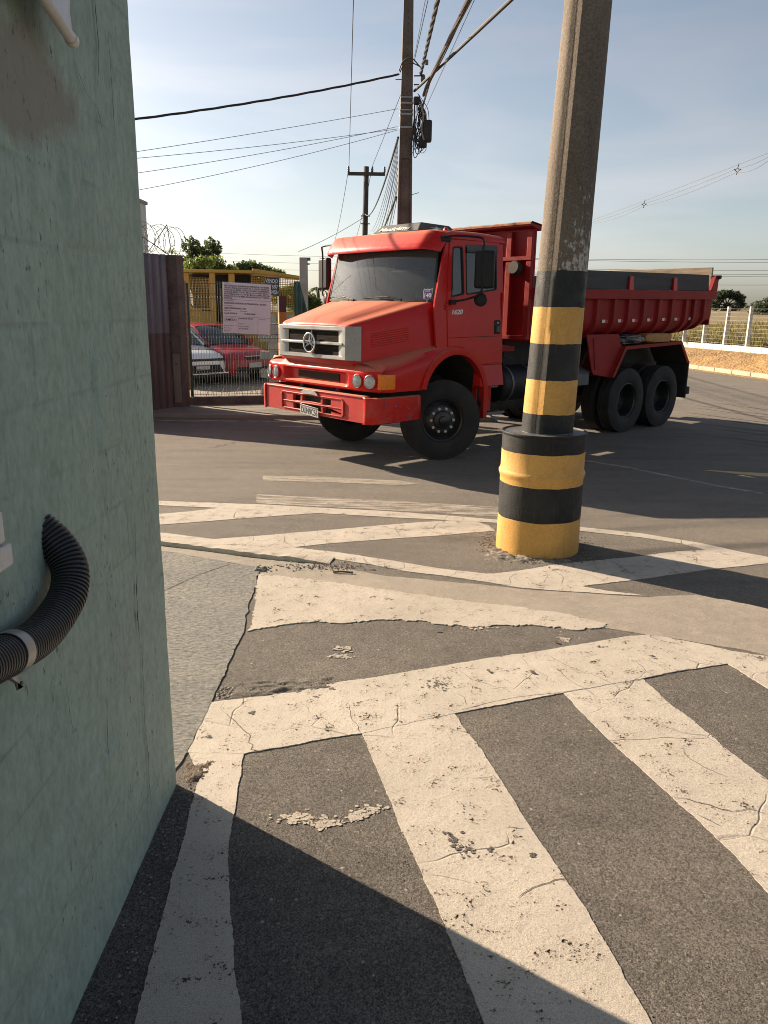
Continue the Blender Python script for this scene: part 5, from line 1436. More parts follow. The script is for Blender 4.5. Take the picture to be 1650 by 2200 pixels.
mirror(1); mirror(-1)

# wheels
def tyre_profile(r, w, rim):
    h = w / 2
    P = [(rim, -h * .78), (rim + .02, -h * .90), (rim + (r - rim) * .35, -h * 1.0), (rim + (r - rim) * .62, -h * .98), (r - .035, -h * .90), (r - .012, -h * .80)]
    T = []
    for g0, g1 in ((-.80, -.46), (-.40, -.16), (-.10, .10), (.16, .40), (.46, .80)):
        T += [(r, h * g0), (r, h * g1), (r - .012, h * (g1 + .012)), (r - .012, h * (g1 + .048))]
    T = T[:-2]
    Q = [(q, -z) for q, z in P[::-1]]
    return P + T + Q
def tyre(parent, M, r=.546, w=.275, rim=.290, name='tyre'):
    P = tyre_profile(r, w, rim)
    b = MB(); b.lathe(P, 56, M); return b.build(name, 'tyre_wall', parent, smooth='auto')
def front_wheel(s):
    st = R(-26)
    piv = Vector((0, s * .955, .546))
    Mw = Matrix.Translation(piv) @ Matrix.Rotation(st, 4, 'Z') @ Matrix.Rotation(R(-90 * s), 4, 'X')      # local +Z = outboard
    w = bpy.data.objects.new('wheel', None); COL.objects.link(w); w.parent = tk; w.location = piv
    inv = Matrix.Translation(-piv)
    Mw = inv @ Mw @ Matrix.Translation((0, 0, .02))
    tyre(w, Mw)
    b = MB(); b.lathe([(.292, .125), (.300, .118), (.296, .105), (.272, .09), (.258, .05), (.245, .035), (.225, .045), (.19, .075), (.16, .083), (.125, .083), (.12, .083)], 44, Mw); rim = b.build('rim', 'black_rim', w, smooth='auto')
    b = MB(); b.lathe([(.292, -.11), (.27, -.1), (.26, .04)], 40, Mw); b.lathe([(.26, .02), (.05, .02)], 30, Mw); b.build('rim_barrel', 'black_rim', w, smooth='auto')
    b = MB(); b.lathe([(.125, .083), (.118, .10), (.085, .112), (.06, .118), (.055, .145), (.04, .152), (0, .154)], 30, Mw); b.build('hub', 'black_rim', w, smooth='auto')
    for k in range(10):
        a = 2 * math.pi * k / 10
        b = MB(); b.lathe([(.021, 0), (.021, .020), (.012, .024), (.012, .034), (0, .036)], 6, Mw @ Matrix.Translation((.162 * math.cos(a), .162 * math.sin(a), .083))); b.build('lug_nut', 'nut_grey' if 'nut_grey' in MT else 'steel_galv', rim)
    return w
front_wheel(1); front_wheel(-1)
def rear_wheel(x, s):
    piv = Vector((x, s * 1.1, .546))
    w = bpy.data.objects.new('wheel', None); COL.objects.link(w); w.parent = tk; w.location = piv
    for dy, nm in ((.04, 'tyre'), (-.285, 'tyre')):
        Mw = Matrix.Translation((0, s * dy, 0)) @ Matrix.Rotation(R(-90 * s), 4, 'X')
        tyre(w, Mw, w=.27)
    Mw = Matrix.Translation((0, s * .04, 0)) @ Matrix.Rotation(R(-90 * s), 4, 'X')
    b = MB(); b.lathe([(.290, .118), (.300, .114), (.294, .10), (.272, .085), (.262, .02), (.255, -.08), (.235, -.115), (.19, -.125), (.15, -.125), (.14, -.11), (.12, -.075), (.11, -.065), (0, -.06)], 44, Mw); rim = b.build('rim', 'black_rim', w, smooth='auto')
    for k in range(10):
        a = 2 * math.pi * k / 10
        b = MB(); b.lathe([(.016, 0), (.016, .025), (0, .028)], 6, Mw @ Matrix.Translation((.195 * math.cos(a), .195 * math.sin(a), -.122))); b.build('lug_nut', 'chassis_dark', rim)
for x in (-4.28, -5.46):
    rear_wheel(x, 1); rear_wheel(x, -1)

# chassis, axles, tanks
b = MB()
for s in (1, -1):
    b.box(-6.9, 1.35, min(s * .36, s * .44), max(s * .36, s * .44), .86, 1.10)
for x in (1.2, .3, -.9, -2.2, -3.4, -4.8, -6.2, -6.85):
    b.box(x - .04, x + .04, -.36, .36, .90, 1.06)
b.build('chassis_frame', 'chassis_dark', tk, bevel=0.008)
b = MB(); b.tube([(0, -.9, .52), (0, .9, .52)], .07, 10); b.box(-.5, .5, .40, .48, .60, .70); b.box(-.5, .5, -.48, -.40, .60, .70); b.build('front_axle', 'chassis_dark', tk)
for x in (-4.28, -5.46):
    b = MB(); b.tube([(x, -1.0, .522), (x, 1.0, .522)], .09, 12); b.lathe([(0, -.2), (.16, -.15), (.2, 0), (.16, .15), (0, .2)], 16, Matrix.Translation((x, 0, .54)) @ Matrix.Rotation(R(90), 4, 'Y')); b.build('rear_axle', 'chassis_dark', tk, smooth='auto')
b = MB()
for s in (1, -1):
    b.box(-5.9, -3.8, s * .5 - .05, s * .5 + .05, .64, .78)
b.build('leaf_spring', 'chassis_dark', tk, bevel=.01)
b = MB(); b.box(.2, 1.2, -.35, .35, .75, 1.5); b.box(-1.4, .2, -.25, .25, .65, 1.2); b.tube([(-1.4, 0, .85), (-4.1, 0, .62)], .06, 10); b.build('engine', 'chassis_dark', tk, bevel=.04)
b = MB(); b.box(-3.5, -.55, -.34, .34, .46, .84); b.box(-3.4, -2.5, -1.12, -.5, .50, 1.1); b.box(-2.4, -1.1, -1.0, -.5, .46, .62); b.build('added_shade_boxes', 'chassis_dark', tk, bevel=.05)  # boxes added under the chassis to close lit gaps in the truck's shadow
b = MB(); b.lathe([(0, -.42), (.24, -.42), (.27, -.39), (.27, .39), (.24, .42), (0, .42)], 28, Matrix.Translation((-1.62, .82, .95)) @ Matrix.Rotation(R(90), 4, 'Y')); ft = b.build('air_tank', 'tank_blue_black' if 'tank_blue_black' in MT else 'black_plastic', tk, smooth='auto')
for x in (-1.85, -1.4):
    b = MB(); b.lathe([(.272, -.02), (.278, -.02), (.278, .02), (.272, .02)], 28, Matrix.Translation((x, .82, .95)) @ Matrix.Rotation(R(90), 4, 'Y'), True); b.build('strap', 'steel_dark', ft)
b = MB(); b.box(-2.4, -1.1, -1.05, -.5, .6, 1.15); b.build('fuel_tank', 'black_plastic', tk, bevel=.06)
b = MB(); b.box(-3.24, -2.45, .62, 1.16, .86, 1.06); b.build('battery_box', 'grey_box', tk, bevel=.012)
b = MB(); b.hexa([(-3.26, .6, 1.06), (-2.43, .6, 1.06), (-2.43, 1.18, 1.06), (-3.26, 1.18, 1.06)], [(-3.26, .6, 1.10), (-2.43, .6, 1.10), (-2.43, 1.0, 1.14), (-3.26, 1.0, 1.14)]); b.build('battery_lid', 'grey_box', tk, bevel=.008)
b = MB(); b.tube([(-1.25, .75, 1.15), (-1.22, .72, 1.35), (-1.2, .6, 1.45), (-1.2, .2, 1.45)], .05, 8); b.tube([(-1.15, .95, 1.32), (-1.6, .95, 1.34)], .012, 6); b.tube([(-1.3, .9, 1.25), (-1.5, .6, 1.3), (-1.9, .5, 1.2)], .02, 6); b.build('hoses', 'black_rubber', tk, smooth=True)
b = MB(); b.box(-1.62, -1.1, .30, .9, 1.42, 1.50); b.build('bracket', 'red_dump', tk, bevel=.01)

# rear mudguards: red angular arch, black flap
for s in (1, -1):
    y0, y1 = s * .62, s * 1.285
    G = [(-3.72, .965), (-4.05, 1.462), (-5.93, 1.520), (-6.28, 1.13)]
    Gi = [(-3.79, .965), (-4.09, 1.408), (-5.90, 1.465), (-6.21, 1.12)]
    b = MB(); b.plate(G + Gi[::-1], [], lambda u, v, k, s=s: (u, s * 1.285 if k == 0 else s * 1.262, v)); mg = b.build('mudguard', 'red_dump', tk)
    b = MB()
    for (xa, za), (xb, zb) in zip(G, G[1:]):
        b.add([(xa, y0, za), (xb, y0, zb), (xb, s * 1.28, zb), (xa, s * 1.28, za)], [(0, 1, 2, 3)])
    b.build('guard_top', 'red_dump', mg, solid=.006)
    b = MB()
    for (xa, za), (xb, zb) in zip(Gi, Gi[1:]):
        b.add([(xa, y0, za - .005), (xb, y0, zb - .005), (xb, s * 1.255, zb - .005), (xa, s * 1.255, za - .005)], [(0, 1, 2, 3)])
    b.build('guard_lining', 'chassis_dark', mg)
    b = MB(); b.plate([(-3.0, 1.66), (-3.93, 1.66), (-4.055, 1.462), (-3.72, .965), (-3.27, 1.03), (-3.22, 1.10)], [], lambda u, v, k, s=s: (u, s * (1.21 if k == 0 else 1.19), v)); b.build('front_plate', 'red_dump', mg, bevel=.004)
    b = MB(); b.tube([(-3.2, s * 1.216, 1.60), (-3.30, s * 1.216, 1.10)], .006, 5); b.build('weld_seam', 'red_dump', mg)
    b = MB(); b.box(-6.32, -6.28, min(s * .62, s * 1.27), max(s * .62, s * 1.27), .47, 1.15); b.build('mud_flap', 'black_rubber', mg, bevel=.006)
b = MB(); b.box(-6.58, -6.48, -1.2, 1.2, .52, .66); b.box(-6.9, -6.3, -.44, -.36, .6, .95); b.box(-6.9, -6.3, .36, .44, .6, .95); b.build('rear_bar', 'chassis_dark', tk, bevel=.01)

# tipper body
tip = bpy.data.objects.new('tipper_body', None); COL.objects.link(tip); tip.parent = tk
def dz(x):
    return (-x - 2.9) * .017
def sec(x, off=0.0):
    up = .10 * max(0, (-x - 5.9) / 1.13) ** 1.4
    P = [(1.22 + off, 2.20), (1.22 + off, 1.90), (1.215 + off, 1.835 + up * .4), (1.19 + off * .95, 1.765 + up * .7), (1.145 + off * .8, 1.705 - off * .4 + up), (1.07 + off * .5, 1.655 - off * .8 + up), (.96, 1.628 - off + up), (.60, 1.62 - off + up)]
    return [(x, y, z + dz(x)) for y, z in P]
xsd = list(np.linspace(-1.56, -7.03, 24))
for s in (1, -1):
    b = MB(); b.grid([[(p[0], s * p[1], p[2]) for p in sec(x)] for x in xsd]); b.build('side_panel', 'red_dump', tip, smooth='auto')
b = MB(); b.grid([[(x, y, 1.62 + dz(x) + .10 * max(0, (-x - 5.9) / 1.13) ** 1.4) for y in (-.6, 0, .6)] for x in xsd]); b.build('floor', 'chassis_dark', tip)
b = MB(); b.box(-6.6, -1.8, -.55, -.40, 1.10, 1.66); b.box(-6.6, -1.8, .40, .55, 1.10, 1.66)
b.build('subframe', 'chassis_dark', tip)
for s in (1, -1):
    ribs = (-1.75, -2.25, -2.72, -3.18, -3.67, -4.10, -4.57, -5.06, -5.50, -6.0, -6.30, -6.68) if s > 0 else (-2, -3, -4, -5, -6)
    for x in ribs:
        w_ = .045 if x > -6.1 else .035
        rows = []
        for dx, off in ((-w_ - .012, .0), (-w_, .052), (w_, .052), (w_ + .012, .0)):
            rows.append([(p[0], s * p[1], p[2]) for p in [(q[0], q[1], q[2]) for q in sec(x + dx, off)]])
        b = MB(); b.grid(rows); b.build('rib', 'red_dump', tip, smooth='auto')
    b = MB(); b.hexa([(-1.56, s * 1.20, 2.195 + dz(-1.56)), (-7.03, s * 1.20, 2.195 + dz(-7.03)), (-7.03, s * 1.295, 2.195 + dz(-7.03)), (-1.56, s * 1.295, 2.195 + dz(-1.56))], [(-1.56, s * 1.20, 2.348 + dz(-1.56)), (-7.05, s * 1.20, 2.348 + dz(-7.03)), (-7.05, s * 1.295, 2.348 + dz(-7.03)), (-1.56, s * 1.295, 2.348 + dz(-1.56))]); b.build('top_rail', 'red_dump', tip, bevel=.012)
    for xa, xb in ((-1.65, -4.055), (-4.060, -5.475), (-5.480, -6.80)):
        b = MB(); b.hexa([(xa, s * 1.215, 2.35 + dz(xa)), (xb, s * 1.215, 2.35 + dz(xb)), (xb, s * 1.245, 2.35 + dz(xb)), (xa, s * 1.245, 2.35 + dz(xa))], [(xa, s * 1.215, 2.625 + dz(xa) * 1.15), (xb + (.06 if xb < -6 else 0), s * 1.215, 2.625 + dz(xb) * 1.15), (xb + (.06 if xb < -6 else 0), s * 1.245, 2.625 + dz(xb) * 1.15), (xa, s * 1.245, 2.625 + dz(xa) * 1.15)]); b.build('side_board', 'side_board', tip, bevel=.004)
    for x in (-4.06, -5.48):
        b = MB(); b.hexa([(x - .07, s * 1.25, 2.34 + dz(x)), (x + .07, s * 1.25, 2.34 + dz(x)), (x + .07, s * 1.29, 2.34 + dz(x)), (x - .07, s * 1.29, 2.34 + dz(x))], [(x - .055, s * 1.25, 2.565 + dz(x)), (x + .055, s * 1.25, 2.565 + dz(x)), (x + .055, s * 1.275, 2.565 + dz(x)), (x - .055, s * 1.275, 2.565 + dz(x))]); b.build('stake', 'red_cab', tip, bevel=.006)
    b = MB(); b.hexa([(-6.80, s * 1.2, 2.42), (-7.05, s * 1.2, 2.42), (-7.05, s * 1.29, 2.42), (-6.80, s * 1.29, 2.42)], [(-6.97, s * 1.2, 2.69), (-7.08, s * 1.2, 2.69), (-7.08, s * 1.28, 2.69), (-6.97, s * 1.28, 2.69)]); b.build('corner_stake', 'red_dump', tip, bevel=.008)
    b = MB(); b.tube([(-7.04, s * 1.1, 2.67), (-7.04, s * 1.33, 2.67)], .035, 10); b.tube([(-7.10, s * 1.22, 2.66), (-7.16, s * 1.22, 2.63)], .03, 8); b.build('hinge', 'chassis_dark', tip)
for x in (-3.29, -3.75, -4.18, -4.66, -5.15, -5.59, -6.10):
    zz = 1.835 + dz(x)
    b = MB(); b.box(x - .17, x - .085, 1.222, 1.226, zz, zz + .048); b.build('reflector', 'reflector_white', tip)
    b = MB(); b.box(x - .255, x - .17, 1.222, 1.2255, zz, zz + .048); b.build('reflector', 'red_cab', tip)
b = MB(); b.box(-7.06, -7.02, -1.2, 1.2, 1.80, 2.44); tg = b.build('tailgate', 'red_dump', tip, bevel=.01)
b = MB(); b.box(-7.0, -6.95, -1.19, 1.19, 2.44, 2.845); b.build('timber_board', 'old_wood', tip, bevel=.004)
# front wall with ribs and rusty canopy lip
b = MB(); b.box(-1.58, -1.545, -1.22, 1.22, 1.60, 3.13); b.build('front_wall', 'red_dump', tip, bevel=.006)
for y in (-1.17, -.8, -.4, 0, .4, .80, 1.17):
    b = MB(); b.box(-1.545, -1.485, y - .045, y + .045, 1.62, 3.1); b.build('rib', 'red_dump', tip, bevel=.008)
b = MB(); b.box(-1.545, -1.475, -1.22, 1.22, 2.70, 2.76); b.build('rib', 'red_dump', tip, bevel=.008)
b = MB(); b.box(-1.545, -1.46, -1.22, 1.22, 1.60, 1.66); b.build('rib', 'red_dump', tip, bevel=.008)
b = MB(); b.hexa([(-1.66, -1.24, 3.10), (-1.42, -1.24, 3.15), (-1.42, 1.24, 3.15), (-1.66, 1.24, 3.10)], [(-1.66, -1.24, 3.165), (-1.42, -1.24, 3.195), (-1.42, 1.24, 3.195), (-1.66, 1.24, 3.165)]); b.build('canopy_lip', 'red_dump', tip, bevel=.008)
b = MB(); rows = []
for i in range(41):
    y = -1.24 + 2.48 * i / 40; e = .006 * noise.noise(Vector((y * 9, 0, 0)))
    rows.append([(-1.68, y, 3.168), (-1.66, y, 3.185 + e), (-1.43, y, 3.215 + e), (-1.405, y, 3.20), (-1.402, y, 3.178 + e)])
b.grid(rows); b.build('rusty_edge', 'rust_edge', tip)
b = MB(); b.lathe([(0, .06), (.09, .06), (.10, 0), (.09, -.06), (0, -.06)], 18, Matrix.Translation((-1.44, .98, 2.60)) @ Matrix.Rotation(R(80), 4, 'Y')); b.build('work_lamp', 'chassis_dark', tip, smooth='auto')

# loose loads wedged on the mudguard
def to_world(p):
    return tk.matrix_basis @ Vector(p)
def lumpy(name, mat, c, r, seed, label, cat, n=22, amp=.25, box=.6):
    rows = []
    for i in range(n + 1):
        ph = math.pi * i / n; row = []
        for j in range(2 * n):
            th = 2 * math.pi * j / (2 * n); d = Vector((math.sin(ph) * math.cos(th), math.sin(ph) * math.sin(th), math.cos(ph)))
            q = Vector([math.copysign(abs(k) ** box, k) for k in d]); e = 1 + amp * noise.noise(d * 2.2 + Vector((seed, 0, 0))) + amp * .5 * noise.noise(d * 6 + Vector((0, seed, 0)))
            row.append((q.x * r[0] * e, q.y * r[1] * e, max(-r[2], min(r[2], q.z * r[2] * e))))
        rows.append(row)
    b = MB(); b.grid(rows, close=True); o = b.build(name, mat, None, smooth=True); o.location = to_world(c); o.rotation_euler = (0, 0, math.pi + TH)
    return tag(o, label, cat)
lumpy('tarpaulin_bundle', 'bag_black', (-4.33, 1.08, 1.567), (.40, .18, .088), 1.5, 'black plastic tarpaulin bundle wedged between mudguard and tipper body', 'tarpaulin')
lumpy('canvas_bag', 'canvas_orange', (-5.22, 1.10, 1.583), (.42, .17, .082), 4.2, 'flat orange canvas bag lying on the rear mudguard', 'bag', amp=.1, box=.45)

# ------------------------------------------------------------------ corrugated fence, pillar, razor wire
FD = Vector((0.46, 0.888, 0)); FP = Vector((-4.50, 14.77, 0.06))          # line of the sheet fence, towards the pillar
cf = thing('sheet_fence', 'corrugated metal fence, blue grey above and brown below, beside the concrete pillar', 'fence', tuple(FP))
FN = Vector((FD.y, -FD.x, 0))
def corr(u0, u1, z0, z1, off, mat, cut=None):
    rows = []; n = int((u1 - u0) / 0.019)
    for i in range(n + 1):
        u = u0 + (u1 - u0) * i / n
        ph = (u / 0.19) % 1.0; d = 0.0 if ph < .36 else ((ph - .36) / .14 if ph < .5 else (1.0 if ph < .86 else (1 - ph) / .14))
        p = FD * u + FN * (off + 0.06 * d)
        zt = z1
        if cut:
            zt = min(z1, max(z0 + .01, (u - cut[0]) / (cut[1] - cut[0]) * 2.9))
        rows.append([(p.x, p.y, z0 - .0), (p.x, p.y, zt)])
    b = MB(); b.grid(rows); return b.build('sheet', mat, cf, solid=.002)
corr(-1.86, -0.86, 0.0, 1.50, 0.0, 'sheet_brown', (-1.88, -0.45)); corr(-0.86, -0.02, 0, 1.5, 0.0, 'sheet_brown'); corr(-0.02, 0.62, 0, 1.5, 0.0, 'sheet_brown')  # unseen near end cut on a slope to shape the fence's shadow edge
corr(-1.86, -0.86, 1.44, 2.90, 0.012, 'sheet_blue_grey', (-1.88, -0.45)); corr(-0.86, -0.02, 1.44, 2.90, 0.012, 'sheet_blue_grey', (-1.88, -0.45)); corr(-0.02, 0.62, 1.44, 2.88, 0.012, 'sheet_blue_grey')
for z in (.5, 1.45, 2.5):
    a, c = FD * -.6 - FN * .05, FD * .62 - FN * .05
    b = MB(); b.tube([(a.x, a.y, z), (c.x, c.y, z)], .03, 6); b.build('rail', 'old_wood', cf)
pil = thing('concrete_pillar', 'dark weathered concrete pillar between sheet fence and mesh gate', 'pillar', (-4.09, 15.43, 0.06), R(-14))
rows = []
for i in range(30):
    z = 2.88 * i / 29; row = []
    for (x, y) in [(-.13, -.13), (-.05, -.135), (.05, -.135), (.13, -.13), (.135, 0), (.13, .13), (0, .135), (-.13, .13), (-.135, 0)]:
        e = .012 * noise.noise(Vector((x * 9, y * 9, z * 3))) + .006 * noise.noise(Vector((x * 30, y * 30, z * 14)))
        row.append((x * (1 + e * 5), y * (1 + e * 5), z))
    rows.append(row)
b = MB(); b.grid(rows, close=True); b.add(rows[-1], [tuple(range(9))]); b.build('shaft', 'pillar_concrete', pil, smooth='auto')
b = MB(); rows = [[(x * 1.04, y * 1.04, z) for x, y in ((-.05, -.134), (.02, -.137), (.05, -.136), (.10, -.132))] for z in (.1, .4, .8, 1.05)]
b.grid(rows); b.build('render_patch', 'pavement_concrete', pil)
for z in (.85, 1.25, 1.9, 2.2, 2.35, 2.6):
    b = MB(); b.lathe([(0, .004), (.016, .004), (.016, -.01)], 8, Matrix.Translation((-.03 + .05 * math.sin(z * 9), -.146, z)) @ Matrix.Rotation(R(90), 4, 'X')); b.build('hole', 'crack_dark', pil)
rz_ = thing('razor_wire', 'coil of razor wire with two stays above the sheet fence', 'razor wire', (-4.2, 15.2, 2.92))
b = MB(); pts = []
for i in range(420):
    a = i * .19; u = 0.35 - i * .0042; p = FD * u; wob = 1 + .12 * math.sin(i * .07)
    pts.append((p.x + FN.x * .235 * wob * math.cos(a), p.y + FN.y * .235 * wob * math.cos(a), .27 + .25 * wob * math.sin(a)))
b.tube(pts, .0045, 4); b.build('coil', 'steel_dark', rz_)
b = MB()
for i in range(0, 420, 2):
    p, q = Vector(pts[i]), Vector(pts[min(i + 1, 419)]); d = (q - p).normalized(); n_ = d.orthogonal().normalized()
    b.add([p - d * .016, p + n_ * .011, p + d * .016, p - n_ * .011], [(0, 1, 2, 3)])
stuff(b.build('barb', 'steel_dark', rz_, fixn=False))
for a_, c_ in (((.10, .2, -.03), (.05, .12, .56)), ((-.22, -.42, -.03), (.05, .12, .56)), ((.12, .22, -.03), (-1.1, -1.2, .95))):
    b = MB(); b.tube([a_, c_], .008, 6); b.build('stay', 'steel_dark', rz_)
# small weeds on the pillar top
rw = random.Random(8); b = MB()
for k in range(60):
    p = Vector((rw.gauss(0, .07), rw.gauss(0, .07), 2.88 + abs(rw.gauss(0, .06)))); a = rw.uniform(0, 6.3); s_ = rw.uniform(.015, .04)
    b.add([p, p + Vector((s_ * math.cos(a), s_ * math.sin(a), s_ * .5)), p + Vector((s_ * .4 * math.cos(a + 1), s_ * .4 * math.sin(a + 1), s_ * 1.2))], [(0, 1, 2)])
o = b.build('weed', 'leaf_mid', None, fixn=False); o.location = (-4.09, 15.43, 0.07); tag(o, 'tuft of weed growing on top of the dark concrete pillar', 'weed')

# ------------------------------------------------------------------ mesh gate, sign, rebar truss, striped post
GA, GB = Vector((-3.93, 15.74, 0)), Vector((-2.22, 16.30, 0))
GD = (GB - GA).normalized(); GL = (GB - GA).length; GN = Vector((GD.y, -GD.x, 0))
ga = math.atan2(GD.y, GD.x)
gate = thing('mesh_gate', 'green welded wire mesh gate panel on a low concrete sill', 'gate', (GA.x, GA.y, 0.07), ga)
b = MB(); b.box(-.15, GL + .1, -.10, .10, -.1, .16); b.build('sill', 'pillar_concrete', gate, bevel=.02)
b = MB(); b.tube([(0, 0, .1), (-.01, 0, 2.38)], .032, 10); gp = b.build('post', 'green_post', gate, smooth=True)
b = MB(); b.box(-.075, -.02, -.028, .02, .30, 2.42); b.build('edge_strip', 'old_wood', gp)
b = MB(); b.tube([(-.2, 0, 2.25), (-.01, 0, 2.25)], .022, 8); b.build('hinge_bar', 'green_post', gp)
wire_v = MB(); wire_v.tube([(0, 0, .17), (0, 0, .62), (0, .03, .66), (0, 0, .70), (0, 0, 1.32), (0, .03, 1.36), (0, 0, 1.40), (0, 0, 2.10), (0, .03, 2.14), (0, 0, 2.18), (0, 0, 2.42)], .0042, 5)
w0 = None; k = 0; x = .055
while x < GL:
    if w0 is None:
        w0 = wire_v.build('wire', 'green_wire', gate); o = w0
    else:
        o = w0.copy(); COL.objects.link(o); o.parent = gate
    o.location = (x, 0, 0); x += .053
for z in (.20, .40, .62, .70, .90, 1.10, 1.32, 1.40, 1.60, 1.85, 2.10, 2.18, 2.38):
    b = MB(); b.tube([(0, -.004, z), (GL, -.004, z)], .0046, 5); b.build('wire', 'green_wire', gate)
# rebar lattice lying behind the gate foot
rb = thing('rebar_truss', 'rusty zigzag rebar truss standing along the foot of the gate', 'rebar', (GA.x, GA.y, 0.07), ga)
for off in (-.09, -.05):
    pts = []
    for i in range(11):
        pts.append((.22 + i * .15, -off + .2 if False else .10 - off, (.02 if i % 2 == 0 else .32)))
    b = MB(); b.tube(pts, .007, 6); b.build('zigzag_bar', 'rebar', rb)
for z_ in (.02, .32):
    b = MB(); b.tube([(.15, .17, z_), (GL, .17, z_)], .006, 6); b.build('chord', 'rebar', rb)
# notice board
sg = thing('notice_board', 'white public works notice board wired to the mesh gate', 'sign', (GA.x, GA.y, 0), ga)
W, Hh = 0.955, 0.985; sx0 = .655
Mb = Matrix.Translation((sx0, -.035, 1.50)) @ Matrix.Rotation(R(2.2), 4, 'Y')
b = MB(); b.box(0, W, -.006, .006, 0, Hh, Mb); b.build('board', 'sign_white', sg, bevel=.002)
Mf = lambda x, z: Mb @ frame_M((x, -.0075, z), (1, 0, 0), (0, 0, 1))
def ln(z0, x0=0.0, x1=W, h=.004):
    b = MB(); b.box(x0, x1, -.0078, -.006, z0, z0 + h, Mb); b.build('rule', 'ink', sg)
ln(.655); ln(.325)
for x_ in (.30, .70):
    b = MB(); b.box(x_, x_ + .004, -.0078, -.006, 0, .325, Mb); b.build('rule', 'ink', sg)
LN = [("Obra:", .967, .10, .030, 0), ("MANUTENÇÃO E CONSERVAÇÃO PREVENTIVA E ROTINEIRA,", .920, .90, .040, .0012), ("TRECHO: MALHA RODOVIÁRIA DO 1º NÚCLEO REGIONAL,", .880, .90, .040, .0012),
      ("EXCETO BR-316 (BELÉM) / TREVO DA PA-483/AV. INDEPENDÊNCIA,", .840, .90, .040, .0012), ("(RODOVIA MÁRIO COVAS / BR-316 / ALÇA VIÁRIA (BR-316 /", .800, .90, .040, .0012),
      ("ROTATÓRIA DA PA-151) / PA-481 (BR-316 / ALBRÁS), POR UM", .760, .90, .040, .0012), ("PERÍODO DE 12 (DOZE) MESES, SOB A JURISDIÇÃO DO 1º NÚCLEO", .720, .90, .040, .0012), ("REGIONAL.", .682, .16, .040, .0012),
      ("Contratante:", .632, .19, .032, 0), ("SECRETARIA DE ESTADO DE TRANSPORTES - SETRAN", .585, .84, .042, .0012), ("Contratada:", .535, .17, .032, 0), ("AMETA ENGENHARIA LTDA", .487, .44, .042, .0012), ("Contrato:", .440, .14, .032, 0), ("A. JUR 073/2018", .388, .26, .040, .0012)]
for s_, z_, w_, h_, bo in LN:
    text(s_, h_, 'ink', sg, Mf(.025, z_), width=w_, bold=bo)
text("Processo:", .032, 'ink', sg, Mf(.34, .440), width=.14); text("Nº 2018/149447", .040, 'ink', sg, Mf(.42, .388), width=.23, bold=.0012)
text("RESPONSÁVEL TÉCNICO", .028, 'ink', sg, Mf(.315, .295), width=.29, bold=.0008); text("Eng. Civil", .026, 'ink', sg, Mf(.315, .195), width=.10); text("LICENÇA", .028, 'ink', sg, Mf(.72, .295), width=.12)
text("AMETA", .062, 'ink', sg, Mf(.05, .262), width=.20, bold=.001)
b = MB(); Me = Mb @ Matrix.Translation((.15, -.0072, .262)) @ Matrix.Rotation(R(90), 4, 'X')
b.grid([[Me @ Vector((.128 * k_ * math.cos(a), .052 * k_ * math.sin(a), 0)) for k_ in (1, .965)] for a in np.linspace(0, 2 * math.pi, 33)]); b.build('emblem_oval', 'ink', sg, fixn=False)
text("CREA 15.196-D/PA", .026, 'ink', sg, Mf(.315, .145), width=.20); text("ART: 2018000365", .026, 'ink', sg, Mf(.315, .095), width=.19, bold=.0008)
text("Rua Domingos, 1-A", .026, 'ink', sg, Mf(.02, .15), width=.26); text("São Brás", .026, 'ink', sg, Mf(.02, .10), width=.15); text("Belém/PA", .026, 'ink', sg, Mf(.02, .055), width=.13)
# striped gate post
pp = thing('striped_gate_post', 'square gate post in dark and orange bands behind the bonnet of the truck', 'post', (GB.x + .07, GB.y + .02, 0.06), ga)
for i, z in enumerate(np.arange(0, 2.2, .31)):
    z1 = min(2.16, z + .31)
    b = MB(); b.box(-.075, .075, -.075, .075, z, z1 - .0005); b.build('band', 'post_maroon' if int(round((2.17 - z1) / .31)) % 2 == 0 else 'post_orange', pp)
# things between gate and utility pole
b = MB(); b.hexa([(-2.07, 18.9, 0), (-1.88, 18.9, 0), (-1.88, 19.08, 0), (-2.07, 19.08, 0)], [(-2.065, 18.9, 3.09), (-1.885, 18.9, 3.09), (-1.885, 19.07, 3.09), (-2.065, 19.07, 3.09)])
gpst = thing('concrete_post', 'tall pale grey concrete post standing behind the green sheet', 'post', (-1.97, 19, 0.06)); o = b.build('shaft', 'light_concrete', gpst, bevel=.01); o.location = (1.97, -19, 0)
b = MB(); b.box(.09, .16, -.06, -.02, 3.02, 3.09); b.box(.09, .14, -.06, -.02, 2.93, 2.96); b.build('bracket', 'steel_dark', gpst)
b = MB(); V = []
rows = []
for i in range(25):
    x = -1.975 + .34 * i / 24; d = .02 * math.sin(i * 1.05); ztop = 2.545 if i < 9 else 2.545 - (i - 8) * .055
    rows.append([(x, 17.0 + .1 * i / 24 + d, .07), (x, 17.0 + .1 * i / 24 + d, ztop)])
b.grid(rows); tag(b.build('green_sheet', 'tarp_green', solid=.003), 'torn dark green corrugated sheet standing beside the grey concrete post', 'sheet')
b = MB()
for i in range(10):
    b.box(-2.95 + .0, -1.6, 17.6, 17.62, .1 + i * .16, .1 + i * .16 + .15)
o = thing('block_wall', 'low grey block wall behind the striped gate post', 'wall', (-2.3, 17.8, .06))
f_ = None
for r_ in range(9):
    for c_ in range(5):
        if f_ is None:
            q = MB(); q.box(0, .385, -.07, .07, .0, .19); f_ = q.build('block', 'grey_block', o, bevel=.006); k_ = f_
        else:
            k_ = f_.copy(); COL.objects.link(k_); k_.parent = o
        k_.location = (-.55 + c_ * .395 + (.19 if r_ % 2 else 0), 0, r_ * .20)

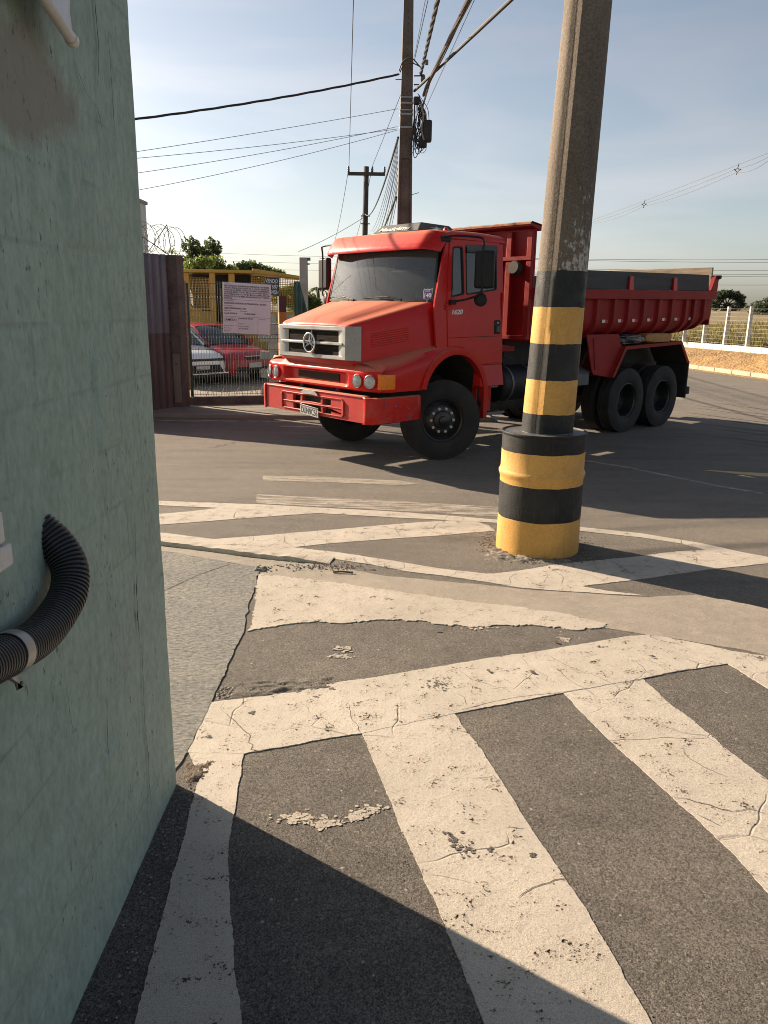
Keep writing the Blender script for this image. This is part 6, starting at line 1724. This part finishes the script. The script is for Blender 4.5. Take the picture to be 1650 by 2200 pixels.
# white building far behind the fence
wb = thing('white_building', 'plain white building corner rising behind the razor wire', 'building', (-9.5, 28.6, 0))
b = MB(); b.box(-3.5, 1.20, -1.2, -.5, 0, 5.34); b.build('wall', 'white_wall', wb)
b = MB(); b.box(-3.6, 1.26, -1.26, -.45, 5.34, 5.44); b.build('roof_edge', 'grey_block', wb)

# ------------------------------------------------------------------ parked cars
def car(name, label, mat, loc, rz, L=4.0, Wd=1.68, white=False):
    c = thing(name, label, 'car', loc, rz)
    h = L / 2; hw = Wd / 2
    # stations: x, half width, hood/belt height, sill height
    ST = [(h, .50, .60, .36), (h - .03, .66, .66, .26), (h - .14, .76, .74, .20), (h - .35, .82, .80, .18), (h - .7, hw, .88, .20), (h - 1.15, hw, .96, .22), (h - 1.6, hw, .98, .22), (0, hw, .97, .22), (-h + 1.2, hw, .98, .22), (-h + .6, hw - .01, 1.0, .22), (-h + .15, hw - .06, .96, .26), (-h, hw - .16, .85, .36)]
    rows = []
    for x, w, zt, zs in ST:
        pr = [(w * .90, zs), (w * .99, zs + .08), (w, zs + .26), (w * .985, zt - .16), (w * .93, zt - .04), (w * .80, zt + .005), (w * .5, zt + .03), (0, zt + .04)]
        rows.append([(x, -y, z) for y, z in pr] + [(x, y, z) for y, z in pr[::-1][1:]])
    b = MB(); b.grid(rows); b.add(rows[0], [tuple(range(15))]); b.add(rows[-1], [tuple(range(15))]); b.build('body', mat, c, smooth='auto')
    GS = [(h - 1.02, .70, .98, .985), (h - 1.5, .66, .98, 1.28), (h - 1.78, .62, .98, 1.42), (h - 2.1, .605, .98, 1.475), (-h + 1.5, .60, .98, 1.48), (-h + .75, .58, .98, 1.40), (-h + .28, .56, .98, 1.05)]
    gl, rf = [], []
    for x, w, z0, z1 in GS:
        gl.append([(x, -hw * .93, z0), (x, -w - .01, z1 - .03), (x, -w * .8, z1), (x, 0, z1 + .012), (x, w * .8, z1), (x, w + .01, z1 - .03), (x, hw * .93, z0)])
    b = MB(); b.grid(gl); b.build('glass', 'car_glass', c, smooth='auto')
    b = MB(); b.box(-h + .6, h - 1.5, -.6, .6, .6, .98); b.box(-.5, -.2, -.55, -.1, .9, 1.3); b.box(-.5, -.2, .1, .55, .9, 1.3); b.build('seats', 'black_plastic', c)
    b = MB(); b.grid([[(x, y * 1.01, z + .008) for (x_, y, z) in row[1:6] for x in (x_,)] for row in gl[2:6]]); b.build('roof', mat, c, smooth='auto')
    for s in (1, -1):
        b = MB(); b.tube([(r_[6 if s > 0 else 0][0], s * (abs(r_[5][1]) + .005), r_[5][2] + .008) for r_ in gl], .030, 6); b.build('pillar_frame', mat, c, smooth=True)
        for x in (h - 2.15, -h + 1.25):
            b = MB(); b.tube([(x, s * hw * .935, .98), (x, s * .615, 1.46)], .025, 6); b.build('pillar', 'black_plastic' if x > -h + 1.3 else mat, c)
        b = MB(); b.box(h - 1.42, h - 1.28, min(s * hw * .98, s * (hw + .16)), max(s * hw * .98, s * (hw + .16)), .98, 1.10); b.build('mirror', mat, c, bevel=.03)
        # headlamp
        x_a = h - .12
        rws = []
        for i in range(9):
            u = i / 8; x = h - .10 - .42 * u ** 1.4; w = lerp_tab([(q[0], q[1]) for q in ST], x); y = s * (w * (.62 + .37 * u)); zt = lerp_tab([(q[0], q[2]) for q in ST], x); hh = .085 * math.sin(math.pi * min(1, (u * .86 + .12))) + .02
            zc = zt - .065 - .02 * (1 - u)
            rws.append([(x + .012, y + s * .012, zc - hh), (x + .022, y + s * .02, zc), (x + .012, y + s * .012, zc + hh * .75)])
        b = MB(); b.grid(rws); b.build('headlight', 'car_lamp' if 'car_lamp' in MT else 'lamp_glass', c, smooth=True)
        for x in (h - .80, -h + .75):
            w = bpy.data.objects.new('wheel', None); COL.objects.link(w); w.parent = c; w.location = (x, s * (hw - .11), .305)
            Mw = Matrix.Rotation(R(-90 * s), 4, 'X')
            b = MB(); b.lathe([(.20, -.09), (.24, -.10), (.29, -.09), (.305, -.06), (.305, .06), (.29, .09), (.24, .10), (.20, .09)], 28, Mw); b.build('tyre', 'black_rubber', w, smooth='auto')
            b = MB(); b.lathe([(.205, .085), (.19, .05), (.05, .03), (0, .04)], 20, Mw); rm = b.build('rim', 'black_rim', w, smooth='auto')
            for k in range(5):
                a = 2 * math.pi * k / 5; q = Mw @ Matrix.Rotation(a, 4, 'Z')
                b = MB(); b.hexa([q @ Vector(p) for p in ((.02, -.03, .055), (.2, -.045, .075), (.2, .045, .075), (.02, .03, .055))], [q @ Vector(p) for p in ((.02, -.025, .075), (.2, -.038, .09), (.2, .038, .09), (.02, .025, .075))]); b.build('spoke', 'silver_trim', rm)
            b = MB(); b.lathe([(.335, -.12), (.335, .116)], 24, Mw); b.lathe([(.335, .1125), (.29, .1115)], 24, Mw); b.build('arch', 'black_plastic', w, smooth='auto')
    fx = h + .003
    if white:
        b = MB(); b.box(fx - .10, fx + .012, -.70, .70, .615, .675); b.build('grille', 'black_plastic', c, bevel=.015)
        b = MB(); b.hexa([(fx - .05, -.62, .33), (fx + .02, -.62, .33), (fx + .02, .62, .33), (fx - .05, .62, .33)], [(fx - .05, -.50, .52), (fx + .025, -.50, .52), (fx + .025, .50, .52), (fx - .05, .50, .52)]); b.build('lower_grille', 'black_plastic', c, bevel=.01)
        b = MB(); b.box(fx - .1, fx + .03, -.74, .74, .285, .325); b.build('lip', mat, c, bevel=.01)
        b = MB(); b.box(fx - .1, fx + .02, -.70, .70, .20, .28); b.build('lower_lip', 'black_plastic', c, bevel=.01)
    else:
        b = MB(); b.hexa([(fx - .08, -.30, .60), (fx + .012, -.26, .60), (fx + .012, .26, .60), (fx - .08, .30, .60)], [(fx - .10, -.34, .70), (fx - .005, -.34, .70), (fx - .005, .34, .70), (fx - .10, .34, .70)]); b.build('grille', 'black_plastic', c, bevel=.01)
        b = MB(); b.box(fx - .05, fx + .016, -.33, .33, .685, .705); b.build('chrome_strip', 'chrome', c, bevel=.004)
        b = MB(); b.box(fx - .05, fx + .015, -.55, .55, .30, .42); b.build('lower_grille', 'black_plastic', c, bevel=.015)
        for s in (1, -1):
            b = MB(); b.lathe([(.06, 0), (.05, .012), (0, .016)], 14, Matrix.Translation((h - .075, s * .60, .42)) @ Matrix.Rotation(R(90), 4, 'Y') @ Matrix.Rotation(R(25 * s), 4, 'X')); b.build('fog_lamp', 'lamp_glass', c, smooth=True)
    b = MB(); b.box(fx + .022, fx + .030, -.20, .20, .40, .53); pl = b.build('number_plate', 'plate_white', c, bevel=.002)
    if white:
        b = MB(); b.box(fx + .030, fx + .032, -.195, .195, .50, .527); b.build('plate_strip', 'plate_blue' if 'plate_blue' in MT else 'blue_scuff', pl)
    return c
car('parked_car', 'red hatchback parked in the yard behind the mesh gate', 'red_car', (-4.98, 22.05, .07), R(-42), 4.05, 1.70)
car('parked_car', 'white car whose front shows behind the gate, nearest the pillar', 'car_white', (-6.02, 20.90, .07), R(-44), 4.0, 1.70, True)

# ------------------------------------------------------------------ yellow machine with mesh guards
mc = thing('yellow_machine', 'old yellow construction machine with wire mesh guards parked behind the cars', 'machine', (-4.4, 24.2, -.13), R(4))
def mbox(nm, mat, *a, bevel=.02):
    b = MB(); b.box(*a); return b.build(nm, mat, mc, bevel=bevel)
def wiremesh(nm, o, ux, uz, nx, nz, r=.0065):
    b = MB(); o, ux, uz = Vector(o), Vector(ux), Vector(uz)
    for i in range(nx + 1):
        b.tube([o + ux * i / nx, o + ux * i / nx + uz], r, 4)
    for j in range(nz + 1):
        b.tube([o + uz * j / nz, o + uz * j / nz + ux], r, 4)
    return b.build(nm, 'machine_yellow', mc)
S = 1.09
mbox('roof', 'machine_yellow', -1.75, .45, -.1, 1.6, 3.12, 3.21)
b = MB(); b.hexa([(.35, -.1, 3.12), (1.85, -.1, 2.98), (1.85, 1.5, 2.98), (.35, 1.6, 3.12)], [(.35, -.1, 3.26), (1.85, -.1, 3.06), (1.85, 1.5, 3.06), (.35, 1.6, 3.26)]); b.build('roof', 'machine_yellow', mc, bevel=.02)
mbox('side_wall', 'machine_yellow', -1.75, -.78, -.02, .06, 1.55, 2.10); mbox('post', 'machine_yellow', -1.75, -1.55, -.04, .10, 1.3, 3.12); mbox('post', 'machine_yellow', -.95, -.78, -.04, .10, 1.6, 3.12)
mbox('post', 'machine_yellow', -.38, -.20, -.04, .12, 1.45, 3.12); mbox('cab_inside', 'machine_dark', -1.6, .22, .7, 1.2, 1.4, 3.1)
mbox('seat', 'rebar', -.72, -.42, .3, .7, 1.6, 2.7)
wiremesh('guard_mesh', (-1.55, .0, 2.12), (.62, 0, 0), (0, 0, .85), 14, 18); wiremesh('guard_mesh', (.30, -.06, 2.0), (1.55, 0, 0), (0, 0, 1.02), 30, 20, .0085); wiremesh('guard_mesh', (1.85, -.06, 1.9), (0, 1.4, 0), (0, 0, 1.1), 22, 20, .0085)
b = MB(); b.hexa([(-1.75, -.05, 1.42), (-.1, -.05, 1.18), (-.1, .9, 1.18), (-1.75, .9, 1.42)], [(-1.75, -.05, 1.9), (-.1, -.05, 1.52), (-.1, .9, 1.52), (-1.75, .9, 1.9)]); b.build('body', 'machine_yellow', mc, bevel=.03)
mbox('body', 'machine_yellow', -.2, 1.18, -.05, 1.2, .55, 1.60); mbox('undercarriage', 'machine_dark', -2.6, 2.2, .2, 1.6, .15, 1.2); mbox('engine_bay', 'machine_dark', 1.2, 2.3, .1, 1.4, .6, 2.0)
mbox('frame_rail', 'machine_yellow', .30, 1.95, -.10, .0, 1.92, 2.02); mbox('frame_rail', 'machine_yellow', 1.80, 1.92, -.12, .0, 1.95, 3.0)
mbox('latch', 'machine_dark', -1.2, -.85, -.04, -.02, 2.02, 2.05); mbox('vent', 'machine_dark', -1.25, -.9, -.075, -.05, 1.56, 1.60)
b = MB(); b.tube([(1.2, -.15, 1.6), (1.45, -.15, .6)], .04, 8); b.build('ladder_rail', 'white_post', mc)
for x in (-1.4, 1.2):
    b = MB(); b.lathe([(0, -.22), (.35, -.22), (.62, -.2), (.68, -.12), (.68, .12), (.62, .2), (.35, .22), (0, .22)], 30, Matrix.Translation((x, .75, .68)) @ Matrix.Rotation(R(90), 4, 'X')); b.build('tyre', 'black_rubber', mc, smooth='auto')
vs_ = thing('for_sale_board', 'dark board hand painted VENDO hanging on the yellow machine', 'sign', (-3.46, 24.0, 2.42), R(4))
b = MB(); b.box(-.20, .22, -.012, 0, -.06, .46, Matrix.Rotation(R(3), 4, 'Y')); b.build('board', 'sign_dark', vs_)
for s_, z_ in (("VENDO", .36), ("98T597", .20), ("BRANDH", .04)):
    text(s_, .15, 'white_text', vs_, frame_M((-.18, -.016, z_), (1, 0, -.05), (0, 0, 1)), width=.37, bold=.004)

# ------------------------------------------------------------------ utility poles and cables
up = thing('utility_pole', 'tall square concrete utility pole with a recessed shaft rising behind the red truck', 'pole', (.315, 16.16, .06), R(2))
def hw_(z):
    return .190 - .0135 * z
b = MB(); rows = []
for z in (0, 4.7, 4.70001, 12.0):
    a = hw_(z)
    rows.append([(-a, -a * .8, z), (a, -a * .8, z), (a, a * .8, z), (-a, a * .8, z)])
b.grid(rows, close=True); b.build('shaft', 'post_concrete', up, bevel=.012)
a0, a1 = hw_(0), hw_(4.75)
b = MB(); b.hexa([(-a0 * .72, -a0 * .8 - .002, .2), (a0 * .72, -a0 * .8 - .002, .2), (a0 * .72, -a0 * .8 + .02, .2), (-a0 * .72, -a0 * .8 + .02, .2)], [(-a1 * .72, -a1 * .8 - .002, 4.75), (a1 * .72, -a1 * .8 - .002, 4.75), (a1 * .72, -a1 * .8 + .02, 4.75), (-a1 * .72, -a1 * .8 + .02, 4.75)])
for s in (1, -1):
    q = MB(); q.hexa([(s * a0 * .72, -a0 * .8 - .03, .2), (s * a0, -a0 * .8 - .03, .2), (s * a0, -a0 * .8 + .02, .2), (s * a0 * .72, -a0 * .8 + .02, .2)], [(s * a1 * .72, -a1 * .8 - .03, 4.75), (s * a1, -a1 * .8 - .03, 4.75), (s * a1, -a1 * .8 + .02, 4.75), (s * a1 * .72, -a1 * .8 + .02, 4.75)]); q.build('flange', 'post_concrete', up)
q = MB(); q.hexa([(-a1, -a1 * .8 - .03, 4.75), (a1, -a1 * .8 - .03, 4.75), (a1, -a1 * .8 + .02, 4.75), (-a1, -a1 * .8 + .02, 4.75)], [(-hw_(12), -hw_(12) * .8 - .03, 11.9), (hw_(12), -hw_(12) * .8 - .03, 11.9), (hw_(12), -hw_(12) * .8 + .02, 11.9), (-hw_(12), -hw_(12) * .8 + .02, 11.9)]); q.build('upper_face', 'post_concrete', up)
for k in range(34):
    z = 4.95 + k * .105
    b = MB(); b.lathe([(0, .002), (.011, .002), (.011, -.01)], 8, Matrix.Translation((0, -hw_(z) * .8 - .031, z)) @ Matrix.Rotation(R(90), 4, 'X')); b.build('bolt_hole', 'crack_dark', up)
for z, h_ in ((5.82, .02), (5.72, .03), (5.60, .02), (5.53, .03), (5.30, .03)):
    a = hw_(z) + .004
    b = MB(); b.box(-a, a, -a * .8 - .035, -a * .8 - .03, z - h_ / 2, z + h_ / 2); b.box(-a - .004, -a, -a * .8 - .03, a * .8, z - h_ / 2, z + h_ / 2); b.box(a, a + .004, -a * .8 - .03, a * .8, z - h_ / 2, z + h_ / 2); b.build('steel_band', 'steel_galv', up)
b = MB(); b.tube([(.13, -.05, 6.20), (.33, -.08, 6.20)], .012, 6); b.tube([(.13, -.05, 6.05), (.30, -.08, 6.05)], .012, 6); b.lathe([(0, -.09), (.035, -.07), (.045, 0), (.035, .07), (0, .09)], 10, Matrix.Translation((.30, -.08, 6.14))); b.lathe([(0, -.05), (.03, -.04), (.03, .04), (0, .05)], 10, Matrix.Translation((.36, -.10, 6.42))); b.tube([(-.22, -.1, 6.12), (-.10, -.1, 6.12)], .008, 6); b.tube([(.14, 0, 4.12), (.28, 0, 4.16)], .006, 5)
b.build('cable_bracket', 'steel_dark', up)
cc = thing('cable_tangle', 'black splice boxes and coiled telecom cable hanging on the utility pole', 'cables', (.60, 15.95, 5.2))
rc = random.Random(31)
b = MB()
for k in range(26):
    x, y = rc.gauss(0, .05), rc.gauss(0, .05); zt_, zb_ = rc.uniform(.35, .72), rc.uniform(-.30, .1)
    pts = [Vector((x * .6 - .05, y, zt_)), Vector((x + rc.gauss(0, .05), y, (zt_ + zb_) / 2 + .1)), Vector((x * 1.6, y, zb_)), Vector((x * 1.2 - .1, y, zb_ - .05)), Vector((-.13, y, (zt_ + zb_) / 2)), Vector((-.14, y, zt_ - .1))]
    b.tube(catmull(pts, 6), rc.uniform(.004, .009), 5)
b.build('loops', 'cable_black', cc)
for bx, m in (((.02, .20, -.10, .06, -.12, .26), 'cable_black'), ((-.05, .11, -.08, .05, -.22, -.02), 'cable_black'), ((-.16, -.04, -.08, .03, .52, .66), 'cable_black')):
    b = MB(); b.box(*bx); b.build('splice_box', m, cc, bevel=.03)
b = MB(); b.tube(catmull([Vector((-.02, -.1, .52)), Vector((.03, -.1, .3)), Vector((0, -.1, .1)), Vector((.05, -.1, -.1))], 6), .018, 6); b.build('tie', 'old_wood', cc)

def cable(label, pts, r, mat='cable_black', group=None, n=6, twist=0):
    b = MB()
    if twist:
        P = [Vector(p) for p in pts]; Q = []
        for i in range(len(P) - 1):
            k = max(2, int((P[i + 1] - P[i]).length / .05))
            Q += [P[i].lerp(P[i + 1], j / k) for j in range(k)]
        Q.append(P[-1])
        tw = .045 if mat == 'cable_brown' else .20
        for ph in range(twist):
            b.tube([q + Vector((math.cos(i * tw + ph * 6.283 / twist), 0, math.sin(i * tw + ph * 6.283 / twist))) * r * 1.0 for i, q in enumerate(Q)], r * .85, 5)
    else:
        b.tube(pts, r, n)
    return tag(b.build('overhead_cable', mat), label, 'cable', group)
cable('thick twisted service cable sagging from the utility pole to the left', sag((.16, 16.06, 6.27), (-6.2, 11.6, 4.2), .12, 20), .0115, 'cable_black', None, 6, 3)
b_ = [(.10, .20), (.0, .0)]
b = MB(); b.tube(catmull([Vector((.16, 15.98, 6.30)), Vector((.24, 15.93, 6.46)), Vector((.40, 15.93, 6.50)), Vector((.56, 16.0, 6.38)), Vector((.62, 16.05, 6.42))], 8), .012, 6); b.tube(catmull([Vector((.18, 15.98, 6.28)), Vector((.26, 15.92, 6.40)), Vector((.42, 15.93, 6.42)), Vector((.60, 16.0, 6.36))], 8), .010, 6)
tag(b.build('jumper_cable', 'cable_brown'), 'short cable loop bridging the face of the utility pole', 'cable')
for i, (z0, e) in enumerate(((5.69, (-6.2, 11.3, 3.62)), (5.34, (-6.2, 11.3, 3.71)), (5.38, (-6.2, 11.3, 3.40)), (5.32, (-6.2, 11.3, 3.09)))):
    cable(('highest', 'second', 'third', 'lowest')[i] + ' of the four thin drop wires running left from the utility pole', sag((.15, 16.1, z0), e, .04 + .03 * i, 12), .0045, 'cable_black', 'drop wires to the left')
cable('bare wire rising steeply from the left insulator of the far crossarm', [(-2.16, 45, 9.46), (-1.04, 24, 10.25), (-.2, 8, 12.0)], .013, 'cable_black'); cable('bare wire dropping away behind the far wooden pole at left', sag((-2.16, 45, 9.46), (-6.8, 95, 8.9), 1.2), .016, 'cable_black')
cable('bare wire passing behind the utility pole to the middle insulator', [(-.9, 45, 9.48), (.83, 30, 10.41), (1.02, 24, 10.3), (1.3, 8, 12.0)], .013, 'cable_black'); cable('faint bare wire continuing beyond the middle insulator', sag((-.9, 45, 9.48), (-4.6, 95, 8.9), 1.3), .016, 'cable_black')
cable('dark multiplex cable from the utility pole down to the far wooden pole', sag((.17, 16.3, 5.23), (-1.28, 45, 7.05), .55), .022, 'cable_black'); cable('service wire falling left from the far wooden pole', sag((-1.3, 45, 6.9), (-4.4, 40, 4.7), .1), .012, 'cable_black')
for i, z in enumerate((5.16, 5.08, 5.00, 4.9, 4.8, 4.68, 4.55, 4.42, 4.3, 4.15)):
    cable('thin telecom wire fanning from the utility pole to the far pole', sag((.17, 16.3, z), (-.95 + .09 * i, 45, 6.15 - .03 * i), .35 + .05 * (i % 4)), .007, 'cable_black', 'telecom wires behind the truck')
cable('thick cable dropping behind the truck roof towards the far pole', sag((.15, 16.3, 4.15), (-1.2, 45, 4.9), .3), .022, 'cable_black')
cable('twisted dark cable climbing from the utility pole bracket', [(.57, 16.1, 6.28), (.545, 10, 5.50), (.50, 2, 4.55)], .017, 'cable_black', None, 6, 3)
cable('bundle of brown telecom cables running overhead from the utility pole', [(.63, 16.0, 5.9), (.66, 15.5, 5.93), (.91, 10, 5.50), (1.3, 2, 4.9)], .0145, 'cable_brown', None, 6, 5)
cable('second bundle of brown telecom cable beside the first', [(.62, 16.0, 5.72), (.70, 15.2, 5.90), (.93, 10, 5.48), (1.33, 2, 4.86)], .010, 'cable_brown', None, 6, 2)
cable('single thin wire beside the brown cable bundle', [(.63, 16.1, 5.6), (.96, 10, 5.46), (1.4, 2, 5.2)], .0045, 'cable_black')
cable('thin wire above the twisted dark cable', [(.45, 16.16, 6.6), (.42, 10, 5.60), (.4, 2, 4.6)], .004, 'cable_black')
cable('thick straight grey cable running up to the right from the utility pole', [(.46, 16.1, 6.0), (1.39, 10, 5.46), (2.5, 2.6, 4.78)], .024, 'cable_black', None, 8)
fp = thing('wooden_pole', 'distant dark wooden pole with crossarm and insulators', 'pole', (-1.22, 45, 0))
b = MB(); b.tube([(-.15, 0, 0), (0, 0, 9.45)], [.19, .145], 10); b.build('shaft', 'far_wood_pole', fp, smooth=True)
b = MB(); b.box(-1.0, 1.02, -.2, -.06, 8.98, 9.15); b.build('crossarm', 'far_wood_pole', fp, bevel=.01)
for x in (-.96, .32, .98):
    b = MB(); b.lathe([(0, 0), (.06, .02), (.07, .08), (.045, .1), (.07, .13), (.07, .17), (.04, .2), (.06, .23), (.05, .29), (0, .31)], 10, Matrix.Translation((x, -.13, 9.14))); b.build('insulator', 'steel_dark', fp, smooth=True)
for z in (6.9, 6.5, 5.4, 5.1):
    b = MB(); b.box(-.28, .22, -.2, -.12, z, z + .05); b.build('bracket', 'far_wood_pole', fp)
# spacer line on the right
P1 = [(13.0, 22, 7.0), (13.60, 30, 7.50), (14.22, 34, 7.78), (13.96, 45, 7.80), (13.92, 55, 7.95), (13.9, 90, 9.0)]
SPN = [(14.22, 34, 7.70), (13.96, 45, 7.74)]
for off, sg_, lb in ((.12, .0, 'upper wire of the triple spacer line at right'), (-.02, .06, 'middle wire of the triple spacer line at right'), (-.15, .14, 'lower wire of the triple spacer line at right')):
    pts = []
    for a, c in zip(P1, P1[1:]):
        pts += sag(Vector(a) + Vector((0, 0, off)), Vector(c) + Vector((0, 0, off)), sg_, 8)[:-1]
    pts.append(Vector(P1[-1]) + Vector((0, 0, off)))
    cable(lb, pts, .008, 'steel_dark')
for q, lb in ((SPN[0], 'cable spacer nearer the right edge'), (SPN[1], 'cable spacer nearer the striped pole')):
    s_ = thing('cable_spacer', lb + ', clamping the triple line', 'spacer', q)
    b = MB(); b.lathe([(.085 + .02 * math.cos(a), .02 * math.sin(a)) for a in np.linspace(0, 6.283, 6, endpoint=False)], 4, Matrix.Rotation(R(90), 4, 'X'), True); b.build('frame', 'steel_dark', s_)
    b = MB(); b.tube([(0, 0, .08), (.03, 0, .20)], .02, 6); b.tube([(-.08, 0, 0), (-.14, 0, .03)], .022, 6); b.tube([(.08, 0, 0), (.15, 0, .03)], .022, 6); b.tube([(0, 0, -.08), (-.02, 0, -.17)], .024, 6); b.lathe([(0, -.03), (.03, 0), (0, .03)], 8, Matrix.Translation((.03, 0, .23))); b.build('clamp', 'steel_dark', s_)
for i, (z0, z1) in enumerate(((7.76, 8.18), (7.71, 7.74), (6.77, 6.95), (6.23, 6.55), (6.08, 6.35), (5.23, 5.36))):
    cable('faint distant power wire crossing low over the field at right', sag((10, 90, z0), (60, 90, z1 + .3), .3, 12), .022, 'wire_grey', 'distant wires at right')
for i, (z0, z1) in enumerate(((6.75, 6.40), (6.1, 5.85), (5.4, 5.4))):
    cable('faint distant wire in the pale sky behind the yard', sag((-22, 70, z0), (6, 70, z1), .2, 10), .012, 'wire_grey', 'distant wires at left')

# ------------------------------------------------------------------ trees
def crown(name, blobs, n, leaf, mat, parent, seed, flat=1.0):
    rnd = np.random.default_rng(seed)
    tot = sum(r[3] * r[4] * r[5] for r in blobs) ** 1.0
    V, F = [], []
    for (x, y, z, rx, ry, rz) in blobs:
        k = max(20, int(n * (rx * ry * rz) / tot))
        d = rnd.normal(size=(k, 3)); d /= np.linalg.norm(d, axis=1)[:, None]
        rad = rnd.random(k) ** .38
        p = d * rad[:, None] * np.array([rx, ry, rz]) * (1 + .28 * np.sin(d[:, :1] * 5 + seed) * np.cos(d[:, 1:2] * 4 + d[:, 2:3] * 6)) + np.array([x, y, z])
        for q in p:
            a = rnd.normal(size=3); a /= np.linalg.norm(a); c = np.cross(a, rnd.normal(size=3)); c /= np.linalg.norm(c) + 1e-9
            s_ = leaf * (.6 + .8 * rnd.random()); o_ = len(V)
            V += [q - a * s_, q + c * s_ * .45, q + a * s_, q - c * s_ * .45]; F.append((o_, o_ + 1, o_ + 2, o_ + 3))
    b = MB(); b.v = [tuple(map(float, q)) for q in V]; b.f = F
    return b.build(name, mat, parent, fixn=False)
def tree(name, label, loc, trunk_h, tr, blobs, n, leaf, mat, seed, group=None):
    t_ = thing(name, label, 'tree', loc, 0, group)
    b = MB(); rnd = random.Random(seed)
    b.tube([(0, 0, 0), (.05, 0, trunk_h * .5), (0, .05, trunk_h)], [tr, tr * .8, tr * .6], 8)
    for (x, y, z, rx, ry, rz) in blobs[:7]:
        b.tube([(0, .05, trunk_h * .8), (x * .5, y * .5, (z + trunk_h) / 2), (x, y, z)], [tr * .5, tr * .3, tr * .12], 6)
    b.build('trunk', 'bark', t_, smooth=True)
    crown('crown', blobs, n, leaf, mat, t_, seed); return t_
def blobset(seed, w, d, h, z, k, s):
    r = random.Random(seed); return [(r.uniform(-w, w), r.uniform(-d, d), z + h * (1 - 1.0 * (r.random() ** .8)), s * r.uniform(.6, 1.15), s * r.uniform(.6, 1.1), s * r.uniform(.5, .8)) for _ in range(k)]
tree('broadleaf_tree', 'tall dark rounded tree behind the yellow machine beside the pillar', (-7.85, 33, 0), 2.6, .16, blobset(2, .62, .7, 1.45, 3.0, 15, .58), 9000, .085, 'leaf_dark', 2)
tree('broadleaf_tree', 'low bright green bush showing over the left end of the machine roof', (-7.0, 30, 0), 1.7, .10, blobset(5, 1.0, .5, .85, 2.75, 11, .42), 5000, .065, 'leaf_light', 5)
tree('broadleaf_tree', 'spreading light green tree above the mesh guard of the machine', (-5.5, 33, 0), 2.4, .12, [(-1.0, 0, 3.2, .5, .5, .3), (-.55, .1, 3.45, .5, .4, .32), (-.1, 0, 3.55, .45, .4, .30), (.35, 0, 3.45, .45, .4, .25), (.85, .1, 3.35, .4, .4, .2), (-.3, .2, 3.1, .8, .6, .3), (1.12, 0, 3.42, .2, .2, .12)], 5200, .07, 'leaf_mid', 7)
tree('broadleaf_tree', 'green bush behind the grey post and the truck mirror', (-4.35, 44, 0), 1.4, .12, blobset(9, .55, .7, 1.1, 1.6, 9, .62), 5200, .085, 'leaf_mid', 9)
tree('broadleaf_tree', 'thin light tree between the machine and the grey post', (-5.6, 43, 0), 2.2, .08, blobset(13, .45, .5, 1.0, 2.3, 8, .42), 2600, .08, 'leaf_light', 13)
# palm
pm = thing('palm_tree', 'small distant palm rising beside the truck mirror', 'tree', (-5.2, 60, 0))
b = MB(); b.tube([(0, 0, 0), (.1, 0, 1.6), (.0, 0, 3.4)], [.2, .15, .12], 8); b.build('trunk', 'bark', pm, smooth=True)
rp = random.Random(3); b = MB()
for k in range(17):
    a = k * 2.4; el = rp.uniform(.1, 1.1); L = rp.uniform(.8, 1.1); pts = []
    for j in range(9):
        t_ = j / 8; pts.append(Vector((math.cos(a) * L * t_ * math.cos(el * .6), math.sin(a) * L * t_ * math.cos(el * .6), 3.4 + L * (math.sin(el) * t_ - .85 * t_ * t_))))
    side_ = Vector((-math.sin(a), math.cos(a), 0))
    for j in range(1, 9):
        for s in (1, -1):
            p = pts[j]; q = pts[j - 1]
            b.add([q, p, p + side_ * s * .17 * (1.15 - j / 9) + Vector((0, 0, -.12))], [(0, 1, 2)])
b.build('frond', 'leaf_dark', pm, fixn=False)
# far trees on the right
tree('broadleaf_tree', 'flat topped distant tree beside the tail of the tipper', (50.2, 118, 1.2), 2.6, .25, [(-1.6, 0, 2.9, 1.0, 1.2, .8), (-.6, 0, 3.7, 1.2, 1.2, .55), (.6, 0, 3.6, 1.2, 1.2, .6), (1.7, 0, 3.2, .8, 1, .6), (1.9, 0, 2.3, .7, 1, .7), (-1.8, 0, 2.0, .8, 1, .7), (.4, 0, 1.6, 1.2, 1, .7)], 4200, .2, 'leaf_far', 21)
tree('broadleaf_tree', 'large distant tree mass at the right edge behind the fence', (47, 92, 1.4), 2.0, .3, [(-3.6, 0, 1.3, 1.6, 1.5, .8), (-2.2, 0, 1.8, 1.6, 1.5, 1.0), (-.8, 0, 2.3, 1.5, 1.5, 1.1), (.8, 0, 2.8, 1.7, 1.5, 1.2), (2.6, 0, 3.0, 1.8, 1.5, 1.3), (0, 0, 1, 3.5, 1.5, 1.0)], 6500, .22, 'leaf_far', 22)
b_ = [(x, random.Random(int(x)).uniform(-3, 3), 1.2 + .5 * math.sin(x * 1.7), 3.2, 2, 1.1 + .35 * math.sin(x * .9)) for x in np.arange(-40, 44, 3.4)]
o = crown('woodland', b_, 15000, .30, 'leaf_far', None, 23); o.location = (72, 128, 1.0); o.rotation_euler = (0, 0, R(-12)); stuff(o); o['label'] = 'hazy belt of woodland beyond the field'; o['category'] = 'woodland'
